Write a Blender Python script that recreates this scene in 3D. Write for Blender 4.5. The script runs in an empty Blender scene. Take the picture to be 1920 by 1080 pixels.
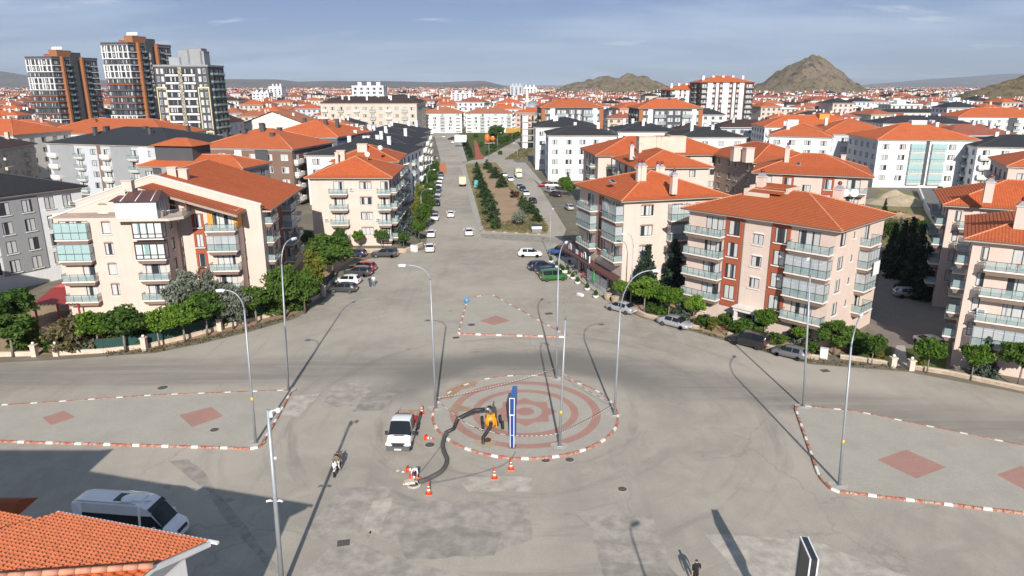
import bpy, bmesh, math, random
from mathutils import Vector, Matrix
random.seed(7)
R = math.radians
scn = bpy.context.scene
COL = scn.collection

# ------------------------------------------------------------------ camera
CAM_H, PITCH, FPX = 30.0, R(16.0), 1331.0
cam_d = bpy.data.cameras.new('camera')
cam_d.sensor_width = 36.0
cam_d.lens = FPX / 1920.0 * 36.0
cam_d.clip_start, cam_d.clip_end = 0.5, 60000.0
cam = bpy.data.objects.new('camera', cam_d)
cam.location = (0, 0, CAM_H)
cam.rotation_euler = (math.pi / 2 - PITCH, 0, 0)
COL.objects.link(cam)
scn.camera = cam

# ------------------------------------------------------------------ sky, sun, exposure
SUN_EL, SHADOW_AZ = R(28.0), R(-2.6)          # shadows run away from the viewer, a touch to the left
world = bpy.data.worlds.new('World')
scn.world = world
world.use_nodes = True
wn = world.node_tree
wn.nodes.clear()
w_out = wn.nodes.new('ShaderNodeOutputWorld')
w_bg = wn.nodes.new('ShaderNodeBackground')
w_sky = wn.nodes.new('ShaderNodeTexSky')
w_sky.sky_type = 'NISHITA'
w_sky.sun_disc = False
w_sky.sun_elevation = SUN_EL
w_sky.sun_rotation = math.pi + SHADOW_AZ
w_sky.altitude = 1000.0
w_sky.air_density, w_sky.dust_density, w_sky.ozone_density = 0.9, 0.5, 3.0
w_bg.inputs['Strength'].default_value = 0.05
# thin cloud veils: a noise in the direction of view, stretched along the horizon
w_tc = wn.nodes.new('ShaderNodeTexCoord')
w_sep = wn.nodes.new('ShaderNodeSeparateXYZ')
wn.links.new(w_tc.outputs['Generated'], w_sep.inputs[0])
w_zc = wn.nodes.new('ShaderNodeMath'); w_zc.operation = 'MAXIMUM'; w_zc.inputs[1].default_value = 0.0
wn.links.new(w_sep.outputs['Z'], w_zc.inputs[0])
w_za = wn.nodes.new('ShaderNodeMath'); w_za.operation = 'ADD'; w_za.inputs[1].default_value = 0.11
wn.links.new(w_zc.outputs[0], w_za.inputs[0])
w_div = wn.nodes.new('ShaderNodeVectorMath'); w_div.operation = 'DIVIDE'
w_cmb = wn.nodes.new('ShaderNodeCombineXYZ')
for k in range(3):
    wn.links.new(w_za.outputs[0], w_cmb.inputs[k])
wn.links.new(w_tc.outputs['Generated'], w_div.inputs[0])
wn.links.new(w_cmb.outputs[0], w_div.inputs[1])
def w_noise(scale, detail, rough, off):
    m = wn.nodes.new('ShaderNodeMapping')
    m.inputs['Location'].default_value = off
    m.inputs['Scale'].default_value = (0.55, 1.0, 0.0)
    wn.links.new(w_div.outputs[0], m.inputs['Vector'])
    n = wn.nodes.new('ShaderNodeTexNoise')
    n.inputs['Scale'].default_value = scale
    n.inputs['Detail'].default_value = detail
    n.inputs['Roughness'].default_value = rough
    n.inputs['Distortion'].default_value = 0.4
    wn.links.new(m.outputs[0], n.inputs['Vector'])
    return n.outputs['Fac']
def w_ramp(fac, a, b, va, vb):
    r = wn.nodes.new('ShaderNodeMapRange')
    r.interpolation_type = 'SMOOTHSTEP'
    r.inputs['From Min'].default_value, r.inputs['From Max'].default_value = a, b
    r.inputs['To Min'].default_value, r.inputs['To Max'].default_value = va, vb
    wn.links.new(fac, r.inputs['Value'])
    return r.outputs['Result']
def w_blend(fac, a, b):
    m = wn.nodes.new('ShaderNodeMix'); m.data_type = 'RGBA'
    for k, v in (('Factor', fac), ('A', a), ('B', b)):
        if isinstance(v, tuple): m.inputs[k].default_value = (*v, 1)
        elif isinstance(v, float): m.inputs[k].default_value = v
        else: wn.links.new(v, m.inputs[k])
    return m.outputs['Result']
# a high thin blue-grey veil over the clear sky, brighter streaks in it, a few small clouds
w_veil = w_blend(w_ramp(w_noise(0.30, 5.0, 0.5, (3.1, 1.3, 0)), 0.36, 0.66, 0.0, 1.0), (3.9, 5.7, 8.9), (6.6, 8.7, 11.6))
w_t = wn.nodes.new('ShaderNodeMix'); w_t.data_type = 'RGBA'; w_t.blend_type = 'MULTIPLY'
w_t.inputs['Factor'].default_value = 1.0; w_t.inputs['B'].default_value = (0.70, 0.76, 1.05, 1)
wn.links.new(w_sky.outputs[0], w_t.inputs['A'])
w_c1 = w_blend(0.16, w_t.outputs['Result'], w_veil)
w_c2 = w_blend(w_ramp(w_noise(0.55, 7.0, 0.60, (0.4, 5.2, 0)), 0.38, 0.68, 0.0, 0.72), w_c1, (9.4, 11.7, 14.6))
w_c3 = w_blend(w_ramp(w_noise(2.1, 6.0, 0.6, (8.4, 2.2, 0)), 0.60, 0.74, 0.0, 0.6), w_c2, (12.5, 13.5, 15.0))
wn.links.new(w_c3, w_bg.inputs['Color'])
wn.links.new(w_bg.outputs[0], w_out.inputs['Surface'])

sun_d = bpy.data.lights.new('sun', 'SUN')
sun_d.energy = 5.0
sun_d.angle = R(0.53)
sun_d.color = (1.0, 0.945, 0.87)
sun = bpy.data.objects.new('sun', sun_d)
sun.rotation_euler = Vector((math.sin(SHADOW_AZ) * math.cos(SUN_EL), math.cos(SHADOW_AZ) * math.cos(SUN_EL), -math.sin(SUN_EL))).to_track_quat('-Z', 'Y').to_euler()
COL.objects.link(sun)
scn.view_settings.view_transform = 'Standard'
scn.view_settings.look = 'None'
scn.view_settings.gamma = 1.0
scn.view_settings.use_curve_mapping = False
scn.view_settings.exposure = 0.33
scn.cycles.use_denoising = True
scn.cycles.max_bounces = 6
scn.cycles.diffuse_bounces = 2
scn.cycles.glossy_bounces = 3
scn.cycles.transmission_bounces = 4
scn.cycles.transparent_max_bounces = 6
scn.cycles.volume_bounces = 0
scn.cycles.caustics_reflective = False
scn.cycles.caustics_refractive = False

# ------------------------------------------------------------------ where a point of the photographed place stands
_F = Vector((0, math.cos(PITCH), -math.sin(PITCH)))
_U = Vector((0, math.sin(PITCH), math.cos(PITCH)))
def G(u, v, z=0.0):
    """survey: the place at height z that is seen at photo position (u, v)"""
    d = _F + Vector((1, 0, 0)) * ((u - 960.0) / FPX) + _U * ((540.0 - v) / FPX)
    t = (z - CAM_H) / d.z
    p = Vector((0, 0, CAM_H)) + d * t
    return Vector((p.x, p.y, z))
def HT(base, v):
    """height of an upright that stands at base and reaches up to photo row v"""
    d = _F + _U * ((540.0 - v) / FPX)
    return CAM_H + d.z * base.y / d.y
def DIST(u, v, y):
    """the place seen at (u, v) that lies y metres ahead"""
    d = _F + Vector((1, 0, 0)) * ((u - 960.0) / FPX) + _U * ((540.0 - v) / FPX)
    return Vector((0, 0, CAM_H)) + d * (y / d.y)

# ------------------------------------------------------------------ materials
MATS = {}
def _nodes(name):
    m = bpy.data.materials.new(name)
    m.use_nodes = True
    nt = m.node_tree
    return m, nt, nt.nodes['Principled BSDF']
def _n(nt, t, **kw):
    n = nt.nodes.new(t)
    for k, v in kw.items():
        if k in n.inputs:
            n.inputs[k].default_value = v
        else:
            setattr(n, k, v)
    return n
def _noise(nt, vec, scale, detail=4.0, rough=0.55, dist=0.0):
    n = _n(nt, 'ShaderNodeTexNoise', Scale=scale, Detail=detail, Roughness=rough, Distortion=dist)
    if vec is not None:
        nt.links.new(vec, n.inputs['Vector'])
    return n.outputs['Fac']
def _ramp(nt, fac, a, b, va=0.0, vb=1.0):
    r = _n(nt, 'ShaderNodeMapRange', interpolation_type='SMOOTHSTEP')
    r.inputs['From Min'].default_value, r.inputs['From Max'].default_value = a, b
    r.inputs['To Min'].default_value, r.inputs['To Max'].default_value = va, vb
    nt.links.new(fac, r.inputs['Value'])
    return r.outputs['Result']
def _mix(nt, fac, a, b, blend='MIX'):
    m = _n(nt, 'ShaderNodeMix', data_type='RGBA', blend_type=blend)
    for s, v in (('Factor', fac), ('A', a), ('B', b)):
        if isinstance(v, (int, float)):
            m.inputs[s].default_value = v
        elif isinstance(v, tuple):
            m.inputs[s].default_value = (*v[:3], 1)
        else:
            nt.links.new(v, m.inputs[s])
    return m.outputs['Result']
def _math(nt, op, a, b=None, c=None):
    m = _n(nt, 'ShaderNodeMath', operation=op)
    for i, v in enumerate((a, b, c)):
        if v is None:
            continue
        if isinstance(v, (int, float)):
            m.inputs[i].default_value = v
        else:
            nt.links.new(v, m.inputs[i])
    return m.outputs[0]
def _bump(nt, b, h, strength=0.3, dist=0.02):
    n = _n(nt, 'ShaderNodeBump', Strength=strength, Distance=dist)
    nt.links.new(h, n.inputs['Height'])
    nt.links.new(n.outputs[0], b.inputs['Normal'])
def _obj(nt):
    return _n(nt, 'ShaderNodeTexCoord').outputs['Object']
def _pos(nt):
    return _n(nt, 'ShaderNodeNewGeometry').outputs['Position']

def mat(name, col, rough=0.75, metal=0.0, var=0.10, scale=0.6, bump=0.0, bscale=12.0, coat=0.0, spec=None):
    """a painted / plastered / plain surface with a little dirt and grain of its own"""
    if name in MATS:
        return MATS[name]
    m, nt, b = _nodes(name)
    b.inputs['Roughness'].default_value = rough
    b.inputs['Metallic'].default_value = metal
    if coat:
        b.inputs['Coat Weight'].default_value = coat
        b.inputs['Coat Roughness'].default_value = 0.06
    if spec is not None:
        b.inputs['Specular IOR Level'].default_value = spec
    if var > 0:
        v = _obj(nt)
        f = _ramp(nt, _noise(nt, v, scale, 5.0, 0.62), 0.28, 0.72)
        dark = tuple(c * (1 - var) for c in col)
        lite = tuple(min(0.95, c * (1 + var * 0.6)) for c in col)
        nt.links.new(_mix(nt, f, dark, lite), b.inputs['Base Color'])
        if bump:
            _bump(nt, b, _noise(nt, v, bscale, 3.0), bump)
    else:
        b.inputs['Base Color'].default_value = (*col, 1)
    MATS[name] = m
    return m

def plaster(name, col, streak=0.26):
    """rendered wall: broad mottling and faint rain streaks that run down"""
    if name in MATS:
        return MATS[name]
    m, nt, b = _nodes(name)
    b.inputs['Roughness'].default_value = 0.88
    v = _obj(nt)
    mp = _n(nt, 'ShaderNodeMapping', Scale=(1.6, 1.6, 0.12))
    nt.links.new(v, mp.inputs['Vector'])
    s = _ramp(nt, _noise(nt, mp.outputs[0], 1.6, 5.0, 0.65), 0.40, 0.80)
    f = _ramp(nt, _noise(nt, v, 0.35, 4.0, 0.6), 0.3, 0.7)
    base = _mix(nt, f, tuple(c * 0.95 for c in col), tuple(min(.92, c * 1.03) for c in col))
    nt.links.new(_mix(nt, _math(nt, 'MULTIPLY', s, streak), base, tuple(c * 0.62 for c in col)), b.inputs['Base Color'])
    _bump(nt, b, _noise(nt, v, 9.0, 3.0), 0.08)
    MATS[name] = m
    return m

def tile_mat(name, col, col2, pitch_u=0.30, course=0.36, rib=0.5):
    """roof tiles: per-tile tone from the roof's own metric UV, rounded ribs as relief"""
    if name in MATS:
        return MATS[name]
    m, nt, b = _nodes(name)
    b.inputs['Roughness'].default_value = 0.8
    b.inputs['Specular IOR Level'].default_value = 0.25
    uv = _n(nt, 'ShaderNodeUVMap').outputs[0]
    br = _n(nt, 'ShaderNodeTexBrick', offset=0.5, Scale=1.0)
    br.inputs['Brick Width'].default_value = pitch_u
    br.inputs['Row Height'].default_value = course
    br.inputs['Mortar Size'].default_value = 0.012
    br.inputs['Color1'].default_value = (*col, 1)
    br.inputs['Color2'].default_value = (*col2, 1)
    br.inputs['Mortar'].default_value = (*[c * 0.45 for c in col], 1)
    br.inputs['Bias'].default_value = -0.1
    nt.links.new(uv, br.inputs['Vector'])
    f = _ramp(nt, _noise(nt, uv, 0.22, 5.0, 0.65), 0.35, 0.75)
    f2 = _ramp(nt, _noise(nt, uv, 2.3, 4.0, 0.7), 0.55, 0.85)
    c = _mix(nt, _math(nt, 'MULTIPLY', f, 0.45), br.outputs['Color'], tuple(x * 0.66 for x in col))
    c = _mix(nt, _math(nt, 'MULTIPLY', f2, 0.3), c, (min(.8, col[0] * 1.15), col[1] * 1.5, col[2] * 1.9))
    rn = _n(nt, 'ShaderNodeObjectInfo').outputs['Random']
    c = _mix(nt, _ramp(nt, rn, 0.0, 1.0, 0.0, 0.34), c, (col[0] * .50, col[1] * .62, col[2] * .85))
    nt.links.new(c, b.inputs['Base Color'])
    sx = _n(nt, 'ShaderNodeSeparateXYZ')
    nt.links.new(uv, sx.inputs[0])
    w = _math(nt, 'SINE', _math(nt, 'MULTIPLY', sx.outputs['X'], 2 * math.pi / pitch_u))
    _bump(nt, b, w, rib, 0.03)
    MATS[name] = m
    return m

def pane_mat(name, dark=(0.035, 0.045, 0.055), lite=(0.55, 0.56, 0.55), share=0.45):
    """window pane: glossy glass, some with a pale curtain behind it; which ones is up to each window"""
    if name in MATS:
        return MATS[name]
    m, nt, b = _nodes(name)
    b.inputs['Roughness'].default_value = 0.06
    rnd = _n(nt, 'ShaderNodeObjectInfo').outputs['Random']
    v = _obj(nt)
    mp = _n(nt, 'ShaderNodeMapping', Scale=(7.0, 7.0, 0.25))
    nt.links.new(v, mp.inputs['Vector'])
    fold = _ramp(nt, _noise(nt, mp.outputs[0], 1.0, 3.0), 0.3, 0.7, 0.72, 1.0)
    cur = _mix(nt, fold, tuple(c * 0.55 for c in lite), lite)
    sp = _n(nt, 'ShaderNodeSeparateXYZ'); nt.links.new(v, sp.inputs[0])
    cx = _n(nt, 'ShaderNodeCombineXYZ'); nt.links.new(_math(nt, 'ADD', sp.outputs['X'], _math(nt, 'MULTIPLY', rnd, 61.0)), cx.inputs[0])
    has = _ramp(nt, _noise(nt, cx.outputs[0], 0.85, 1.0), .56 - share * .28, .60 - share * .28)
    nt.links.new(_mix(nt, has, dark, cur), b.inputs['Base Color'])
    MATS[name] = m
    return m

def glass_mat(name, col, alpha=0.55, rough=0.05):
    """clear-ish balustrade / balcony glass: a tinted see-through sheet with real reflections"""
    if name in MATS:
        return MATS[name]
    m, nt, b = _nodes(name)
    b.inputs['Base Color'].default_value = (*col, 1)
    b.inputs['Roughness'].default_value = rough
    b.inputs['Alpha'].default_value = alpha
    MATS[name] = m
    return m

def leaf_mat(name, a, b_, trans=0.35):
    if name in MATS:
        return MATS[name]
    m, nt, b = _nodes(name)
    b.inputs['Roughness'].default_value = 0.6
    b.inputs['Specular IOR Level'].default_value = 0.25
    at = _n(nt, 'ShaderNodeAttribute', attribute_name='tone')
    rnd = _n(nt, 'ShaderNodeObjectInfo').outputs['Random']
    t = _math(nt, 'ADD', at.outputs['Fac'], _math(nt, 'MULTIPLY', _math(nt, 'SUBTRACT', rnd, 0.5), 0.8))
    c = _mix(nt, t, a, b_)
    nt.links.new(c, b.inputs['Base Color'])
    tr = _n(nt, 'ShaderNodeBsdfTranslucent')
    nt.links.new(c, tr.inputs['Color'])
    mx = _n(nt, 'ShaderNodeMixShader')
    mx.inputs[0].default_value = trans
    nt.links.new(b.outputs[0], mx.inputs[1])
    nt.links.new(tr.outputs[0], mx.inputs[2])
    nt.links.new(mx.outputs[0], nt.nodes['Material Output'].inputs['Surface'])
    MATS[name] = m
    return m

# ------------------------------------------------------------------ mesh building
class MB:
    def __init__(self):
        self.v, self.f, self.m, self.s, self.uv = [], [], [], [], {}
    def quad(self, pts, mi=0, smooth=False, uv=None):
        n = len(self.v)
        self.v.extend([tuple(p) for p in pts])
        self.f.append(tuple(range(n, n + len(pts))))
        self.m.append(mi); self.s.append(smooth)
        if uv:
            self.uv[len(self.f) - 1] = uv
        return self
    def box(self, x0, x1, y0, y1, z0, z1, mi=0):
        n = len(self.v)
        self.v += [(x0, y0, z0), (x1, y0, z0), (x1, y1, z0), (x0, y1, z0), (x0, y0, z1), (x1, y0, z1), (x1, y1, z1), (x0, y1, z1)]
        for q in ((0, 3, 2, 1), (4, 5, 6, 7), (0, 1, 5, 4), (1, 2, 6, 5), (2, 3, 7, 6), (3, 0, 4, 7)):
            self.f.append(tuple(n + i for i in q)); self.m.append(mi); self.s.append(False)
        return self
    def frustum(self, lo, hi, z0, z1, mi=0):
        """lo / hi = (x0, x1, y0, y1)"""
        n = len(self.v)
        for (x0, x1, y0, y1), z in ((lo, z0), (hi, z1)):
            self.v += [(x0, y0, z), (x1, y0, z), (x1, y1, z), (x0, y1, z)]
        for q in ((0, 3, 2, 1), (4, 5, 6, 7), (0, 1, 5, 4), (1, 2, 6, 5), (2, 3, 7, 6), (3, 0, 4, 7)):
            self.f.append(tuple(n + i for i in q)); self.m.append(mi); self.s.append(False)
        return self
    def prism(self, poly, z0, z1, mi=0, top=None):
        n, k = len(self.v), len(poly)
        self.v += [(p[0], p[1], z0) for p in poly] + [(p[0], p[1], z1) for p in poly]
        self.f.append(tuple(n + i for i in reversed(range(k)))); self.m.append(mi); self.s.append(False)
        self.f.append(tuple(n + k + i for i in range(k))); self.m.append(mi if top is None else top); self.s.append(False)
        for i in range(k):
            j = (i + 1) % k
            self.f.append((n + i, n + j, n + k + j, n + k + i)); self.m.append(mi); self.s.append(False)
        return self
    def tube(self, pts, rad, n=8, mi=0, caps=True, smooth=True):
        pts = [Vector(p) for p in pts]
        rad = rad if isinstance(rad, (list, tuple)) else [rad] * len(pts)
        base = len(self.v)
        t0 = (pts[1] - pts[0]).normalized()
        a = t0.orthogonal().normalized()
        for i, p in enumerate(pts):
            t = (pts[min(i + 1, len(pts) - 1)] - pts[max(i - 1, 0)]).normalized()
            a = (a - t * a.dot(t)).normalized()
            b = t.cross(a)
            for k in range(n):
                w = 2 * math.pi * k / n
                self.v.append(tuple(p + (a * math.cos(w) + b * math.sin(w)) * rad[i]))
        for i in range(len(pts) - 1):
            for k in range(n):
                k2 = (k + 1) % n
                self.f.append((base + i * n + k, base + i * n + k2, base + (i + 1) * n + k2, base + (i + 1) * n + k))
                self.m.append(mi); self.s.append(smooth)
        if caps:
            self.f.append(tuple(base + k for k in reversed(range(n)))); self.m.append(mi); self.s.append(False)
            e = base + (len(pts) - 1) * n
            self.f.append(tuple(e + k for k in range(n))); self.m.append(mi); self.s.append(False)
        return self
    def lathe(self, prof, n=16, mi=0, c=(0, 0), smooth=True):
        """prof = [(r, z), ...] round the vertical axis at c"""
        b = len(self.v)
        for r, z in prof:
            for k in range(n):
                w = 2 * math.pi * k / n
                self.v.append((c[0] + r * math.cos(w), c[1] + r * math.sin(w), z))
        for i in range(len(prof) - 1):
            for k in range(n):
                k2 = (k + 1) % n
                self.f.append((b + i * n + k, b + i * n + k2, b + (i + 1) * n + k2, b + (i + 1) * n + k))
                self.m.append(mi); self.s.append(smooth)
        for i, rev in ((0, True), (len(prof) - 1, False)):
            if prof[i][0] > 1e-4:
                ids = [b + i * n + k for k in range(n)]
                self.f.append(tuple(reversed(ids)) if rev else tuple(ids)); self.m.append(mi); self.s.append(False)
        return self
    def ball(self, c, r, mi=0, n=10, m=6, sq=(1, 1, 1)):
        b = len(self.v)
        for i in range(m + 1):
            a = math.pi * i / m
            for k in range(n):
                w = 2 * math.pi * k / n
                self.v.append((c[0] + r * sq[0] * math.sin(a) * math.cos(w), c[1] + r * sq[1] * math.sin(a) * math.sin(w), c[2] - r * sq[2] * math.cos(a)))
        for i in range(m):
            for k in range(n):
                k2 = (k + 1) % n
                self.f.append((b + i * n + k, b + i * n + k2, b + (i + 1) * n + k2, b + (i + 1) * n + k)); self.m.append(mi); self.s.append(True)
        return self
    def xf(self, M, start=0):
        for i in range(start, len(self.v)):
            self.v[i] = tuple(M @ Vector(self.v[i]))
        return self
    def mesh(self, name, mats):
        me = bpy.data.meshes.new(name)
        me.from_pydata(self.v, [], self.f)
        for m in (mats if isinstance(mats, (list, tuple)) else [mats]):
            me.materials.append(m)
        me.polygons.foreach_set('material_index', self.m)
        me.polygons.foreach_set('use_smooth', self.s)
        if self.uv:
            l = me.uv_layers.new(name='UVMap').data
            for fi, uv in self.uv.items():
                for k, li in enumerate(me.polygons[fi].loop_indices):
                    l[li].uv = uv[k]
        me.update()
        return me
    def obj(self, name, mats, parent=None, loc=None, rz=0.0):
        return put(name, self.mesh(name, mats), parent, loc, rz)

def put(name, me, parent=None, loc=None, rz=0.0, scale=None):
    o = bpy.data.objects.new(name, me)
    if loc is not None:
        o.location = loc
    if rz:
        o.rotation_euler = (0, 0, rz)
    if scale is not None:
        o.scale = scale if hasattr(scale, '__len__') else (scale,) * 3
    o.parent = parent
    COL.objects.link(o)
    return o
def tag(o, label, cat, group=None, kind=None):
    o['label'] = label
    o['category'] = cat
    if group: o['group'] = group
    if kind: o['kind'] = kind
    return o
def root(name, label, cat, loc=(0, 0, 0), rz=0.0, group=None):
    return tag(put(name, None, None, loc, rz), label, cat, group)
def structure(o, kind='structure'):
    o['kind'] = kind
    return o
ORD = ('first', 'second', 'third', 'fourth', 'fifth', 'sixth', 'seventh', 'eighth', 'ninth', 'tenth', 'eleventh', 'twelfth', 'thirteenth', 'fourteenth', 'fifteenth', 'sixteenth', 'seventeenth', 'eighteenth', 'nineteenth', 'twentieth') + tuple('twenty-' + w for w in ('first', 'second', 'third', 'fourth', 'fifth', 'sixth', 'seventh', 'eighth', 'ninth'))

# ================================================================== the ground and the roads
RB = Vector((1.25, 61.6, 0))      # middle of the roundabout
RB_R = 8.75
def asphalt():
    m, nt, b = _nodes('dusty_asphalt')
    b.inputs['Roughness'].default_value = 0.92
    b.inputs['Specular IOR Level'].default_value = 0.2
    p = _pos(nt)
    big = _ramp(nt, _noise(nt, p, 0.045, 5.0, 0.6), 0.34, 0.68)
    mid = _ramp(nt, _noise(nt, p, 0.32, 6.0, 0.68, 0.6), 0.36, 0.70)
    fine = _noise(nt, p, 9.0, 3.0, 0.7)
    c = _mix(nt, big, (0.303, 0.273, 0.229), (0.421, 0.375, 0.312))
    c = _mix(nt, _math(nt, 'MULTIPLY', mid, 0.55), c, (0.443, 0.395, 0.328))
    # tyre-polished lane round the island, worn darker
    dv = _n(nt, 'ShaderNodeVectorMath', operation='DISTANCE')
    nt.links.new(p, dv.inputs[0]); dv.inputs[1].default_value = (RB.x, RB.y, 0)
    d = _math(nt, 'ADD', dv.outputs['Value'], _math(nt, 'MULTIPLY', _noise(nt, p, 0.12, 3.0), 5.0))
    lane = _math(nt, 'MULTIPLY', _ramp(nt, d, 12.4, 15.0), _ramp(nt, d, 17.0, 21.0, 1.0, 0.0))
    sp = _n(nt, 'ShaderNodeSeparateXYZ'); nt.links.new(p, sp.inputs[0])
    north = _ramp(nt, sp.outputs['Y'], 60.0, 72.0)
    c = _mix(nt, _math(nt, 'MULTIPLY', _math(nt, 'MULTIPLY', lane, north), 0.85), c, (0.177, 0.163, 0.144))
    # wheel tracks along the cross street (runs left to right past the island)
    st = _math(nt, 'ADD', sp.outputs['Y'], _math(nt, 'MULTIPLY', _noise(nt, p, 0.05, 3.0), 5.0))
    st = _math(nt, 'ADD', st, _math(nt, 'MULTIPLY', _math(nt, 'MAXIMUM', _math(nt, 'SUBTRACT', sp.outputs['X'], 8.0), 0.0), 0.42))
    st = _math(nt, 'ADD', st, _math(nt, 'MULTIPLY', _math(nt, 'MAXIMUM', _math(nt, 'MULTIPLY', sp.outputs['X'], -1.0), 0.0), 0.06))
    trk = _math(nt, 'MULTIPLY', _ramp(nt, st, 71.5, 74.5), _ramp(nt, st, 78.0, 82.0, 1.0, 0.0))
    streak = _n(nt, 'ShaderNodeMapping', Scale=(0.05, 0.9, 1.0)); nt.links.new(p, streak.inputs['Vector'])
    sn = _ramp(nt, _noise(nt, streak.outputs[0], 1.0, 5.0, 0.7), 0.30, 0.7, 0.45, 1.0)
    c = _mix(nt, _math(nt, 'MULTIPLY', _math(nt, 'MULTIPLY', trk, sn), 0.75), c, (0.192, 0.176, 0.153))
    # tyre tracks that curve round the island: noise laid out by direction and distance from its middle
    rel = _n(nt, 'ShaderNodeVectorMath', operation='SUBTRACT'); nt.links.new(p, rel.inputs[0]); rel.inputs[1].default_value = (RB.x, RB.y, 0)
    nr = _n(nt, 'ShaderNodeVectorMath', operation='NORMALIZE'); nt.links.new(rel.outputs[0], nr.inputs[0])
    ns = _n(nt, 'ShaderNodeSeparateXYZ'); nt.links.new(nr.outputs[0], ns.inputs[0])
    pv = _n(nt, 'ShaderNodeCombineXYZ'); nt.links.new(_math(nt, 'MULTIPLY', ns.outputs['X'], 1.3), pv.inputs[0]); nt.links.new(_math(nt, 'MULTIPLY', ns.outputs['Y'], 1.3), pv.inputs[1]); nt.links.new(_math(nt, 'MULTIPLY', dv.outputs['Value'], .55), pv.inputs[2])
    tn = _ramp(nt, _noise(nt, pv.outputs[0], 1.0, 6.0, 0.66), .50, .72)
    tw_ = _math(nt, 'MULTIPLY', _ramp(nt, dv.outputs['Value'], 9.0, 11.0), _ramp(nt, dv.outputs['Value'], 18.0, 34.0, 1.0, .25))
    c = _mix(nt, _math(nt, 'MULTIPLY', _math(nt, 'MULTIPLY', tn, tw_), .60), c, (.205, .188, .166))
    # long drag / oil streaks
    s2 = _n(nt, 'ShaderNodeMapping', Scale=(1.2, 0.07, 1.0), Rotation=(0, 0, 0.05)); nt.links.new(p, s2.inputs['Vector'])
    c = _mix(nt, _math(nt, 'MULTIPLY', _ramp(nt, _noise(nt, s2.outputs[0], 0.6, 4.0, 0.65), 0.52, 0.80), 0.32), c, (0.222, 0.202, 0.176))
    # cracks
    wv = _n(nt, 'ShaderNodeVectorMath', operation='ADD')
    nz = _n(nt, 'ShaderNodeTexNoise', Scale=0.5, Detail=4.0)
    nt.links.new(p, nz.inputs['Vector'])
    sc = _n(nt, 'ShaderNodeVectorMath', operation='SCALE'); sc.inputs['Scale'].default_value = 2.6
    nt.links.new(nz.outputs['Color'], sc.inputs[0])
    nt.links.new(p, wv.inputs[0]); nt.links.new(sc.outputs[0], wv.inputs[1])
    vo = _n(nt, 'ShaderNodeTexVoronoi', feature='DISTANCE_TO_EDGE', Scale=0.085)
    nt.links.new(wv.outputs[0], vo.inputs['Vector'])
    cr = _ramp(nt, vo.outputs['Distance'], 0.0, 0.011, 1.0, 0.0)
    cr = _math(nt, 'MULTIPLY', cr, _ramp(nt, _noise(nt, p, 0.06, 2.0), 0.45, 0.6))
    c = _mix(nt, _math(nt, 'MULTIPLY', cr, 0.28), c, (0.146, 0.130, 0.113))
    # spots
    v2 = _n(nt, 'ShaderNodeTexVoronoi', Scale=0.16, Randomness=1.0); nt.links.new(p, v2.inputs['Vector'])
    sp2 = _ramp(nt, _math(nt, 'ADD', v2.outputs['Distance'], _math(nt, 'MULTIPLY', _noise(nt, p, 2.0, 3.0), 0.10)), 0.085, 0.125, 1.0, 0.0)
    c = _mix(nt, _math(nt, 'MULTIPLY', sp2, 0.3), c, (0.104, 0.095, 0.085))
    gr = _ramp(nt, fine, 0.25, 0.75, 0.90, 1.08)
    mul = _n(nt, 'ShaderNodeVectorMath', operation='SCALE')
    nt.links.new(c, mul.inputs[0]); nt.links.new(gr, mul.inputs['Scale'])
    nt.links.new(mul.outputs[0], b.inputs['Base Color'])
    _bump(nt, b, fine, 0.25, 0.01)
    return m
MATS['asphalt'] = asphalt()
def earth(name, a, b_, c_, s=0.05, s2=0.6):
    if name in MATS: return MATS[name]
    m, nt, b = _nodes(name)
    b.inputs['Roughness'].default_value = 0.95
    b.inputs['Specular IOR Level'].default_value = 0.1
    p = _pos(nt)
    c = _mix(nt, _ramp(nt, _noise(nt, p, s, 6.0, 0.62), 0.38, 0.64), a, b_)
    c = _mix(nt, _ramp(nt, _noise(nt, p, s2, 6.0, 0.7), 0.48, 0.72), c, c_)
    nt.links.new(c, b.inputs['Base Color'])
    _bump(nt, b, _noise(nt, p, s2 * 4, 4.0), 0.5, 0.06)
    MATS[name] = m
    return m
earth('town_ground', (0.20, 0.175, 0.135), (0.15, 0.14, 0.10), (0.27, 0.235, 0.185), 0.02, 0.25)
earth('plain', (0.24, 0.20, 0.14), (0.15, 0.15, 0.085), (0.30, 0.25, 0.18), 0.0016, 0.02)
earth('bare_soil', (0.340, 0.235, 0.150), (0.390, 0.275, 0.180), (0.27, 0.20, 0.12), 0.18, 1.3)
earth('dry_grass', (0.265, 0.215, 0.105), (0.165, 0.165, 0.065), (0.33, 0.26, 0.155), 0.12, 0.9)
earth('lawn', (0.055, 0.085, 0.022), (0.085, 0.115, 0.03), (0.12, 0.12, 0.045), 0.2, 1.5)
earth('rubble', (0.40, 0.33, 0.23), (0.33, 0.26, 0.17), (0.46, 0.39, 0.29), 0.2, 1.1)

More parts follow.
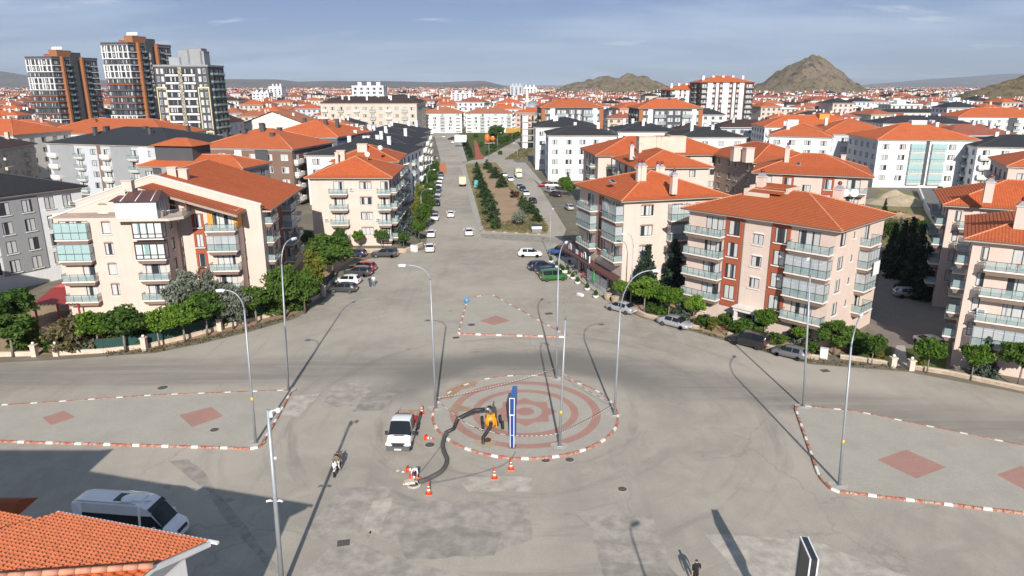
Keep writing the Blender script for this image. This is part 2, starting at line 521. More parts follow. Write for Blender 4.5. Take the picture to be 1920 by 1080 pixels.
def paving(name, a, b_, bw, bh, grout=0.8):
    if name in MATS: return MATS[name]
    m, nt, b = _nodes(name)
    b.inputs['Roughness'].default_value = 0.9
    p = _pos(nt)
    br = _n(nt, 'ShaderNodeTexBrick', Scale=1.0, offset=0.5)
    br.inputs['Brick Width'].default_value, br.inputs['Row Height'].default_value = bw, bh
    br.inputs['Mortar Size'].default_value = 0.012
    br.inputs['Color1'].default_value = (*a, 1); br.inputs['Color2'].default_value = (*b_, 1)
    br.inputs['Mortar'].default_value = (*[x * grout for x in a], 1)
    nt.links.new(p, br.inputs['Vector'])
    f = _ramp(nt, _noise(nt, p, 0.35, 6.0, 0.66), 0.35, 0.75)
    c = _mix(nt, _math(nt, 'MULTIPLY', f, 0.40), br.outputs['Color'], tuple(x * 0.70 for x in a))
    f2 = _ramp(nt, _noise(nt, p, 1.4, 5.0, 0.7), 0.52, 0.8)
    c = _mix(nt, _math(nt, 'MULTIPLY', f2, 0.35), c, (0.40, 0.36, 0.30))
    nt.links.new(c, b.inputs['Base Color'])
    _bump(nt, b, br.outputs['Fac'], -0.25, 0.01)
    MATS[name] = m
    return m
paving('grey_pavers', (0.395, 0.360, 0.300), (0.450, 0.412, 0.346), 0.20, 0.10)
paving('red_pavers', (0.395, 0.215, 0.170), (0.440, 0.250, 0.200), 0.20, 0.10)
paving('court_pavers', (0.20, 0.170, 0.148), (0.240, 0.205, 0.178), 0.30, 0.15)
paving('slab_paving', (0.380, 0.356, 0.316), (0.425, 0.397, 0.351), 0.45, 0.45)
def kerb_paint(name, col, wear):
    m, nt, b = _nodes(name)
    b.inputs['Roughness'].default_value = 0.8
    v = _obj(nt)
    p = _pos(nt)
    f = _ramp(nt, _noise(nt, p, 3.2, 6.0, 0.75), 0.56 - wear, 0.70 - wear * 0.6)
    nt.links.new(_mix(nt, f, col, (0.40, 0.34, 0.27)), b.inputs['Base Color'])
    _bump(nt, b, _noise(nt, p, 14.0, 3.0), 0.3)
    MATS[name] = m
kerb_paint('kerb_red', (0.36, 0.10, 0.062), 0.13)
kerb_paint('kerb_white', (0.74, 0.70, 0.63), 0.0)
kerb_paint('kerb_bare', (0.40, 0.35, 0.29), 0.1)
mat('concrete', (0.42, 0.39, 0.34), 0.9, var=0.2, scale=1.5, bump=0.2)
mat('dark_iron', (0.10, 0.088, 0.078), 0.8, 0.1)

gm = MB()
gm.quad([(-16000, -400, -0.02), (16000, -400, -0.02), (16000, 26000, -0.02), (-16000, 26000, -0.02)])
structure(gm.obj('ground', MATS['plain']))
gm = MB()
gm.quad([(-900, -80, -0.008), (900, -80, -0.008), (1000, 900, -0.008), (-1000, 900, -0.008)])
structure(gm.obj('town_ground', MATS['town_ground']))

def P(*pts, z=0.0):
    return [G(u, v, z) for u, v in pts]
def sheet(name, pts, z, m, parent=None):
    b = MB()
    b.quad([(p[0], p[1], z) for p in pts])
    me = b.mesh(name, m)
    if me.polygons[0].normal.z < 0:
        me.flip_normals()
    return put(name, me, parent)

ROAD = [(-75, -40), (90, -40), (90, 74)] + [tuple(p)[:2] for p in P(
    (1990, 752), (1700, 697), (1520, 683), (1440, 662), (1300, 622), (1205, 597), (1150, 572), (1095, 535), (1035, 487), (1050, 455), (1062, 430),
    (1015, 355), (985, 318), (962, 300), (958, 292), (1000, 258), (985, 252), (960, 268), (915, 292), (868, 305), (858, 258), (850, 246), (770, 246), (780, 256), (815, 256), (826, 300), (823, 330), (808, 400), (797, 468),
    (690, 486), (655, 500), (628, 545), (600, 570), (555, 597), (470, 622), (380, 644), (290, 662), (200, 668), (120, 674), (0, 680))] + [(-75, 77)]
road = structure(sheet('road', ROAD, 0.0, MATS['asphalt']))

# repaired patches in the asphalt: each a thin layer of its own
def patch_mat(name, col):
    return mat(name, col, 0.94, var=0.28, scale=0.9, bump=0.3, bscale=9)
patch_mat('patch_dark', (0.300, 0.270, 0.228)); patch_mat('patch_mid', (0.350, 0.315, 0.266)); patch_mat('patch_pale', (0.430, 0.388, 0.326))
def rough_patch(px, m, z=0.004, jit=0.10):
    w = P(*px)
    out = []
    for i, a in enumerate(w):
        b = w[(i + 1) % len(w)]
        n = max(1, int((b - a).length / 0.8))
        for k in range(n):
            q = a.lerp(b, k / n)
            out.append((q.x + random.uniform(-jit, jit), q.y + random.uniform(-jit, jit)))
    sheet('asphalt_patch', out, z, MATS[m], road)
rough_patch([(738, 940), (990, 938), (1000, 1010), (890, 1050), (800, 1030), (690, 1000)], 'patch_mid')
rough_patch([(735, 934), (700, 938), (680, 990), (712, 1000), (728, 960)], 'patch_pale', 0.008)
rough_patch([(856, 895), (997, 893), (996, 921), (880, 922)], 'patch_pale', 0.008, 0.05)
rough_patch([(745, 1000), (860, 985), (940, 1000), (930, 1040), (760, 1050)], 'patch_dark', 0.012)
rough_patch([(1100, 968), (1225, 966), (1262, 1078), (1130, 1080)], 'patch_mid')
rough_patch([(1128, 1055), (1250, 1058), (1275, 1085), (1135, 1090)], 'patch_dark', 0.008)
rough_patch([(625, 720), (700, 716), (692, 760), (600, 765)], 'patch_mid')
rough_patch([(552, 742), (600, 738), (560, 782), (524, 780)], 'patch_pale')
rough_patch([(318, 866), (352, 862), (380, 880), (400, 915), (440, 960), (520, 1060), (560, 1085), (520, 1085), (430, 985), (390, 920), (340, 885)], 'patch_dark')
rough_patch([(690, 735), (745, 738), (715, 770), (660, 772)], 'patch_dark', 0.012)
rough_patch([(640, 915), (735, 912), (690, 1010), (560, 1010)], 'patch_mid')
rough_patch([(900, 438), (1015, 442), (1075, 452), (1062, 458), (905, 447)], 'patch_dark')
rough_patch([(640, 1005), (760, 1050), (900, 1086), (560, 1086)], 'patch_mid', 0.008)
rough_patch([(1320, 1000), (1520, 1012), (1700, 1080), (1390, 1084)], 'patch_pale', 0.004)

# ------------------------------------------------------------------ kerbs and islands
ks = MB()
ks.frustum((-0.31, 0.31, -0.10, 0.12), (-0.305, 0.305, -0.07, 0.12), 0.0, 0.17)
KERB = {k: ks.mesh('kerb_stone', MATS[k]) for k in ('kerb_red', 'kerb_white', 'kerb_bare')}
def smooth_path(pts, r=0):
    return [Vector((p[0], p[1], 0)) for p in pts]
def kerb(path, parent, closed=False, pat=('kerb_white', 'kerb_red', 'kerb_red', 'kerb_red'), pitch=0.645, start=0):
    """kerb stones one by one along a line; the stone's outer side lies to the right of the walking direction"""
    pts = smooth_path(path)
    if closed: pts.append(pts[0])
    L = [0]
    for a, b in zip(pts, pts[1:]): L.append(L[-1] + (b - a).length)
    n = int(L[-1] / pitch)
    for i in range(n):
        s = (i + 0.5) * L[-1] / n
        k = max(j for j in range(len(L) - 1) if L[j] <= s)
        a, b = pts[k], pts[k + 1]
        q = a.lerp(b, (s - L[k]) / max(1e-6, L[k + 1] - L[k]))
        d = b - a
        o = put('kerb_stone', KERB[pat[(i + start) % len(pat)]], parent, (q.x, q.y, random.uniform(-0.012, 0.008)), math.atan2(d.y, d.x) + random.uniform(-0.02, 0.02))
def rounded(pts, r=1.2, n=5):
    """cut the corners of a polygon with arcs"""
    out = []
    k = len(pts)
    for i in range(k):
        a, b, c = pts[i - 1], pts[i], pts[(i + 1) % k]
        u, v = (a - b), (c - b)
        t = min(r, u.length * 0.4, v.length * 0.4)
        p0, p1 = b + u.normalized() * t, b + v.normalized() * t
        for j in range(n + 1):
            f = j / n
            out.append(p0 * (1 - f) ** 2 + b * (2 * f * (1 - f)) + p1 * f * f)
    return out
def ccw(pts):
    a = sum(p.x * q.y - q.x * p.y for p, q in zip(pts, pts[1:] + pts[:1]))
    return pts if a > 0 else pts[::-1]
def island(name, pts, r=1.2, top='grey_pavers', z=0.13, pat=None, start=0):
    pts = ccw(rounded(ccw(pts), r))
    b = MB(); b.prism([(p.x, p.y) for p in pts], -0.01, z)
    o = structure(b.obj(name, MATS[top]))
    kerb(pts, o, True, pat or ('kerb_white', 'kerb_red', 'kerb_red', 'kerb_red'), start=start)
    return o
def diamond(px, parent, z=0.134, m='red_pavers'):
    return sheet('red_paving_diamond', P(*px, z=z), z, MATS[m], parent)
isl_l = island('traffic_island', [Vector((-62, 59.2, 0)), Vector((-62, 68.6, 0))] + P((0, 762), (300, 742), (548, 733), (512, 800), (486, 843), (0, 829)), 1.0)
diamond(((79, 783), (120, 770), (141, 782), (96, 797)), isl_l)
diamond(((336, 778), (396, 763), (419, 780), (360, 801)), isl_l)
isl_r = island('traffic_island', P((1489, 762), (1600, 772), (1920, 838), (2050, 868), (2050, 985), (1920, 964), (1560, 922), (1535, 895)), 1.0)
diamond(((1645, 862), (1699, 843), (1774, 876), (1718, 897)), isl_r)
diamond(((1869, 890), (1915, 873), (1985, 903), (1925, 920)), isl_r)
isl_t = island('traffic_island', P((859, 627), (1066, 633), (922, 553), (877, 560)), 0.6)
diamond(((899, 601), (930, 592), (957, 601), (925, 610)), isl_t)

rb_pts = [Vector((RB.x + RB_R * math.cos(a * math.pi / 32), RB.y + RB_R * math.sin(a * math.pi / 32), 0)) for a in range(64)]
b = MB(); b.prism([(p.x, p.y) for p in rb_pts], -0.01, 0.13)
roundabout = structure(b.obj('roundabout', MATS['grey_pavers']))
kerb(rb_pts, roundabout, True, start=1)
def ring(r0, r1, z, name, m, n=64, sq=1.0):
    b = MB()
    for k in range(n):
        a0, a1 = 2 * math.pi * k / n, 2 * math.pi * (k + 1) / n
        b.quad([(RB.x + r * math.cos(a), RB.y + r * math.sin(a), z) for r, a in ((r0, a0), (r1, a0), (r1, a1), (r0, a1))])
    return b.obj(name, MATS[m], roundabout)
ring(6.35, 7.15, 0.134, 'red_paving_ring', 'red_pavers')
ring(4.35, 5.05, 0.134, 'red_paving_ring', 'red_pavers')
b = MB()
for k in range(16):
    a0, a1 = math.pi * k / 8, math.pi * (k + 1) / 8
    r0, r1 = (3.05, 2.35) if k % 2 == 0 else (2.35, 3.05)
    b.quad([(RB.x + r * math.cos(a), RB.y + r * math.sin(a), 0.134) for r, a in ((1.62, a0), (r0, a0), (r1, a1), (1.62, a1))])
b.obj('red_paving_star', MATS['red_pavers'], roundabout)
ring(0.0, 0.85, 0.134, 'red_paving_disc', 'red_pavers', 32)
def stain(px, m, z, parent, jit=0.15, name='soil_stain'):
    w = P(*px, z=z); out = []
    for i, a in enumerate(w):
        c = w[(i + 1) % len(w)]
        n = max(1, int((c - a).length / 0.35))
        for k in range(n):
            q = a.lerp(c, k / n); out.append((q.x + random.uniform(-jit, jit), q.y + random.uniform(-jit, jit)))
    return sheet(name, out, z, MATS[m], parent)
stain(((826, 745), (850, 725), (880, 716), (897, 717), (890, 724), (862, 732), (845, 748)), 'bare_soil', 0.138, roundabout)
stain(((842, 768), (855, 760), (880, 764), (890, 770), (862, 773)), 'bare_soil', 0.138, roundabout)
stain(((885, 828), (905, 824), (930, 828), (922, 840), (898, 838)), 'rubble', 0.139, roundabout, 0.08)
mat('wet_mud', (0.14, 0.055, 0.022), 0.3, var=0.2)
stain(((908, 824), (914, 820), (921, 822), (920, 828), (911, 829)), 'wet_mud', 0.143, roundabout, 0.03)

# ------------------------------------------------------------------ central reservation of the avenue
med = ccw(rounded(P((905, 434), (1027, 440), (1030, 425), (968, 350), (930, 305), (872, 308), (880, 345), (892, 388)), 1.5))
b = MB(); b.prism([(p.x, p.y) for p in med], -0.01, 0.12)
median = structure(b.obj('median_strip', MATS['dry_grass']))
kerb(med, median, True, ('kerb_bare',), pitch=2.4)
sheet('bare_earth', [(p.x, p.y) for p in P((930, 424), (975, 420), (1000, 404), (962, 358), (930, 320), (902, 314), (900, 335), (914, 378))], 0.124, MATS['bare_soil'], median)
w = P((907, 431), (893, 385), (881, 342), (871, 310), (863, 310), (872, 345), (884, 390), (898, 436))
sheet('walkway', [(p.x, p.y) for p in w], 0.126, MATS['slab_paving'], median)
# the park strip further up the avenue
pk = ccw(P((868, 305), (912, 293), (985, 252), (935, 246), (862, 250)))
b = MB(); b.prism([(p.x, p.y) for p in pk], -0.01, 0.12)
park = structure(b.obj('park_ground', MATS['lawn']))
sheet('park_walk', [(p.x, p.y) for p in P((868, 304), (876, 303), (860, 251), (853, 251))], 0.125, MATS['slab_paving'], park)
sheet('red_path', [(p.x, p.y) for p in P((893, 300), (905, 296), (893, 264), (888, 264))], 0.128, mat('red_rubber', (0.38, 0.085, 0.05), 0.9), park)
sheet('red_path', [(p.x, p.y) for p in P((889, 300), (907, 298), (908, 292), (892, 291))], 0.132, MATS['red_rubber'], park)
structure(sheet('empty_lot', [(p.x, p.y) for p in P((945, 299), (985, 299), (1002, 275), (975, 280))], 0.006, MATS['dry_grass']))
structure(sheet('pavement', [(p.x, p.y) for p in P((950, 305), (985, 305), (1015, 340), (1040, 362), (1022, 352), (975, 318))], 0.03, MATS['slab_paving']))
structure(sheet('spilled_orange_soil', [(p.x, p.y) for p in P((823, 326), (838, 325), (836, 310), (832, 303), (826, 306))], 0.03, mat('orange_soil', (0.55, 0.20, 0.085), 0.95, var=0.2)))

# courtyards, gardens and lawns round the blocks of flats
structure(sheet('courtyard', [(p.x, p.y) for p in P((1628, 612), (1652, 640), (1700, 668), (1770, 690), (1790, 620), (1765, 520), (1735, 470), (1660, 470))], 0.012, MATS['court_pavers']))
structure(sheet('lawn', [(p.x, p.y) for p in P((1570, 668), (1608, 650), (1672, 650), (1674, 682), (1620, 676))], 0.02, MATS['lawn']))
structure(sheet('lawn', [(p.x, p.y) for p in P((1698, 653), (1745, 655), (1775, 672), (1772, 698), (1702, 688))], 0.02, MATS['lawn']))
structure(sheet('garden_path', [(p.x, p.y) for p in P((1674, 685), (1702, 690), (1697, 648), (1680, 648))], 0.03, MATS['slab_paving']))
structure(sheet('garden_ground', [(p.x, p.y) for p in P((1150, 568), (1205, 594), (1300, 617), (1440, 655), (1520, 672), (1570, 664), (1600, 640), (1400, 560), (1260, 540))], 0.016, MATS['bare_soil']))
structure(sheet('garden_ground', [(p.x, p.y) for p in P((0, 668), (120, 664), (290, 654), (470, 612), (555, 588), (600, 560), (640, 500), (690, 470), (560, 440), (300, 560), (0, 580))], 0.016, MATS['bare_soil']))
structure(sheet('waste_ground', [(p.x, p.y) for p in P((1625, 420), (1660, 460), (1735, 462), (1748, 430), (1722, 365), (1650, 352))], 0.016, MATS['dry_grass']))
structure(sheet('side_street', [(p.x, p.y) for p in P((1752, 415), (1800, 400), (1800, 350), (1650, 338), (1650, 352), (1725, 360))], 0.016, mat('dull_asphalt', (0.16, 0.15, 0.14), 0.95, var=0.2)))
structure(sheet('cafe_terrace', [(p.x, p.y) for p in P((1032, 484), (1150, 572), (1215, 560), (1080, 462))], 0.03, MATS['slab_paving']))

# ================================================================== building kit
plaster('cream', (0.63, 0.505, 0.435)); plaster('white_wall', (0.76, 0.76, 0.76)); plaster('warm_white', (0.70, 0.66, 0.58))
plaster('brick_red', (0.34, 0.085, 0.040), 0.05); plaster('taupe', (0.36, 0.285, 0.235)); plaster('grey_wall', (0.30, 0.305, 0.315))
plaster('charcoal', (0.075, 0.078, 0.085)); plaster('slate_blue', (0.10, 0.125, 0.16)); plaster('brown_wall', (0.20, 0.125, 0.095))
plaster('beige_wall', (0.56, 0.49, 0.41)); plaster('ochre', (0.62, 0.30, 0.06), 0.05); plaster('rust', (0.33, 0.125, 0.045), 0.05)
plaster('pale_yellow', (0.72, 0.62, 0.36), 0.05); plaster('pink_wall', (0.62, 0.40, 0.32)); plaster('light_grey', (0.50, 0.52, 0.55))
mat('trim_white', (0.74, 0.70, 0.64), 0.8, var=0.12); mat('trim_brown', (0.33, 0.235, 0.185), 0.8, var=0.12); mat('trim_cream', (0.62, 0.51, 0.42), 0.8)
mat('frame_dark', (0.035, 0.027, 0.024), 0.45, var=0); mat('frame_white', (0.74, 0.75, 0.75), 0.4, var=0); mat('frame_brown', (0.06, 0.028, 0.02), 0.45, var=0)
mat('rail_dark', (0.09, 0.09, 0.095), 0.4, 0.6, var=0); mat('rail_steel', (0.45, 0.46, 0.47), 0.35, 0.8, var=0)
pane_mat('pane'); pane_mat('pane_pale', share=0.8); pane_mat('pane_dark', share=0.15)
glass_mat('rail_glass', (0.36, 0.48, 0.48), 0.46); glass_mat('balcony_glass', (0.62, 0.68, 0.70), 0.42); glass_mat('teal_glass', (0.42, 0.60, 0.60), 0.7)
tile_mat('tile_orange', (0.600, 0.150, 0.050), (0.490, 0.115, 0.039))
tile_mat('tile_pale', (0.46, 0.19, 0.095), (0.40, 0.15, 0.075))
tile_mat('tile_dark', (0.048, 0.047, 0.049), (0.036, 0.035, 0.037), rib=0.1)
tile_mat('tile_brown', (0.075, 0.045, 0.037), (0.058, 0.034, 0.028), rib=0.1)
mat('ridge_clay', (0.60, 0.24, 0.12), 0.8, var=0.15, scale=2.0); mat('ridge_dark', (0.07, 0.068, 0.07), 0.8)
mat('soffit', (0.50, 0.42, 0.35), 0.85); mat('gutter', (0.17, 0.13, 0.11), 0.6); mat('zinc', (0.42, 0.44, 0.46), 0.45, 0.5)
mat('red_metal', (0.30, 0.035, 0.028), 0.5, var=0.1); mat('brown_metal', (0.10, 0.045, 0.038), 0.5, var=0.1)
mat('ac_white', (0.68, 0.68, 0.66), 0.6); mat('lead', (0.26, 0.27, 0.29), 0.6)

CACHE = {}
def cached(key, fn):
    if key not in CACHE:
        CACHE[key] = fn()
    return CACHE[key]
def win_mesh(w, h, n, fm):
    def f():
        b = MB(); t = 0.065
        b.box(-w / 2, w / 2, 0.07, 0.15, 0, t); b.box(-w / 2, w / 2, 0.07, 0.15, h - t, h)
        for k in range(n + 1):
            x = -w / 2 + k * w / n
            x0 = min(max(x - t / 2, -w / 2), w / 2 - t)
            b.box(x0, x0 + t, 0.072, 0.148, t, h - t)
        return b.mesh('window', MATS[fm])
    return cached(('win', w, h, n, fm), f)
def pane_mesh(w, h, pm):
    return cached(('pane', w, h, pm), lambda: MB().quad([(-w / 2, 0.125, 0), (w / 2, 0.125, 0), (w / 2, 0.125, h), (-w / 2, 0.125, h)]).mesh('pane', MATS[pm]))
def win_far_mesh(w, h, n, fm, pm):
    """frame and pane in one small mesh, for windows a few pixels wide"""
    def f():
        b = MB(); t = 0.09
        b.quad([(-w / 2, 0.12, 0), (w / 2, 0.12, 0), (w / 2, 0.12, h), (-w / 2, 0.12, h)], 1)
        b.box(-w / 2, w / 2, 0.05, 0.11, 0, t); b.box(-w / 2, w / 2, 0.05, 0.11, h - t, h)
        for k in range(n + 1):
            x0 = min(max(-w / 2 + k * w / n - t / 2, -w / 2), w / 2 - t)
            b.box(x0, x0 + t, 0.052, 0.108, t, h - t)
        return b.mesh('window', [MATS[fm], MATS[pm]])
    return cached(('winf', w, h, n, fm, pm), f)
def sill_mesh(w, m):
    return cached(('sill', w, m), lambda: MB().box(-w / 2 - 0.12, w / 2 + 0.12, -0.13, -0.003, -0.13, -0.002).mesh('sill', MATS[m]))
def lintel_mesh(w, m):
    return cached(('lintel', w, m), lambda: MB().frustum((-w / 2 - 0.1, w / 2 + 0.1, -0.09, -0.003), (-w / 2 + 0.15, w / 2 - 0.15, -0.09, -0.003), 0.004, 0.2).mesh('lintel', MATS[m]))
def slab_mesh(w, d, m0, m1):
    def f():
        b = MB()
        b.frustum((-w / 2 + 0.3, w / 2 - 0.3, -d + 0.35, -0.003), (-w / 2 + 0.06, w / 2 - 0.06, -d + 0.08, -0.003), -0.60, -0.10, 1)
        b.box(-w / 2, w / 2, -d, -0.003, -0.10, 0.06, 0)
        return b.mesh('balcony', [MATS[m0], MATS[m1]])
    return cached(('slab', w, d, m0, m1), f)
def rail_mesh(w, d, n, rm, h=0.92):
    def f():
        b = MB()
        b.box(-w / 2 + 0.04, w / 2 - 0.04, -d + 0.05, -d + 0.10, h + 0.02, h + 0.07)
        for s in (-1, 1):
            x = s * (w / 2 - 0.065)
            b.box(x - 0.024, x + 0.024, -d + 0.102, -0.003, h + 0.02, h + 0.07)
        for k in range(n + 1):
            x = -w / 2 + 0.065 + k * (w - 0.13) / n
            b.box(x - 0.02, x + 0.02, -d + 0.055, -d + 0.095, 0.06, h + 0.02)
        return b.mesh('railing', MATS[rm])
    return cached(('rail', w, d, n, rm, h), f)
def gpanel_mesh(w, m, h0=0.14, h1=0.90):
    return cached(('gp', round(w, 2), m, h0, h1), lambda: MB().box(-w / 2, w / 2, -0.008, 0.008, h0, h1).mesh('glass_panel', MATS[m]))
def glaz_mesh(w, d, n, h, rm, h0=0.98):
    def f():
        b = MB(); t = 0.03
        for k in range(n + 1):
            x = -w / 2 + 0.06 + k * (w - 0.12) / n
            b.box(x - t, x + t, -d + 0.055, -d + 0.115, h0, h)
        for s in (-1, 1):
            x = s * (w / 2 - 0.065)
            b.box(x - t, x + t, -0.07, -0.004, h0, h)
            b.box(x - 0.028, x + 0.028, -d + 0.117, -0.072, h - 0.1, h - 0.002)
        b.box(-w / 2 + 0.05, w / 2 - 0.05, -d + 0.05, -d + 0.12, h + 0.001, h + 0.09)
        return b.mesh('glazing_frame', MATS[rm])
    return cached(('glz', w, d, n, h, rm), f)

def put_window(par, x, z, w, h, n=2, fm='frame_dark', pm='pane', lod=0, sill=None, lintel=None, rot=0, org=(0, 0), name='window', off=0.0):
    c, s = math.cos(rot), math.sin(rot)
    loc = (org[0] + c * x - s * off, org[1] + s * x + c * off, z)
    if lod:
        return put(name, win_far_mesh(w, h, n, fm, pm), par, loc, rot)
    o = put(name, win_mesh(w, h, n, fm), par, loc, rot)
    put('pane', pane_mesh(w, h, pm), o)
    if sill: put('sill', sill_mesh(w, sill), o)
    if lintel: put('lintel', lintel_mesh(w, lintel), o, (0, 0, h))
    return o

def course_slope(b, p0, p1, q0, q1, mi=0, course=0.36, lip=0.045, flat=False, z_up=None):
    """a tiled slope between eave p0-p1 and top q0-q1 (q0 == q1 for a hip end): overlapping courses, metric UV"""
    p0, p1, q0, q1 = Vector(p0), Vector(p1), Vector(q0), Vector(q1)
    e = (p1 - p0); eu = e.normalized()
    mid = (q0 + q1) / 2 - (p0 + p1) / 2
    up = mid - eu * mid.dot(eu)
    L = up.length; vu = up.normalized(); nrm = eu.cross(vu)
    if nrm.z < 0: nrm = -nrm
    n = 1 if flat else max(1, round(L / course))
    uvf = lambda p: ((p - p0).dot(eu), (p - p0).dot(vu))
    for k in range(n):
        f0, f1 = k / n, (k + 1) / n
        a0, a1 = p0.lerp(q0, f0), p1.lerp(q1, f0)
        b0, b1 = p0.lerp(q0, f1), p1.lerp(q1, f1)
        lift = nrm * (0 if flat else lip)
        pts = [a0 + lift, a1 + lift, b1, b0] if (b1 - b0).length > 1e-3 else [a0 + lift, a1 + lift, b0]
        b.quad(pts, mi, uv=[uvf(p) for p in pts])
        if not flat:
            b.quad([a0, a1, a1 + lift, a0 + lift], mi, uv=[uvf(a0), uvf(a1), uvf(a1), uvf(a0)])
def cap_line(b, p, q, r=0.11, mi=0):
    """a line of half-round ridge tiles, each a short overlapping length"""
    p, q = Vector(p), Vector(q)
    n = max(1, int((q - p).length / 0.42))
    for k in range(n):
        a, c = p.lerp(q, k / n), p.lerp(q, (k + 1.06) / n)
        b.tube([a, c], [r * 1.12, r * 0.94], 6, mi, caps=True)

class Block:
    """a rectangular block of flats. Local x runs along the front, y goes in, z up."""
    def __init__(self, name, label, A, B, depth, eave, over=0.9, wall='cream', fh=2.78, base=3.1, nf=4, lod=0, frame='frame_dark', pane='pane', cat='building', group=None):
        A, B = Vector((A[0], A[1])), Vector((B[0], B[1]))
        u = (B - A).normalized(); v = Vector((-u.y, u.x))
        o = A + u * over + v * over
        self.W, self.D = (B - A).length - 2 * over, depth - 2 * over
        self.yaw = math.atan2(u.y, u.x)
        self.root = root(name, label, cat, (o.x, o.y, 0), self.yaw, group)
        self.eave, self.over, self.wall, self.lod = eave, over, wall, lod
        self.floors = [base + fh * k for k in range(nf)]
        self.fh, self.frame, self.pane = fh, frame, pane
        self.holes = {k: [] for k in 'frbl'}
        self.F = {'f': ((0, 0), 0.0, self.W), 'r': ((self.W, 0), math.pi / 2, self.D), 'b': ((self.W, self.D), math.pi, self.W), 'l': ((0, self.D), -math.pi / 2, self.D)}
        self.extra = MB(); self.extra_m = []
    def at(self, face, s, out=0.0):
        (ox, oy), r, L = self.F[face]
        return (ox + math.cos(r) * s + math.sin(r) * out, oy + math.sin(r) * s - math.cos(r) * out)
    def s(self, face, x):
        return x * self.F[face][2] if abs(x) <= 1.0 else x
    def fl(self, sel):
        return self.floors if sel is None else [self.floors[i] for i in sel if -len(self.floors) <= i < len(self.floors)]
    def win(self, face, x, w=1.5, h=1.35, dz=0.95, n=2, floors=None, sill='trim_white', fm=None, pm=None, hole=True, off=0.0, lintel=None):
        x = self.s(face, x); org, r, L = self.F[face]
        for z in self.fl(floors):
            if z + dz + h > self.eave - 0.15: continue
            if hole: self.holes[face].append((x - w / 2, x + w / 2, z + dz, z + dz + h))
            put_window(self.root, x, z + dz, w, h, n, fm or self.frame, pm or self.pane, self.lod, sill if not self.lod else None, lintel, r, org, off=off)
        return self
    def panel(self, face, x, w, m, z0=None, z1=None, t=0.14, wins=None, floors=None, name='wall_panel'):
        """a coloured strip of wall standing proud, with windows set into it"""
        x = self.s(face, x); w = w * self.F[face][2] if w < 1 else w
        z0 = self.floors[0] - 0.6 if z0 is None else z0
        z1 = self.eave - 0.05 if z1 is None else z1
        hs = []
        if wins:
            ww, hh, dz = wins
            for z in self.fl(floors):
                if z + dz + hh < z1: hs.append((-ww / 2, ww / 2, z + dz, z + dz + hh))
        b = MB()
        wall_grid(b, -w / 2, w / 2, z0, z1, hs, rec=t - 0.002)
        b.quad([(-w / 2, t - .002, z0), (-w / 2, 0, z0), (-w / 2, 0, z1), (-w / 2, t - .002, z1)])
        b.quad([(w / 2, 0, z0), (w / 2, t - .002, z0), (w / 2, t - .002, z1), (w / 2, 0, z1)])
        b.quad([(-w / 2, t - .002, z1), (-w / 2, 0, z1), (w / 2, 0, z1), (w / 2, t - .002, z1)])
        b.quad([(-w / 2, 0, z0), (-w / 2, t - .002, z0), (w / 2, t - .002, z0), (w / 2, 0, z0)])
        q = self.at(face, x, t)
        b.obj(name, MATS[m], self.root, (q[0], q[1], 0), self.F[face][1])
        if wins:
            org, r, L = self.F[face]
            for h in hs:
                put_window(self.root, x, h[2], ww, hh, 2, self.frame, self.pane, self.lod, 'trim_white' if not self.lod else None, None, r, org, off=-t - 0.012)
        return self
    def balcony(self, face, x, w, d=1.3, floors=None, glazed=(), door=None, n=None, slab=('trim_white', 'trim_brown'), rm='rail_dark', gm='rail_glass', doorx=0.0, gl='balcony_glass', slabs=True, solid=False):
        x = self.s(face, x); org, r, L = self.F[face]
        w = round(w * L if w < 1 else w, 2)
        n = n or max(2, round(w / 0.95))
        dw = round(door or w * 0.5, 2)
        for i, z in enumerate(self.floors):
            if floors is not None and i not in floors: continue
            q = self.at(face, x)
            hh = min(2.2, self.eave - z - 0.35)
            self.holes[face].append((x + doorx - dw / 2, x + doorx + dw / 2, z + 0.08, z + 0.08 + hh))
            put_window(self.root, x + doorx, z + 0.08, dw, round(hh, 2), max(2, round(dw / 0.95)), self.frame, self.pane, self.lod, None, None, r, org, name='balcony_door')
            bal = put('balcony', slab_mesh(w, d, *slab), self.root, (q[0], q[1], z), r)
            if self.lod:
                if solid: put('parapet', cached(('par', w, d, slab[0]), lambda: MB().box(-w / 2, w / 2, -d, -d + .1, .06, .95).box(-w / 2, -w / 2 + .1, -d + .1, -.003, .06, .95).box(w / 2 - .1, w / 2, -d + .1, -.003, .06, .95).mesh('parapet', MATS[slab[0]])), bal)
                else:
                    put('railing', rail_mesh(w, d, n, rm), bal)
                    put('glass_panel', cached(('gpw', w, d, gm), lambda: MB().box(-w / 2 + .07, w / 2 - .07, -d + .07, -d + .085, .14, .9).box(-w / 2 + .06, -w / 2 + .075, -d + .1, -.01, .14, .9).box(w / 2 - .075, w / 2 - .06, -d + .1, -.01, .14, .9).mesh('glass_panel', MATS[gm])), bal)
                if i in glazed:
                    put('glazing', cached(('gzf', w, d, gl, hh), lambda: MB().box(-w / 2 + .07, w / 2 - .07, -d + .06, -d + .08, .98, hh + .3).box(-w / 2 + .06, -w / 2 + .08, -d + .1, -.01, .98, hh + .3).box(w / 2 - .08, w / 2 - .06, -d + .1, -.01, .98, hh + .3).mesh('glazing', MATS[gl])), bal)
                continue
            put('railing', rail_mesh(w, d, n, rm), bal)
            pw = (w - 0.13) / n
            for k in range(n):
                put('glass_panel', gpanel_mesh(pw - 0.06, gm), bal, (-w / 2 + 0.065 + (k + 0.5) * pw, -d + 0.075, 0))
            for s in (-1, 1):
                put('glass_panel', gpanel_mesh(d - 0.22, gm), bal, (s * (w / 2 - 0.065), -d / 2 + 0.03, 0), math.pi / 2)
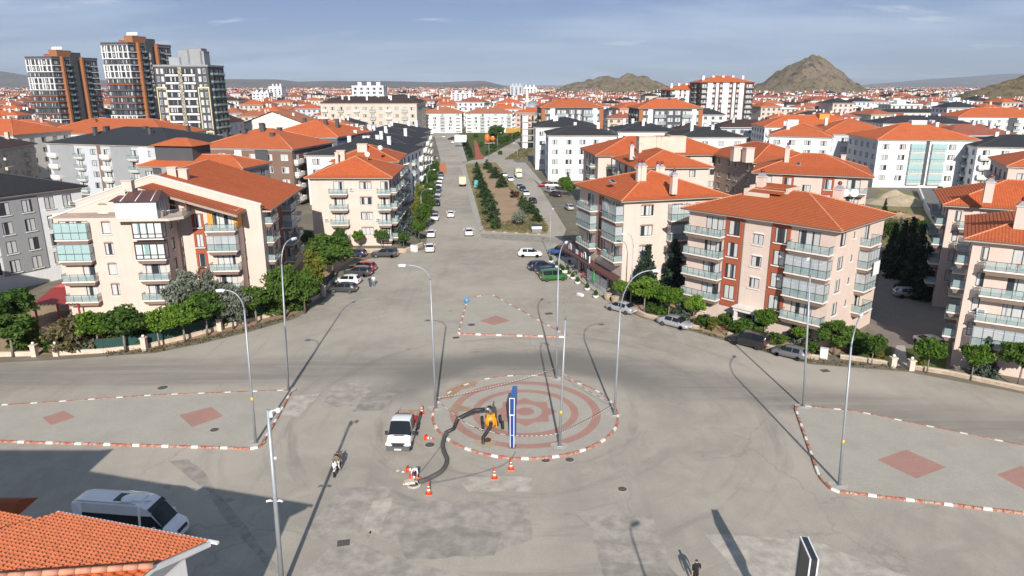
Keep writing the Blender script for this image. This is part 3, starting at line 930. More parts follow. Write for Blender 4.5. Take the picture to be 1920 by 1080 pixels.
            if i in glazed:
                H = round(self.fh - 0.62, 2)
                put('glazing_frame', glaz_mesh(w, d, n, H, 'rail_steel'), bal)
                for k in range(n):
                    put('glass_pane', gpanel_mesh(pw - 0.07, gl, 0.99, H - 0.02), bal, (-w / 2 + 0.065 + (k + 0.5) * pw, -d + 0.085, 0))
                for s in (-1, 1):
                    put('glass_pane', gpanel_mesh(d - 0.24, gl, 0.99, H - 0.11), bal, (s * (w / 2 - 0.065), -d / 2 + 0.03, 0), math.pi / 2)
        return self
    def finish(self, roof='hip', tiles='tile_orange', pitch=0.36, flat_tiles=None, wall_of=None, base_m=None, bands=True, fascia=('trim_cream', 'gutter'), parapet=0.0, cap='ridge_clay'):
        W, D, z1 = self.W, self.D, self.eave
        mats = [MATS[self.wall]]
        b = MB()
        for face in 'frbl':
            org, r, L = self.F[face]
            mi = 0
            if wall_of and face in wall_of:
                m = MATS[wall_of[face]]
                if m not in mats: mats.append(m)
                mi = mats.index(m)
            st = len(b.v)
            wall_grid(b, 0, L, -0.05, z1, self.holes[face], rec=0.16, mi=mi)
            b.xf(Matrix.Translation((org[0], org[1], 0)) @ Matrix.Rotation(r, 4, 'Z'), st)
        b.quad([(0, 0, z1), (W, 0, z1), (W, D, z1), (0, D, z1)])
        self.wallobj = b.obj('wall', mats, self.root)
        if bands and not self.lod:
            b = MB()
            for z in self.floors[1:]:
                for (x0, x1, y0, y1) in ((-.025, W + .025, -.025, -.002), (-.025, W + .025, D + .002, D + .025), (-.025, -.002, 0, D), (W + .002, W + .025, 0, D)):
                    b.box(x0, x1, y0, y1, z - 0.30, z - 0.24)
            b.obj('string_course', MATS['trim_cream' if self.wall == 'cream' else self.wall], self.root)
        o = self.over
        ft = self.lod > 0 if flat_tiles is None else flat_tiles
        if roof == 'flat':
            b = MB()
            b.box(-o, W + o, -o, D + o, z1 + 0.004, z1 + 0.25, 1)
            p = parapet or 0.6
            for (x0, x1, y0, y1) in ((-o, W + o, -o, -o + .2), (-o, W + o, D + o - .2, D + o), (-o, -o + .2, -o + .2, D + o - .2), (W + o - .2, W + o, -o + .2, D + o - .2)):
                b.box(x0, x1, y0, y1, z1 + 0.252, z1 + p, 0)
            self.roof = b.obj('roof', [MATS[fascia[0]], MATS[tiles]], self.root)
            self.ridge = z1 + 0.25
            return self
        x0, x1, y0, y1 = -o, W + o, -o, D + o
        ez = z1 + 0.22
        b = MB()
        if roof == 'hip':
            rw, rd = x1 - x0, y1 - y0
            hz = min(rw, rd) / 2 * pitch
            if rw >= rd:
                r0, r1 = Vector((x0 + rd / 2, (y0 + y1) / 2, ez + hz)), Vector((x1 - rd / 2, (y0 + y1) / 2, ez + hz))
                sl = (((x0, y0), (x1, y0), r0, r1), ((x1, y0), (x1, y1), r1, r1), ((x1, y1), (x0, y1), r1, r0), ((x0, y1), (x0, y0), r0, r0))
            else:
                r0, r1 = Vector(((x0 + x1) / 2, y0 + rw / 2, ez + hz)), Vector(((x0 + x1) / 2, y1 - rw / 2, ez + hz))
                sl = (((x0, y0), (x1, y0), r0, r0), ((x1, y0), (x1, y1), r0, r1), ((x1, y1), (x0, y1), r1, r1), ((x0, y1), (x0, y0), r1, r0))
            for p, q, a, c in sl:
                course_slope(b, (*p, ez), (*q, ez), a, c, flat=ft)
            hips = [((x0, y0), sl[0][2]), ((x1, y0), sl[0][3]), ((x1, y1), sl[2][2]), ((x0, y1), sl[2][3])]
            lines = [((*p, ez), q) for p, q in hips] + [(r0, r1)]
        else:  # gable, ridge along y ('gy') or along x ('gx')
            if roof == 'gy':
                hz = (x1 - x0) / 2 * pitch; xm = (x0 + x1) / 2
                r0, r1 = Vector((xm, y0, ez + hz)), Vector((xm, y1, ez + hz))
                course_slope(b, (x0, y1, ez), (x0, y0, ez), r1, r0, flat=ft); course_slope(b, (x1, y0, ez), (x1, y1, ez), r0, r1, flat=ft)
                ga = MB()
                for y, s in ((0, 1), (D, -1)):
                    ga.quad([(0, y, z1), (W, y, z1), (xm, y, z1 + W / 2 * pitch)][::s])
                ga.obj('gable', MATS[self.wall], self.root)
            else:
                hz = (y1 - y0) / 2 * pitch; ym = (y0 + y1) / 2
                r0, r1 = Vector((x0, ym, ez + hz)), Vector((x1, ym, ez + hz))
                course_slope(b, (x0, y0, ez), (x1, y0, ez), r0, r1, flat=ft); course_slope(b, (x1, y1, ez), (x0, y1, ez), r1, r0, flat=ft)
                ga = MB()
                for x, s in ((0, -1), (W, 1)):
                    ga.quad([(x, 0, z1), (x, D, z1), (x, ym, z1 + D / 2 * pitch)][::s])
                ga.obj('gable', MATS[self.wall], self.root)
            lines = [(r0, r1)]
        self.ridge = ez + hz
        self.roof = b.obj('roof', MATS[tiles], self.root)
        b = MB()
        if not self.lod:
            for p, q in lines:
                if (Vector(q) - Vector(p)).length > 0.5: cap_line(b, p, q)
            b.obj('ridge_cap', MATS[cap], self.roof)
        elif cap:
            for p, q in lines:
                if (Vector(q) - Vector(p)).length > 0.5: b.tube([p, q], 0.12, 4)
            b.obj('ridge_cap', MATS[cap], self.roof)
        if roof == 'hip':
            b = MB()
            b.box(x0 + .06, x1 - .06, y0 + .06, y1 - .06, z1 + 0.004, z1 + 0.13, 0)
            b.box(x0 - .04, x1 + .04, y0 - .04, y1 + .04, z1 + 0.132, z1 + 0.215, 1)
            b.box(-0.12, W + 0.12, -0.12, D + 0.12, z1 - 0.3, z1 + 0.002, 0)
            b.obj('eave', [MATS[fascia[0]], MATS[fascia[1]]], self.root)
        return self
    def chimney(self, x, y, w=0.8, d=0.8, z0=None, h=1.8, m='cream', cowl=True, name='chimney'):
        z0 = self.eave + 0.3 if z0 is None else z0
        b = MB()
        b.box(x - w / 2, x + w / 2, y - d / 2, y + d / 2, z0, z0 + h)
        b.box(x - w / 2 - .1, x + w / 2 + .1, y - d / 2 - .1, y + d / 2 + .1, z0 + h + .001, z0 + h + .12)
        c = b.obj(name, MATS[m], self.roof)
        if cowl:
            k = MB()
            k.frustum((x - w / 2 - .05, x + w / 2 + .05, y - d / 2 - .05, y + d / 2 + .05), (x - .12, x + .12, y - .12, y + .12), z0 + h + .121, z0 + h + .6)
            k.obj('cowl', MATS['lead'], c)
            k = MB(); k.ball((x, y, z0 + h + .78), 0.27, n=10, m=7)
            k.obj('spinning_vent', MATS['red_vent'], c)
        return c
    def skylight(self, x, y, z, slope=0.35):
        b = MB(); b.box(-.4, .4, -.55, .55, 0, .14); b.box(-.32, .32, -.47, .47, .142, .16, 1)
        o = b.obj('skylight', [MATS['zinc'], MATS['pane_dark']], self.roof, (x, y, z)); o.rotation_euler = (math.atan(slope), 0, 0)
    def dish(self, x, y, z, r=0.6, rz=0.0):
        b = MB()
        b.tube([(x, y, z), (x, y, z + 0.9)], 0.04, 6)
        n, pr = len(b.v), [(r, 0.22), (r * .7, .1), (r * .35, .025), (0.02, 0)]
        b.lathe(pr, 14)
        b.xf(Matrix.Translation((x, y - 0.12, z + 1.1)) @ Matrix.Rotation(rz, 4, 'Z') @ Matrix.Rotation(R(70), 4, 'X'), n)
        b.obj('satellite_dish', MATS['ac_white'], self.roof)
mat('red_vent', (0.22, 0.035, 0.04), 0.35, 0.3, var=0)

def wall_grid(b, x0, x1, z0, z1, holes, rec=0.16, mi=0):
    """an upright sheet in the xz plane with true openings and their reveals"""
    holes = [(max(a, x0), min(c, x1), max(d, z0), min(e, z1)) for a, c, d, e in holes]
    xs = sorted({x0, x1} | {round(v, 3) for h in holes for v in h[:2]})
    zs = sorted({z0, z1} | {round(v, 3) for h in holes for v in h[2:]})
    for k in range(len(zs) - 1):
        zc = (zs[k] + zs[k + 1]) / 2
        run = None
        row = [h for h in holes if h[2] < zc < h[3]]
        for i in range(len(xs) - 1):
            xc = (xs[i] + xs[i + 1]) / 2
            inh = any(h[0] < xc < h[1] for h in row)
            if not inh and run is None: run = xs[i]
            if inh and run is not None:
                b.quad([(run, 0, zs[k]), (xs[i], 0, zs[k]), (xs[i], 0, zs[k + 1]), (run, 0, zs[k + 1])], mi); run = None
        if run is not None:
            b.quad([(run, 0, zs[k]), (x1, 0, zs[k]), (x1, 0, zs[k + 1]), (run, 0, zs[k + 1])], mi)
    for a, c, d, e in holes:
        b.quad([(a, 0, d), (a, rec, d), (a, rec, e), (a, 0, e)][::-1], mi); b.quad([(c, 0, d), (c, rec, d), (c, rec, e), (c, 0, e)], mi)
        b.quad([(a, 0, d), (c, 0, d), (c, rec, d), (a, rec, d)], mi); b.quad([(a, 0, e), (c, 0, e), (c, rec, e), (a, rec, e)][::-1], mi)
def off(A, yaw, w):
    return (A[0] + w * math.cos(R(yaw)), A[1] + w * math.sin(R(yaw)))
def lettering(text, size, parent, loc, rot, m, extrude=.004, align='CENTER', name='lettering'):
    cu = bpy.data.curves.new(name, 'FONT'); cu.body = text; cu.size = size; cu.align_x = align; cu.extrude = extrude; cu.shear = .15 if m == 'letter_blue' else 0
    t = bpy.data.objects.new(name, cu); COL.objects.link(t)
    bpy.context.view_layer.update()
    me = bpy.data.meshes.new_from_object(t.evaluated_get(bpy.context.evaluated_depsgraph_get()))
    bpy.data.objects.remove(t); bpy.data.curves.remove(cu)
    me.name = name; me.materials.clear(); me.materials.append(MATS[m])
    o = put(name, me, parent, loc); o.rotation_euler = rot
    return o

# ================================================================== the blocks of flats round the junction
def local(bk, u, v, z):
    w = G(u, v, z)
    return bk.root.matrix_basis.inverted() @ w
def chim_at(bk, u, v, z, **kw):
    q = local(bk, u, v, z)
    bk.chimney(q.x, q.y, z0=z - 1.2, h=kw.pop('h', 2.6), **kw)
def side_fill(bk, face, cols, w=1.3, **kw):
    for x in cols: bk.win(face, x, w, **kw)

# --- the cream block behind the parked cars (red strips on its front)
k = Block('apartment_building', 'cream apartment block with two brick-red window strips behind the silver sedan and dark van', (22.1, 92.5), (36.5, 77.1), 15.7, 14.2)
R1 = k
k.balcony('f', .145, 5.4, floors=(0, 1, 2, 3), door=2.5, doorx=1.0)
k.panel('f', .345, 2.3, 'brick_red', wins=(1.5, 1.85, 0.35))
k.win('f', .515, 1.35, 1.35, -0.35, floors=(1, 2, 3), lintel='trim_white')
k.panel('f', .665, 2.3, 'brick_red', wins=(1.5, 1.85, 0.35))
k.balcony('f', .865, 5.1, floors=(0, 1, 2, 3), glazed=(1, 2), door=2.6, doorx=-0.5)
k.win('f', .12, 2.2, 1.1, -2.1, floors=(0,)); k.win('f', .86, 2.4, 1.1, -2.1, floors=(0,))
k.win('r', .14, 1.5, 1.55, 0.7, 2); k.balcony('r', .62, 3.4, floors=(0, 1, 2, 3), glazed=(1, 2), door=1.8); k.win('r', .36, .6, .8, 1.2, 1)
for f in 'bl':
    for x in (.18, .4, .62, .84): k.win(f, x, 1.4)
k.finish(pitch=0.34)
chim_at(k, 1571, 376, 16.0, w=0.95, d=0.95)
chim_at(k, 1427, 352, 17.0, w=0.9, d=0.9)
q = local(k, 1521, 388, 15.6); k.skylight(q.x, q.y, 15.75)
q = local(k, 1583, 378, 15.6); k.dish(q.x, q.y, 15.6, 0.5, 0.5); k.dish(q.x + 0.9, q.y + 0.6, 15.6, 0.5, 0.5)
b = MB()   # stair-head with its own little roof behind low parapets
q = local(k, 1440, 368, 16.2)
x, y = q.x, q.y
b.box(x - 2.6, x + 2.6, y, y + 3.4, 15.0, 17.0); b.box(x - 2.6, x - 2.2, y - 1.5, y - .002, 15.0, 17.1); b.box(x - 2.198, x + .8, y - 1.5, y - 1.2, 15.0, 16.7)
b.box(x - 2.65, x - 2.3, y + .02, y + 3.42, 17.001, 17.4); b.box(x + 2.3, x + 2.65, y + .02, y + 3.42, 17.001, 17.4); b.box(x - 2.298, x + 2.298, y + 3.1, y + 3.45, 17.001, 17.4)
sh = b.obj('stair_head', MATS['trim_cream'], k.roof)
b = MB(); course_slope(b, (x - 2.2, y - 1.15, 16.72), (x + 2.3, y - 1.15, 16.72), (x - 2.2, y + 3.1, 17.5), (x + 2.3, y + 3.1, 17.5)); b.obj('stair_head_roof', MATS['tile_orange'], sh)
b = MB(); c = k.at('f', .515 * k.W, 0)   # porch over the entrance
b.box(c[0] - 1.7, c[0] + 1.7, -1.5, -.003, 2.6, 3.0); b.box(c[0] - 1.85, c[0] + 1.85, -1.65, -.003, 3.001, 3.15); b.box(c[0] - 1.6, c[0] - 1.25, -1.4, -1.05, 0, 2.599); b.box(c[0] + 1.25, c[0] + 1.6, -1.4, -1.05, 0, 2.599)
b.obj('porch', MATS['trim_white'], k.root)
put_window(k.root, c[0], 0.1, 1.8, 2.3, 2, 'frame_brown', 'pane_dark', 0, name='door', off=-.16)
b = MB()
for s in (-.42, .44): b.tube([(c[0] + s * 4.6, -.08, 0.3), (c[0] + s * 4.6, -.08, 14.0)], .06, 6)
b.obj('downpipe', MATS['gutter'], k.root)

# --- the cafe block
k = Block('apartment_building', 'cream apartment block above the cafe with brown awning, orange hip roof', (15.2, 98.1), (32.0, 103.0), 18.7, 14.2, fh=2.92, base=5.4, nf=3)
R2 = k
k.win('f', 3.6, 2.0, 1.5, .75, 3, lintel='trim_brown'); k.balcony('f', 8.3, 3.0, glazed=(1, 2), door=1.8); k.win('f', 12.0, 1.6)
k.balcony('l', 14.4, 4.8, glazed=(1, 2), door=2.6); k.win('l', 10.7, 1.0, 1.5, .7, 1, lintel='trim_brown')
k.panel('l', 9.0, 1.6, 'brick_red', wins=(.95, 1.85, .35)); k.balcony('l', 4.6, 5.6, glazed=(1,), door=2.4)
k.win('f', 4.0, 2.4, 2.2, -4.8, 3, floors=(0,)); k.win('f', 9.0, 2.4, 2.2, -4.8, 3, floors=(0,))
for x in (2.5, 6.5, 10.5, 14.0): k.win('l', x, 3.0, 2.4, -5.0, 3, floors=(0,), pm='pane_dark', sill=None)
side_fill(k, 'r', (.2, .45, .8)); side_fill(k, 'b', (.2, .5, .8))
k.finish(pitch=0.34)
chim_at(k, 1205, 330, 17.0); chim_at(k, 1263, 348, 16.2); chim_at(k, 1198, 330, 17.0, w=.7, d=.7)
q = local(k, 1148, 342, 16.0); k.skylight(q.x, q.y, 16.1)
aw = [G(1045, 461, 2.9), G(1151, 526, 2.9), G(1188, 505, 3.7), G(1078, 452, 3.7)]
b = MB(); inv = k.root.matrix_basis.inverted(); lp = [inv @ p for p in aw]
b.quad(lp); b.quad([p - Vector((0, 0, .12)) for p in lp][::-1])
for i in range(4):
    a, c = lp[i], lp[(i + 1) % 4]
    b.quad([a - Vector((0, 0, .28 if i == 0 else .12)), c - Vector((0, 0, .28 if i == 0 else .12)), c, a])
plaster('awning', (0.115, 0.050, 0.040), 0.3)
b.obj('awning', MATS['awning'], k.root)
for f in (.02, .2, .38, .56, .74, .96):
    p = lp[0].lerp(lp[1], f) + (lp[3] - lp[0]) * 0.05
    MB().box(p.x - .06, p.x + .06, p.y - .06, p.y + .06, 0, 2.72).obj('awning_post', MATS['rail_dark'], k.root)
for f0, f1 in ((.58, .68), (.69, .79), (.80, .90)):
    p, p2 = lp[0].lerp(lp[1], f0), lp[0].lerp(lp[1], f1)
    b = MB(); b.quad([(p.x, p.y, .05), (p2.x, p2.y, .05), (p2.x, p2.y, 2.2), (p.x, p.y, 2.2)]); b.obj('terrace_glass', MATS['balcony_glass'], k.root)

# --- blocks behind those two
k = Block('apartment_building', 'cream apartment block directly behind the cafe block, long orange hip roof', off((23.8, 138.9), 5, 0), off((23.8, 138.9), 5, 16), 21.0, 14.2)
k.balcony('l', .78, 5.0, floors=(1, 2, 3), glazed=(2,), door=2.2); k.balcony('l', .25, 5.0, floors=(1, 2, 3), door=2.2); k.panel('l', .52, 1.6, 'brick_red', wins=(.95, 1.85, .35))
k.balcony('f', 3.0, 3.4, floors=(1, 2, 3), door=1.8); side_fill(k, 'f', (7.0, 11.0)); side_fill(k, 'r', (.25, .7)); k.finish(pitch=0.34)
chim_at(k, 1240, 330, 15.4); chim_at(k, 1232, 330, 15.4, w=.6, d=.6)
q = local(k, 1190, 293, 16); k.skylight(q.x, q.y, 16.0)
k = Block('apartment_building', 'cream apartment block with wide rooftop boxes between the white block and the orange roofs', off((19.0, 164.0), 5, 0), off((19.0, 164.0), 5, 33), 20.0, 14.2)
k.balcony('l', .7, 4.6, floors=(1, 2, 3), door=2.2); k.balcony('f', 4.0, 4.0, floors=(1, 2, 3), door=2.0)
side_fill(k, 'f', (14, 21, 27)); side_fill(k, 'l', (.25, .45)); k.finish(pitch=0.36)
for u, w in ((1219, 5.6), (1242, 3.2), (1260, 5.6)): q = local(k, u, 262, 18.2); k.chimney(q.x, q.y, w, 2.6, 15.5, 3.4, 'trim_cream', False, 'rooftop_box')
chim_at(k, 1184, 288, 16.5); chim_at(k, 1200, 282, 16.5, w=.6, d=.6, cowl=False)
k = Block('apartment_building', 'cream apartment block, side wall in painted shade, orange roof, second row behind the red-strip block', off((49.8, 148.6), 10, 0), off((49.8, 148.6), 10, 17), 24.0, 14.2)
side_fill(k, 'l', (.12, .3, .52, .66, .9), 1.2, lintel='trim_brown'); side_fill(k, 'f', (.25, .7)); side_fill(k, 'r', (.2, .5, .8))
k.finish(pitch=0.36, wall_of={'l': 'taupe'})  # left wall in taupe: its shade is put into the wall colour
chim_at(k, 1380, 290, 17.2, w=1.6, d=1.4, cowl=False); chim_at(k, 1403, 292, 17.2, w=1.6, d=1.4, cowl=False)
k = Block('apartment_building', 'cream apartment block behind the red-strip block, beside the rubble heap', (44.2, 132.0), (63.3, 124.3), 17.0, 14.2)
k.balcony('f', .1, 3.6, floors=(1, 2, 3), door=1.8); k.panel('f', .3, 1.9, 'brick_red', wins=(1.3, 1.85, .35)); k.win('f', .47, 1.4, 1.35, -.35, floors=(1, 2, 3)); k.panel('f', .66, 1.9, 'brick_red', wins=(1.3, 1.85, .35))
k.balcony('f', .88, 4.2, floors=(1, 2, 3), door=2.2); side_fill(k, 'r', (.2, .5, .8)); side_fill(k, 'l', (.3, .7)); k.finish(pitch=0.36)
q = local(k, 1497, 310, 15.6); k.skylight(q.x, q.y, 15.8)
chim_at(k, 1476, 292, 17.2); chim_at(k, 1580, 305, 15.6, cowl=False)

# --- the two blocks at the edge of the picture beyond the shaded courtyard
for (A, yaw, lab) in (((58.0, 95.0), -26, 'cream apartment block with ribbed orange roof, behind the one with orange balcony chairs'), ((47.4, 73.0), -32, 'nearest right-hand cream block with orange chairs on its top balcony')):
    k = Block('apartment_building', lab, A, off(A, yaw, 20), 16.0, 14.2)
    k.win('f', 1.2, .7, 1.5, .7, 1); k.balcony('f', 4.6, 6.6, floors=(0, 1, 2, 3), glazed=(0,), door=3.6, doorx=0.8); k.panel('f', 9.2, 2.0, 'brick_red', wins=(1.4, 1.85, .35)); k.win('f', 11.6, 1.3, 1.35, -.35, floors=(1, 2, 3)); k.balcony('f', 15.6, 4.6, floors=(0, 1, 2, 3), door=2.4)
    k.balcony('l', .86, 2.6, floors=(0, 1, 2, 3), door=1.4); k.win('l', .62, 1.2); k.balcony('l', .3, 3.6, floors=(0, 1, 2, 3), door=1.8)
    side_fill(k, 'r', (.2, .5, .8)); k.finish(pitch=0.36)
    chim_at(k, *((1853, 362, 16.5) if A[0] > 50 else (1913, 412, 16.4)), w=1.0, d=1.0)
R9 = k
# --- left side of the avenue
k = Block('apartment_building', 'pale pink-cream corner block on the avenue with orange hip roof and satellite dish', (-39.0, 133.3), (-22.4, 133.7), 19.0, 13.0, base=1.35, fh=2.92)
L2 = k
k.balcony('f', .36, 3.5, floors=(0, 1, 2, 3), door=2.0); k.win('f', .70, 2.3, 1.4, .8, 3, lintel='trim_brown'); k.balcony('f', .94, 2.6, floors=(0, 1, 2, 3), door=1.4)
for x in (.14, .42, .72): k.balcony('r', x, 3.0, floors=(0, 1, 2, 3), door=1.8)
side_fill(k, 'r', (.28, .57, .9), 1.1); side_fill(k, 'l', (.3, .7)); k.finish(pitch=0.38)
chim_at(k, 640, 296, 15.8, w=1.6, d=1.2, cowl=False); chim_at(k, 632, 300, 15.6, w=.6, d=.6, cowl=False)
q = local(k, 689, 300, 15.6); k.dish(q.x, q.y, 15.6, 0.5, 0.3)
yl = k.yaw
v = (-math.sin(yl), math.cos(yl))
A, B = (-40.5, 158.4), (-25.0, 159.0)
k = Block('apartment_building', 'cream block with orange hip roof just behind the corner block on the avenue', A, B, 17.0, 13.4, base=1.35, fh=2.95)
for x in (.2, .5, .8): k.balcony('r', x, 3.0, floors=(0, 1, 2, 3), door=1.8)
side_fill(k, 'f', (.3, .7)); k.finish(pitch=0.38)
q = local(k, 713, 285, 15.8); k.dish(q.x, q.y, 15.6, 0.5, 0.3); chim_at(k, 680, 282, 15.6, w=2.2, d=1.4, cowl=False)

def avenue_block(lab, A, yaw, W, D, eave, tiles='tile_dark', wall='white_wall', nf=4, fm='frame_dark', cap='ridge_dark', roof='hip', pitch=.36, chims=4, cm='white_wall', bal='r', lod=1, strips=None, base=1.4, **kw):
    k = Block('apartment_building', lab, A, off(A, yaw, W), D, eave, 0.6, wall, fh=(eave - base - .3) / nf, base=base, nf=nf, lod=lod, frame=fm)
    for face in 'frl':
        L = k.F[face][2]; n = max(2, int(L / 4.2))
        for i in range(n):
            x = (i + .5) / n * L
            if face in bal and i % 2 == 0: k.balcony(face, x, min(3.2, L / n * .9), 1.1, door=1.8, slab=('trim_white', 'trim_white'), solid=(i % 4 == 0))
            else: k.win(face, x, 2.0, 1.55, .7, n=3)
    if strips:
        for face, x, w, m in strips: k.panel(face, x, w, m)
    k.finish(roof=roof, tiles=tiles, pitch=pitch if tiles != 'tile_dark' else pitch * .72, cap=cap, fascia=('trim_white', 'gutter'), **kw)
    for i in range(chims):
        k.chimney(random.uniform(.2, .8) * k.W, random.uniform(.2, .8) * k.D, .9, .9, eave + .5, (k.ridge - eave) * .6 + 1.3, cm, False)
    return k
random.seed(11)
for i, (y, d, w, lab) in enumerate(((181, 26, 26, 'first'), (209, 26, 26, 'second'), (238, 24, 24, 'third'), (265, 24, 24, 'fourth'))):
    xr = -23.5 - .075 * (y - 134)
    k = avenue_block('white black-roofed block on the avenue, %s of the row beyond the orange roofs' % lab, (xr - w, y + 1.5), -4, w, d, 12.6, chims=5)
avenue_block('white block with long flat dark roof and teal balcony glass behind the orange-roofed blocks', (-72, 232), -3, 36, 16, 12.4, chims=3, bal='f')
avenue_block('white block with dark hip roof and small white dormers, beside the long flat dark roof', (-86, 262), -3, 36, 16, 12.6, chims=4, bal='f')
# blocks left of those
k = avenue_block('brown and grey block with orange hip roof and a white wall strip, tall dark chimneys', (-81.7, 185.7), -12, 27.5, 24, 14.2, 'tile_orange', 'brown_wall', cap='ridge_clay', fm='frame_white', chims=0, strips=(('f', .43, 1.9, 'white_wall'), ('f', .68, 3.6, 'charcoal')))
for x, y, h in ((.15, .3, 2.2), (.24, .4, 2.4), (.33, .35, 3.0), (.45, .5, 4.4), (.5, .42, 4.2), (.62, .55, 3.2), (.66, .3, 2.2)): k.chimney(x * k.W, y * k.D, 1.1, 1.1, 14.6, h + 1.0, 'charcoal', False)
k = avenue_block('dark slate-blue walled block with orange roof, facing the avenue from the second row', (-73, 211), -12, 24, 26, 15.4, 'tile_orange', 'slate_blue', cap='ridge_clay', chims=3, cm='charcoal', bal='')
k = avenue_block('low dark grey block with orange hip roof right behind the stepped cream building', (-81.0, 153.5), -11, 25.5, 12, 13.0, 'tile_orange', 'grey_wall', cap='ridge_clay', chims=0, bal='', strips=(('f', .34, 2.4, 'white_wall'), ('f', .60, 2.2, 'white_wall'), ('f', .18, 2.0, 'charcoal')))
k.chimney(.30 * k.W, .5 * k.D, 9.0, 6.5, 13.0, 4.2, 'charcoal', False, 'rooftop_room')
b = MB()
x0, x1, y0, y1 = .30 * k.W - 5.3, .30 * k.W + 5.3, .5 * k.D - 4, .5 * k.D + 4
rz = 17.35
for p, q, a, c in (((x0, y0), (x1, y0), (x0 + 4, (y0 + y1) / 2), (x1 - 4, (y0 + y1) / 2)), ((x1, y0), (x1, y1), (x1 - 4, (y0 + y1) / 2), (x1 - 4, (y0 + y1) / 2)), ((x1, y1), (x0, y1), (x1 - 4, (y0 + y1) / 2), (x0 + 4, (y0 + y1) / 2)), ((x0, y1), (x0, y0), (x0 + 4, (y0 + y1) / 2), (x0 + 4, (y0 + y1) / 2))):
    course_slope(b, (*p, rz), (*q, rz), (*a, rz + 1.5), (*c, rz + 1.5), flat=True)
b.obj('rooftop_room_roof', MATS['tile_orange'], k.roof)
k = avenue_block('pale grey and white block with broad dark roof, left of the stepped cream building', (-131.9, 203.0), -17, 43, 30, 14.0, 'tile_dark', 'light_grey', bal='fr', chims=6, cm='charcoal', strips=(('f', .13, 8.5, 'grey_wall'), ('f', .62, 7.0, 'grey_wall'), ('f', .44, 1.2, 'brown_wall'), ('f', .8, 3.0, 'white_wall')))
k = avenue_block('cream block with white-edged orange roof in front of the brown tower', (-172, 262), -12, 52, 26, 13.0, 'tile_orange', 'warm_white', cap='ridge_clay', bal='f', chims=5, cm='brick_red')
k = avenue_block('cream block at the picture edge with orange roof and white eaves', (-196, 236), -12, 40, 24, 14.5, 'tile_orange', 'warm_white', cap='ridge_clay', bal='f', chims=3, cm='brick_red')
k = avenue_block('grey gabled house with orange slopes between the two right-hand towers', (-150, 300), -8, 30, 24, 14.5, 'tile_pale', 'light_grey', cap='ridge_clay', roof='gy', bal='', chims=2)
k = avenue_block('pediment-gabled pale house with white balconies and orange slopes beside the tall grey tower', (-128, 330), -4, 40, 24, 11.0, 'tile_pale', 'warm_white', cap='ridge_clay', roof='gy', bal='f', chims=2)
# the grey block at the left edge
k = Block('apartment_building', 'white and grey-brick block with dark roof at the left edge of the picture', (-78.5, 96.5), off((-78.5, 96.5), 62, 21), 26, 14.0, .8, 'white_wall', fh=2.9, base=2.2, nf=4, lod=0)
L0 = k
for x in (7.6, 10.8): k.panel('f', x, 3.19, 'grey_wall', z0=2.3, z1=13.6, wins=(1.5, 1.9, .4))
for x in (2.4, 5.0): k.win('f', x, 1.5, 1.9, .4)
for x in (14.2, 17.0): k.win('f', x, 1.5, 1.9, .4)
k.balcony('r', .22, 3.4, floors=(1, 2, 3), door=2.4); k.win('r', .6, 1.5); side_fill(k, 'l', (.2, .5, .8))
k.finish(tiles='tile_dark', cap='ridge_dark', pitch=.30, fascia=('trim_white', 'frame_dark'), bands=False)
k.chimney(k.W * .55, k.D * .62, 1.0, 1.0, 15.5, 2.6, 'lead', False)
# a neighbour just outside the picture on that side; its shadow falls across the grey block
avenue_block('cream block standing just beyond the left edge, south of the grey-brick block', (-98, 66), 0, 26, 17, 13.5, 'tile_orange', 'cream', cap='ridge_clay', chims=2, cm='cream')

# --- right of the avenue: the white blocks with dark hip roofs
k = avenue_block('white block with dark hip roof and tall corner windows beside the avenue', (11.1, 230.9), 0, 23, 22, 14.2, bal='', chims=2)
k = avenue_block('white block with dark roof standing behind the corner-windowed white block', (8.0, 262), 0, 24, 24, 15.0, bal='', chims=6)
k = avenue_block('white block with dark roof joined to the right of the corner-windowed one', (35.5, 246), 0, 22, 24, 14.4, bal='', chims=6)
k = avenue_block('white gabled block with dark roof nearest the two dark-faced orange-roofed blocks', (52, 226), 0, 22, 20, 14.0, bal='', chims=4)
# dark-faced blocks with white and rust strips
for A, lab in (((13.0, 338.0), 'left'), ((56.0, 325.0), 'right')):
    k = Block('apartment_building', 'dark grey block with white and rust strips and orange roof, %s one of the pair' % lab, A, off(A, 4, 30), 22, 19.6, 0.8, 'charcoal', fh=3.0, base=1.2, nf=6, lod=1, frame='frame_white')
    for x in (.1, .5, .62, .93): k.win('f', x, 2.2, 1.7, .7)
    k.balcony('f', .33, 5.6, 1.0, slab=('light_grey', 'light_grey'), door=4); k.balcony('f', .77, 5.0, 1.0, slab=('light_grey', 'light_grey'), door=4)
    for x, m in ((.03, 'rust'), (.18, 'white_wall'), (.88, 'white_wall'), (.985, 'rust')): k.panel('f', x, 1.9 if m == 'rust' else 2.2, m)
    for x in (.2, .5, .8): k.balcony('l', x, 3.4, 1.0, slab=('brown_wall', 'brown_wall'), door=2)
    side_fill(k, 'r', (.3, .7)); k.finish(pitch=.38, fascia=('light_grey', 'gutter'))
    for i in range(6): k.chimney((.2 + .12 * i) * k.W, .5 * k.D + random.uniform(-2, 2), 1.0, 1.0, 20.5, 3.4, 'charcoal', False)
    k.chimney(.5 * k.W, .55 * k.D, 8, 3, 20.5, 3.6, 'zinc', False, 'roof_lantern')
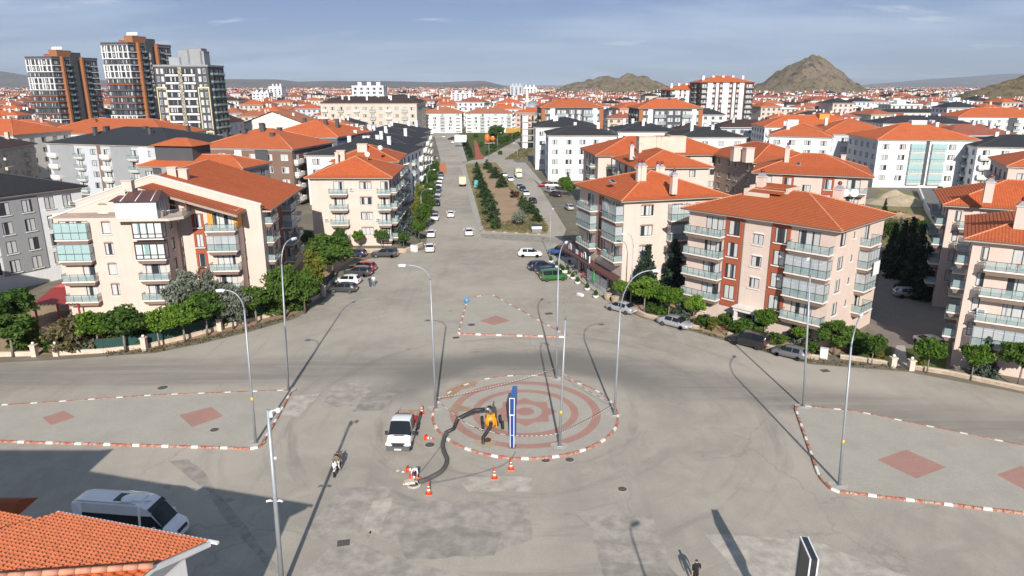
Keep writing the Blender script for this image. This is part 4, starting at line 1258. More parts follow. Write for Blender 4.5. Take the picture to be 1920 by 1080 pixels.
# the tall white-striped slab block
plaster('maroon', (.105, .045, .036))
for (A, W, D, h, nf, lab) in (((113, 442), 33, 26, 31.0, 10, 'tall brown block with broad white vertical stripes and orange roof pieces'), ((99, 462), 26, 26, 26.5, 9, 'lower brown and white striped wing beside the tall striped block')):
    k = Block('apartment_tower', lab, A, off(A, 2, W), D, h, .5, 'maroon', fh=(h - 1.5) / nf, base=1.2, nf=nf, lod=1, frame='frame_white')
    for x, w in ((.17, 3.0), (.31, 1.6), (.47, 3.8), (.63, 1.5), (.77, 2.8)): k.panel('f', x, w, 'white_wall')
    for x in (.245, .385, .56, .70): k.win('f', x, 1.5, 1.6, .7)
    k.balcony('f', .915, 4.6, 1.2, slab=('maroon', 'maroon'), door=3.4); k.balcony('f', .06, 3.4, 1.2, slab=('maroon', 'maroon'), door=2.4)
    k.balcony('l', .5, 8, 1.2, slab=('maroon', 'maroon'), door=5); k.win('l', .12, 1.5); k.win('l', .88, 1.5); side_fill(k, 'r', (.3, .7))
    k.finish(pitch=.3, fascia=('frame_dark', 'frame_dark'))
    for i in range(5): k.chimney((.12 + .19 * i) * k.W, k.D * .4, 1.4, 1.2, h + .3, 3.8, 'white_wall', False)
# white and grey blocks to the right
k = avenue_block('long white block with arched corner loggias and orange roof, behind three dark trees', (108.6, 215.0), -4, 30, 24, 14.0, 'tile_orange', 'white_wall', cap='ridge_clay', bal='', chims=2, strips=(('f', .5, 1.0, 'charcoal'),), wall_of={'l': 'light_grey'})
for x in (.40, .61): k.balcony('f', x, 4.2, .9, gm='teal_glass', gl='teal_glass', glazed=(0, 1, 2, 3), door=2.6, slab=('trim_white', 'trim_white'))
k.chimney(.55 * k.W, .5 * k.D, 4.5, 2.4, 15, 4.2, 'white_wall', False, 'stair_head')
k = avenue_block('grey-sided white block with orange roof left of the arched-loggia block', (84, 238), -22, 20, 24, 13.6, 'tile_orange', 'white_wall', cap='ridge_clay', bal='l', chims=2, wall_of={'l': 'light_grey'})
k.chimney(.35 * k.W, .5 * k.D, 3.4, 2.4, 14, 4.4, 'white_wall', False, 'stair_head')
k = avenue_block('second white and grey block with orange roof behind the arched-loggia block', (104, 244), -6, 26, 26, 13.8, 'tile_orange', 'light_grey', cap='ridge_clay', bal='', chims=3)
k = avenue_block('white block with black hip roof and deep balconies at the right edge', (132, 205), -14, 34, 22, 12.8, 'tile_dark', 'white_wall', bal='fl', chims=3)
k = avenue_block('cream block with orange roof at the right edge, in front of the black hip roof', (98, 142), -24, 26, 20, 14.2, 'tile_orange', 'cream', cap='ridge_clay', bal='fl', chims=1)
k = avenue_block('brown-walled block with orange roof peeping in at the right edge', (100, 122), -24, 26, 18, 15.2, 'tile_orange', 'brown_wall', cap='ridge_clay', bal='fl', chims=1)
k = avenue_block('white block with orange roof and ochre stair box in the second row on the right', (104, 300), -5, 44, 24, 13.0, 'tile_orange', 'white_wall', cap='ridge_clay', bal='f', chims=4)
k.chimney(.6 * k.W, .4 * k.D, 4, 4, 13, 5.0, 'ochre', False, 'stair_head')
k = avenue_block('white block with a dark grey roof left of the field on the right', (168, 330), -6, 40, 24, 12.8, 'tile_dark', 'white_wall', bal='f', chims=4)
k = avenue_block('white and black glazed block with orange roof behind the dry field', (225, 368), -8, 52, 24, 14.0, 'tile_orange', 'white_wall', cap='ridge_clay', bal='fl', chims=5, strips=(('f', .5, 4.0, 'charcoal'),))
k = avenue_block('pale blue-grey block with orange roof beside the dry field', (262, 344), -8, 30, 26, 14.0, 'tile_orange', 'light_grey', cap='ridge_clay', bal='l', chims=3)
k = avenue_block('white block with square windows and black roof beside the dry field', (300, 352), -8, 34, 24, 14.0, 'tile_dark', 'white_wall', bal='l', chims=5)
k = avenue_block('brown-balconied block with orange roof at the right edge beyond the field', (318, 318), -10, 40, 20, 12.0, 'tile_orange', 'brown_wall', cap='ridge_clay', bal='fl', chims=2)
k = avenue_block('long dark-roofed terrace with red-brown walls across the middle distance on the right', (230, 455), -3, 95, 16, 13.0, 'tile_dark', 'white_wall', bal='', chims=4, strips=(('f', .1, 8, 'brick_red'), ('f', .5, 8, 'brick_red')))
structure(sheet('dry_field', [(150, 262), (300, 240), (330, 330), (230, 350), (165, 318)], .02, MATS['dry_grass']))
# end of the avenue
for u0, u1, lab in ((792, 868, 'left'), (872, 962, 'right')):
    A, B = G(u0, 249), G(u1, 249)
    k = avenue_block('white block with grey balconies closing the end of the avenue, %s half' % lab, (A.x, A.y), 0, B.x - A.x, 20, HT(A, 213), 'tile_pale', 'white_wall', cap='ridge_clay', bal='f', chims=3, nf=5)
A, B = G(724, 252), G(790, 252)
k = avenue_block('beige five-storey block with dark brown roof, narrow end to the avenue', (A.x, A.y - 60), -2, 24, 60, HT(Vector((0, A.y - 60, 0)), 195), 'tile_brown', 'beige_wall', bal='', chims=3, nf=5)
A = DIST(602, 250, 385)
k = avenue_block('long beige block with dark brown roof and pale balconies', (A.x, 385), -2, 52, 18, HT(Vector((0, 385, 0)), 194), 'tile_brown', 'beige_wall', bal='f', chims=8, nf=5)
# unfinished concrete frame
A = DIST(978, 245, 350)
k = root('unfinished_building', 'bare concrete building shell with brick infill beyond the park', 'building', (A.x, 350, 0), R(3))
for f in range(5):
    MB().box(0, 12, 0, 12, 3.2 * f + 2.9, 3.2 * f + 3.2).obj('floor_slab', MATS['concrete'], k)
    for x in (0.2, 5.8, 11.4):
        for y in (0.2, 5.8, 11.4): MB().box(x, x + .4, y, y + .4, 3.2 * f, 3.2 * f + 2.9).obj('column', MATS['concrete'], k)
for f in (0, 1, 2): MB().box(6.3, 11.3, .5, .7, 3.2 * f + .01, 3.2 * f + 2.0).obj('brick_infill', mat('hollow_brick', (.50, .20, .11), .9), k)
MB().box(.7, 3.0, .5, .7, .01, 15.5).obj('lift_shaft', MATS['white_wall'], k)
fe = [G(948, 250), G(990, 247)]
mat('site_yellow', (.62, .34, .06), .7)
k = root('site_hoarding', 'yellow-orange hoarding round the bare concrete building', 'fence', (fe[0].x, fe[0].y, 0), math.atan2(fe[1].y - fe[0].y, fe[1].x - fe[0].x))
n = 8; L = (fe[1] - fe[0]).length / n
for i in range(n): MB().box(i * L + .03, (i + 1) * L - .03, 0, .08, .1, 3.0).obj('board', MATS['site_yellow'], k)

# outdoor units on the walls
AC = MB().box(-.42, .42, -.33, -.02, 0, .58).box(-.3, .3, -.345, -.331, .1, .5, 1).mesh('air_conditioner', [MATS['ac_white'], MATS['lead']])
for bk, face, xs in ((R1, 'r', (.9,)), (R2, 'f', (.9,)), (R9, 'f', (.10, .53)), (L2, 'f', (.18, .52, .84)), (L0, 'f', (.12, .9))):
    for i, x in enumerate(xs):
        z = bk.floors[(i * 2 + 1) % len(bk.floors)] + .55; q = bk.at(face, bk.s(face, x)); put('air_conditioner', AC, bk.root, (q[0], q[1], z), bk.F[face][1])

# ================================================================== the stepped cream building with the roof conservatory
def wall_poly(b, pts, y0, y1, mi=0):
    """an upright slab: outline pts (x, z) between depths y0 and y1"""
    n = len(b.v); k = len(pts)
    b.v += [(x, y0, z) for x, z in pts] + [(x, y1, z) for x, z in pts]
    b.f.append(tuple(n + i for i in range(k))); b.f.append(tuple(n + k + i for i in reversed(range(k))))
    b.m += [mi, mi]; b.s += [False, False]
    for i in range(k):
        j = (i + 1) % k
        b.f.append((n + j, n + i, n + k + i, n + k + j)); b.m.append(mi); b.s.append(False)
L1 = root('apartment_building', 'stepped cream building with sloping gable walls and a glazed conservatory on its terrace', 'building', (-58.4, 89.2, 0), R(5))
def host(org, rot, L, floors, eave=99):
    h = Block.__new__(Block)
    h.root, h.eave, h.lod, h.floors, h.fh, h.frame, h.pane = L1, eave, 0, floors, 2.75, 'frame_brown', 'pane'
    h.holes = {'f': []}; h.F = {'f': (org, rot, L)}
    return h
FL = [2.7, 5.45, 8.2, 10.95]
def face_obj(h, L, z1, m='cream', name='wall', top=None):
    b = MB(); wall_grid(b, 0, L, -.05, z1, h.holes['f'], rec=.16)
    org, r, _ = h.F['f']
    if top: b.quad([(x, 0, z) for x, z in top])
    return b.obj(name, MATS[m], L1, (org[0], org[1], 0), r)
# front of the projecting part
h = host((0, 0), 0, 13.5, FL)
h.balcony('f', 2.35, 4.1, 1.1, floors=(2, 3), glazed=(2, 3), door=3.6, gm='teal_glass', gl='teal_glass', n=4)
h.balcony('f', 2.35, 4.1, 1.1, floors=(0, 1), door=1.5, doorx=1.0, n=4)
h.win('f', 6.3, 1.1, 1.55, .55, 1, lintel='trim_brown'); h.win('f', 6.3, 1.0, 1.0, .6 + 2.75, 1, floors=(3,), lintel='trim_brown')
h.balcony('f', 11.75, 3.8, 1.1, floors=(0, 1, 2), door=2.6, n=4); MB().box(9.85, 13.65, -1.1, -.003, 10.85, 11.01).obj('bay_floor', MATS['trim_white'], L1)
face_obj(h, 13.5, 13.6, top=[(-.3, 13.6), (9.3, 13.6), (9.3, 17.0), (-.3, 13.72)])
mat('bay_brown', (.055, .026, .022), .45)
pane_mat('bay_pane', (.25, .40, .40), (.62, .72, .72), .7)
for z in (8.2, 10.95):     # two enclosed brown bays
    b = MB()
    b.box(9.9, 13.7, -1.12, -1.02, z + .07, z + .2); b.box(9.9, 13.7, -1.12, -1.02, z + 2.05, z + 2.45); b.box(9.9, 13.7, -1.12, -1.02, z + .62, z + .72)
    for x in (9.9, 10.8, 11.7, 12.6, 13.56): b.box(x, x + .14, -1.125, -1.0, z + .2, z + 2.05)
    b.box(13.58, 13.7, -1.0, -.01, z + .07, z + .2); b.box(13.58, 13.7, -1.0, -.01, z + 2.05, z + 2.45); b.box(13.58, 13.7, -.12, -.01, z + .2, z + 2.05)
    bay = b.obj('glazed_bay', MATS['bay_brown'], L1)
    for i in range(4):
        x = 10.04 + .9 * i
        MB().quad([(x, -1.06, z + .72), (x + .76, -1.06, z + .72), (x + .76, -1.06, z + 2.05), (x, -1.06, z + 2.05)]).obj('pane', MATS['bay_pane'], bay)
        MB().quad([(x, -1.06, z + .2), (x + .76, -1.06, z + .2), (x + .76, -1.06, z + .62), (x, -1.06, z + .62)]).obj('pane', MATS['bay_pane'], bay)
    MB().quad([(13.64, -1.0, z + .2), (13.64, -.12, z + .2), (13.64, -.12, z + 2.05), (13.64, -1.0, z + 2.05)]).obj('pane', MATS['bay_pane'], bay)
# side of the projecting part, its left flank
h = host((13.5, 0), math.pi / 2, 4.6, FL)
h.win('f', 2.3, .9, 1.35, .7, 1, floors=(0, 1, 2, 3), lintel='trim_brown')
face_obj(h, 4.6, 13.6, 'cream')
h = host((0, 24), -math.pi / 2, 24, FL)
for x in (4, 9, 14, 20): h.win('f', x, 1.4)
face_obj(h, 24, 13.6)
# recessed middle with the red strip and the balcony stack
h = host((13.5, 4.6), 0, 7.9, FL)
Block.panel(h, 'f', 2.7, 1.5, 'brick_red', z0=2.0, z1=13.2, wins=(.95, 1.85, .35), floors=(0, 1, 2, 3))
h.balcony('f', 5.9, 4.0, 1.5, floors=(0, 1, 3), door=2.4); h.balcony('f', 5.9, 4.0, 1.5, floors=(2,), glazed=(2,), door=2.4)
face_obj(h, 7.9, 13.6)
MB().box(20.9, 21.38, 4.5, 4.59, 11.05, 13.4).box(17.5, 18.2, 4.5, 4.59, 11.05, 13.4).obj('ochre_wall', MATS['ochre'], L1); MB().box(21.3, 21.39, 4.61, 6.95, 11.05, 13.4).obj('ochre_wall', MATS['ochre'], L1)
for z in FL[:4]: MB().box(15.5, 16.9, 4.15, 4.45, z + .25, z + .33).obj('balconette', MATS['trim_white'], L1)
# the tall fin wall: front of the rear block
b = MB(); wall_poly(b, [(21.4, -.05), (24.0, -.05), (24.0, 13.9), (10, 18.1), (-.5, 14.6), (-.5, 13.6), (21.4, 13.3)], 7.0, 7.45)
b.obj('gable_wall', MATS['cream'], L1)
b = MB()
for (xa, za), (xb, zb) in (((10, 18.1), (24.15, 13.86)), ((10, 18.1), (-.65, 14.56))):
    s = -1 if xb < xa else 1
    wall_poly(b, [(xa, za + .002), (xb, zb + .002), (xb, zb + .14), (xa, za + .14)][::s], 6.9, 7.55)
b.obj('coping', MATS['trim_white'], L1)
MB().box(21.25, 21.38, 4.77, 6.99, -.05, 11.0).box(21.25, 21.38, 4.77, 6.99, 13.41, 13.55).obj('wall', MATS['cream'], L1)
# right face of the rear block
h = host((24.0, 7.4), math.pi / 2, 22.6, FL)
h.balcony('f', 3.2, 4.2, 1.1, floors=(0, 1, 2, 3), door=2.6)
h.win('f', 6.8, 1.2, 1.5, .6, floors=None); Block.panel(h, 'f', 10.2, 2.0, 'brick_red', z0=2.0, z1=12.8, wins=(1.2, 1.85, .35), floors=(0, 1, 2, 3))
h.balcony('f', 14.0, 4.4, 1.5, floors=(0, 1, 2, 3), glazed=(2,), door=2.4); h.balcony('f', 19.6, 4.2, 1.1, floors=(0, 1, 2, 3), door=2.4)
face_obj(h, 22.6, 13.3)
h = host((24.0, 30), math.pi, 24.0, FL)
for x in (4, 9, 14, 20): h.win('f', x, 1.4)
face_obj(h, 24.0, 13.3)
MB().box(.05, 13.35, .3, 29.9, 13.3, 13.5).obj('ceiling_slab', MATS['concrete'], L1)
# roofs
b = MB()
course_slope(b, (22.0, 2.4, 13.3), (22.0, 6.99, 13.3), (10, 2.4, 17.1), (10, 6.99, 17.1)); course_slope(b, (-.6, 6.99, 13.62), (-.6, 2.41, 13.62), (10, 6.99, 17.1), (10, 2.41, 17.1)); course_slope(b, (-.6, 2.4, 13.62), (-.6, .25, 13.62), (9.2, 2.4, 16.85), (9.2, .25, 16.85))
r1 = b.obj('roof', MATS['tile_orange'], L1)
b = MB(); wall_poly(b, [(13.55, 15.62), (22, 12.95), (22, 13.27), (13.55, 15.95)], 2.4, 2.55); b.box(21.85, 22.1, 2.56, 6.95, 13.0, 13.25); b.obj('eave', MATS['taupe'], L1)
b = MB(); wall_poly(b, [(13.5, 13.55), (21.3, 13.55), (13.5, 15.9)], 4.6, 4.75); wall_poly(b, [(9.35, 13.55), (13.5, 13.55), (13.5, 15.9), (10, 17.0), (9.35, 16.9)], 2.42, 2.6); b.obj('gable', MATS['cream'], L1)
b = MB()
course_slope(b, (25.3, 7.56, 12.95), (25.3, 30.9, 12.95), (10, 7.56, 17.8), (10, 30.9, 17.8)); course_slope(b, (-1, 30.9, 13.7), (-1, 7.56, 13.7), (10, 30.9, 17.8), (10, 7.56, 17.8))
r2 = b.obj('roof', MATS['tile_orange'], L1)
b = MB(); cap_line(b, (10, 7.6, 17.85), (10, 30.9, 17.85)); b.obj('ridge_cap', MATS['ridge_clay'], r2)
b = MB(); b.box(24.02, 25.28, 7.6, 30.8, 12.75, 12.9, 0); b.box(25.2, 25.4, 7.5, 30.9, 12.901, 13.02, 1); b.obj('eave', [MATS['soffit'], MATS['gutter']], L1)
b = MB(); wall_poly(b, [(0, 13.3), (24.0, 13.3), (10, 17.7)], 29.9, 30.0); b.obj('gable', MATS['cream'], L1)
b = MB(); wall_poly(b, [(-.5, 13.605), (9.3, 17.02), (9.3, 17.18), (-.5, 13.76)], -.08, .25); b.obj('coping', MATS['trim_white'], L1)
for x, y, z in ((9.2, 1.4, 16.9), (11.0, 12.0, 17.4), (12.4, 12.2, 17.1)):
    MB().box(x - .6, x + .6, y - .5, y + .5, z - 1, z + 1.2).box(x - .7, x + .7, y - .6, y + .6, z + 1.201, z + 1.32).obj('chimney', MATS['cream'], r2)
# terrace and conservatory
TZ = 13.6
b = MB(); b.prism([(8.1, -1.25), (14.6, -1.25), (16.0, .2), (16.0, 4.4), (13.55, 4.4), (13.55, -.002), (8.1, -.002)], TZ - .32, TZ); b.obj('terrace', MATS['trim_cream'], L1)
mat('pvc', (.60, .61, .62), .4, var=.05); mat('opal', (.66, .71, .75), .25, var=.08, scale=.8)
b = MB()
for i in range(8): b.box(8.2 + .72 * i, 8.27 + .72 * i, -1.15, -1.05, TZ, TZ + 2.15)
b.box(8.2, 13.34, -1.15, -1.05, TZ + 2.151, TZ + 2.25); b.box(8.2, 13.34, -1.16, -1.04, TZ + 1.0, TZ + 1.07)
for y in (-.1, .7, 1.5, 2.2): b.box(13.24, 13.34, y, y + .08, TZ, TZ + 2.15)
b.box(13.24, 13.34, -1.04, 2.3, TZ + 2.151, TZ + 2.25)
con = b.obj('conservatory', MATS['pvc'], L1)
for i in range(7):
    for z0, z1 in ((.02, .99), (1.08, 2.14)): MB().quad([(8.27 + .72 * i, -1.1, TZ + z0), (8.92 + .72 * i, -1.1, TZ + z0), (8.92 + .72 * i, -1.1, TZ + z1), (8.27 + .72 * i, -1.1, TZ + z1)]).obj('pane', MATS['opal'], con)
for i in range(4): MB().quad([(13.29, -1.0 + .82 * i, TZ + .02), (13.29, -.25 + .82 * i, TZ + .02), (13.29, -.25 + .82 * i, TZ + 2.14), (13.29, -1.0 + .82 * i, TZ + 2.14)]).obj('pane', MATS['balcony_glass'], con)
b = MB(); zr, ze = TZ + 3.3, TZ + 2.27
b.quad([(7.7, -1.6, ze), (13.8, -1.6, ze), (13.3, 1.2, zr), (9.0, 1.2, zr)]); b.quad([(13.8, -1.6, ze), (13.8, 2.4, ze), (13.3, 1.2, zr)]); b.quad([(13.8, 2.4, ze), (9.4, 2.4, ze + .2), (9.0, 1.2, zr), (13.3, 1.2, zr)]); b.quad([(7.7, -1.6, ze), (9.0, 1.2, zr), (9.4, 2.4, ze + .2)])
b.obj('conservatory_roof', MATS['brown_metal'], con)
for x in (9.2, 11.0, 12.9): MB().tube([(x, -1.55, ze + .05), (x * .9 + 1.15, 1.15, zr + .03)], .06, 4).obj('roof_batten', MATS['trim_white'], con)
b = MB()
for p, q in (((13.45, -1.15), (14.5, -1.15)), ((14.5, -1.15), (15.9, .25)), ((15.9, .25), (15.9, 4.35))):
    p, q = Vector((*p, 0)), Vector((*q, 0)); n = max(2, int((q - p).length / .18))
    b.tube([p + Vector((0, 0, TZ + 1)), q + Vector((0, 0, TZ + 1))], .035, 5)
    for i in range(n + 1):
        c = p.lerp(q, i / n); b.box(c.x - .018, c.x + .018, c.y - .018, c.y + .018, TZ, TZ + 1)
b.obj('terrace_railing', MATS['rail_steel'], L1)
MB().box(15.7, 15.78, 2.2, 4.3, TZ + .05, TZ + 1.5).obj('windbreak', MATS['red_metal'], L1)
# garage lean-to with red metal roof, left of the building
gr = root('garage', 'dark red metal-roofed garage beside the stepped cream building', 'garage', tuple(G(118, 604)), R(5))
b = MB(); b.quad([(-3.2, -.5, 2.6), (2.6, -.5, 2.6), (2.6, 5.0, 3.4), (-3.2, 5.0, 3.4)]); b.quad([(-3.2, 5.0, 3.4), (2.6, 5.0, 3.4), (3.6, 6.2, 6.2), (-1.0, 6.2, 4.6)])
for i in range(12): b.box(-3.15 + i * .5, -3.08 + i * .5, -.5, -.42, 2.5, 2.72)
b.obj('roof', MATS['red_metal'], gr)
for x in (-3.0, -.2, 2.4): MB().box(x - .1, x + .1, -.3, -.1, 0, 2.58).obj('post', MATS['red_metal'], gr)
MB().box(-3.1, 2.5, 5.0, 5.2, 0, 3.38).obj('wall', MATS['trim_cream'], gr)

# ================================================================== towers on the left
def tower(lab, u0, u1, u2, y, top_v, yaw, nf, wallm, D=None):
    base = DIST(u0, 240, y); A = (base.x, y)
    W = (DIST(u1, 240, y).x - A[0]) / math.cos(R(yaw)) * 1.02
    h = HT(Vector((0, y, 0)), top_v)
    return Block('apartment_tower', lab, A, off(A, yaw, W), D, h, .25, wallm, fh=(h - 1.4) / nf, base=1.2, nf=nf, lod=1, frame='frame_dark')
for (lab, u0, u1, y, tv, nf, txt) in (('brown and white striped tower at the left edge of the skyline', 70, 126, 372, 111, 14, False), ('taller brown and white tower with the vertical PANORAMA sign', 212, 268, 350, 85, 16, True)):
    k = tower(lab, u0, u1, 0, y, tv, -14, nf, 'charcoal', 29)
    W, D = k.W, k.D
    whites = (1, 2, 3, nf - 5, nf - 4, nf - 2, nf - 1) if not txt else (0, 3, 4, nf - 5, nf - 4, nf - 2, nf - 1)
    zf = k.floors + [k.eave]
    for i in range(nf):
        z0, z1 = zf[i], zf[i + 1]
        wl = i in whites
        for q in ((-.35, W + .35, -.42, -.003), (W + .003, W + .42, 0, D * .22), (W + .003, W + .42, D * .84, D)): MB().box(*q, z0 - .18, z0 + .18).obj('floor_band', MATS['white_wall' if (wl or (i + 1 < nf and i - 1 in whites)) else 'brick_red' if i % 3 else 'charcoal'], k.root)
        if wl:
            b = MB()
            for x in (0.0, .12, .2, .36, .52, .62, .8, .97): b.box(x * W - .2, x * W + .3, -.40, -.003, z0 + .182, z1 - .182)
            b.obj('white_piers', MATS['white_wall'], k.root)['kind'] = 'stuff'
    for x, w in ((.28, 1.9), (.44, 1.7), (.71, 2.1), (.9, 1.9)): k.win('f', x, w, 1.8, .6, pm='pane_dark', fm='frame_dark')
    k.win('f', .07, 1.3, 1.8, .6)
    for x in (.08, .9): k.win('r', x, 2.2, 1.8, .6)
    for x in (.30, .72): k.balcony('r', x, 3.4, 1.2, door=2.6, slab=('charcoal', 'charcoal'), rm='rail_dark', gm='rail_glass')
    for x in (.19, .62): k.panel('r', x, 1.05, 'rust', z0=0, z1=k.eave + 1.4, t=1.5)
    k.panel('r', .45, 4.4, 'charcoal', z0=k.floors[4], z1=k.eave + 2.6, t=.5); k.panel('r', .45, 4.4, 'rust', z0=0, z1=k.floors[4] - .02, t=.4)
    side_fill(k, 'l', (.2, .4, .6, .8)); side_fill(k, 'b', (.3, .7))
    k.finish(roof='flat', tiles='lead', fascia=('charcoal', 'charcoal'), parapet=1.3)
    k.chimney(W * .6, D * .42, W * .32, 9, k.eave + .25, 4.2, 'rust', False, 'lift_house'); k.chimney(W * .3, D * .4, 4, 6, k.eave + .25, 2.4, 'brick_red', False, 'roof_room'); k.chimney(W * .55, D * .7, 6, 5, k.eave + .25, 3.4, 'charcoal', False, 'roof_room')
    for i in range(4): k.dish(W * (.4 + .1 * i), D * .4, k.eave + 4.5, .8, .2)
    if txt:
        q = k.at('r', .45 * D, .56)
        for i, ch in enumerate('PANORAMA'): lettering(ch, 2.1, k.root, (q[0], q[1], k.eave - 6.6 - 2.05 * i), (math.pi / 2, 0, k.F['r'][1]), 'trim_white', .06)
        b = MB(); b.box(-.6, -.25, -.06, 0, 0, 1.6); b.box(-.15, .2, -.06, 0, 0, 2.2); b.box(.3, .65, -.06, 0, 0, 1.4); b.obj('emblem', MATS['trim_white'], k.root, (q[0], q[1], k.eave - 5.0), k.F['r'][1])
        b = MB(); b.quad([(-.7, -.05, .9), (-.35, -.05, 1.3), (0, -.05, 1.0), (.35, -.05, 1.3), (.7, -.05, .9), (0, -.05, 0)][::-1]); b.obj('heart_emblem', MATS['trim_white'], k.root, (q[0], q[1], k.eave - 24.2), k.F['r'][1])
# the grey tower with the patterned strip
k = tower('grey and white tower with a patterned vertical strip down its middle', 302, 402, 0, 288, 125, -2, 12, 'charcoal', 15)
W, D = k.W, k.D
for i, z in enumerate(k.floors):
    b = MB(); b.box(W * .20, W * .44, -.6, -.003, z - .45, z + .25); b.box(W * .53, W * .76, -.6, -.003, z - .45, z + .25); b.obj('balcony_band', MATS['white_wall'], k.root)
    for x in (.26, .38, .58, .70): put_window(k.root, x * W, z + .5, W * .11, 1.9, 3, 'frame_dark', 'pane_dark', 1, None, None, 0, (0, 0), off=-.25)
    for x in (.06, .14, .84, .93): put_window(k.root, x * W, z + .5, W * .05, 1.9, 2, 'frame_white', 'pane_pale' if x in (.14, .84) else 'pane_dark', 1, None, None, 0, (0, 0), off=-.22)
for x0, x1, z0, z1 in ((.02, .18, 5, 9), (.80, .98, 5, 9), (.02, .18, 0, 3), (.80, .98, 0, 3)):
    za, zb = k.floors[max(z0, 0)], k.floors[z1] + 2.2
    if z0 == 5: za, zb = k.floors[4], k.floors[9] + 1.4
    b = MB(); b.box(x0 * W - .3, x0 * W, -.5, -.003, za, zb); b.box(x1 * W, x1 * W + .3, -.5, -.003, za, zb); b.box(x0 * W, x1 * W, -.5, -.003, zb - .5, zb); b.obj('yellow_frame', MATS['pale_yellow'], k.root)
m, nt, bs = _nodes('lattice'); v = _obj(nt)
vo = _n(nt, 'ShaderNodeTexVoronoi', feature='DISTANCE_TO_EDGE', Scale=1.7); nt.links.new(v, vo.inputs['Vector'])
nt.links.new(_mix(nt, _ramp(nt, vo.outputs['Distance'], .08, .14), (.50, .46, .36), (.06, .055, .05)), bs.inputs['Base Color']); MATS['lattice'] = m
MB().box(W * .45, W * .52, -.75, -.003, 0, k.eave - .2).obj('patterned_strip', MATS['lattice'], k.root)
for x in (.25, .55, .8): k.balcony('r', x, 3.4, 1.0, door=2.4, slab=('charcoal', 'charcoal'))
k.finish(roof='flat', tiles='lead', fascia=('grey_wall', 'charcoal'), parapet=.7)
for x, w, h in ((.3, 5, 3.4), (.48, 4.4, 6.2), (.68, 5.6, 6.6), (.82, 1.5, 5.6)): k.chimney(W * x, D * .5, w, 5, k.eave + .25, h, 'grey_wall' if x != .3 else 'zinc', False, 'roof_house')

# ================================================================== the near tiled roof at the lower left
E0, E1 = G(395, 1018, 9.0), G(100, 962, 9.0)
uu = (E1 - E0).normalized(); nn = Vector((uu.y, -uu.x, 0))
if nn.y > 0: nn = -nn                              # towards the viewer
near = root('tiled_house', 'house with sunlit orange pantile roof beside the white minibus', 'building', (E0.x, E0.y, 0), math.atan2(uu.y, uu.x))
# local x runs along the far eave away from the corner; local y: +left of x
sy = 1 if Vector((-uu.y, uu.x, 0)).dot(nn) > 0 else -1
LEN, D0, KP = 20.0, 3.5, .343                      # the roof rises KP per metre from the far eave; the hip cap starts at D0
mat('pantile', (.50, .140, .056), .85, var=.28, scale=5.0); mat('pantile_ridge', (.60, .27, .17), .85, var=.2, scale=3.0); mat('gutter_white', (.70, .70, .69), .6)
d = _F + Vector((1, 0, 0)) * (-960 / FPX) + _U * ((540 - 1085) / FPX); C0 = Vector((0, 0, CAM_H))
t = (9 + KP * ((C0 - E0).dot(nn)) - CAM_H) / (d.z - KP * d.dot(nn)); Q = C0 + d * t - E0
qx, qd = Q.dot(uu), Q.dot(nn); hs_ = (qd - D0) / qx    # hip line: depth grows with x
def V3(x, dd, z): return (x, sy * dd, z)
def pantiles(name, x0, x1, d0, lim):
    """real pantiles: each a little arched strip lying on the one below, up to the hip line"""
    b = MB(); pw, tl = .235, .36
    for j in range(60):
        da = d0 + j * tl * .94; db = da + tl * 1.06
        for i in range(int((x1 - x0) / pw)):
            xa = x0 + i * pw
            if db > lim(xa) + .15: continue
            dz = random.uniform(-.006, .008); n = len(b.v)
            pr = [(0, 0), (.045, .045), (.105, .062), (.165, .045), (.205, .006), (.237, 0)]
            for q, up_ in ((da, .05), (db, 0)):
                for px, pz in pr: b.v.append(V3(xa + px, q, 9.05 + KP * q + pz + up_ + dz))
            for q in range(5): b.f.append((n + q, n + q + 1, n + 7 + q, n + 6 + q)); b.m.append(0); b.s.append(True)
            b.f.append((n, n + 1, n + 2, n + 3, n + 4, n + 5)); b.m.append(0); b.s.append(False)
    b.obj(name, MATS['pantile'], near)['kind'] = 'stuff'
pantiles('roof_tiles', .15, 9.2, 0, lambda x: D0 + hs_ * x); pantiles('roof_tiles', 9.2, LEN, 1.2, lambda x: D0 + hs_ * x)
zq = lambda dd: 9 + KP * dd
b = MB(); b.quad([V3(.05, 0, 9), V3(9.2, 0, 9), V3(9.2, D0 + hs_ * 9.2, zq(D0 + hs_ * 9.2)), V3(.05, D0, zq(D0))]); b.quad([V3(9.2, 1.2, zq(1.2)), V3(LEN, 1.2, zq(1.2)), V3(LEN, D0 + hs_ * LEN, zq(D0 + hs_ * LEN)), V3(9.2, D0 + hs_ * 9.2, zq(D0 + hs_ * 9.2))]); b.obj('roof_deck', MATS['brown_wall'], near)
b = MB(); A_, B_ = Vector(V3(.0, D0, zq(D0) + .1)), Vector(V3(LEN, D0 + hs_ * LEN, zq(D0 + hs_ * LEN) + .1)); n = 46
for i in range(n): b.tube([A_.lerp(B_, i / n), A_.lerp(B_, (i + 1.08) / n)], [.15, .125], 8)
b.obj('ridge_tiles', MATS['pantile_ridge'], near)['kind'] = 'stuff'
b = MB(); dn = Vector(V3(0, 8, 0)); course_slope(b, A_ - Vector((0, 0, .1)), A_ + dn - Vector((0, 0, .1)), B_ - Vector((0, 0, .1)), B_ + dn - Vector((0, 0, .1)), course=.34, lip=.06); b.obj('roof', MATS['tile_orange'], near)
b = MB(); b.box(-.35, 9.2, min(-sy * .16, -sy * .02), max(-sy * .16, -sy * .02), 8.94, 9.06); b.obj('gutter', MATS['gutter_white'], near)
wy0, wy1 = sorted((sy * .9, sy * 11)); MB().box(.75, LEN, wy0, wy1, 0, 8.9).obj('wall', MATS['white_wall'], near)
b = MB()
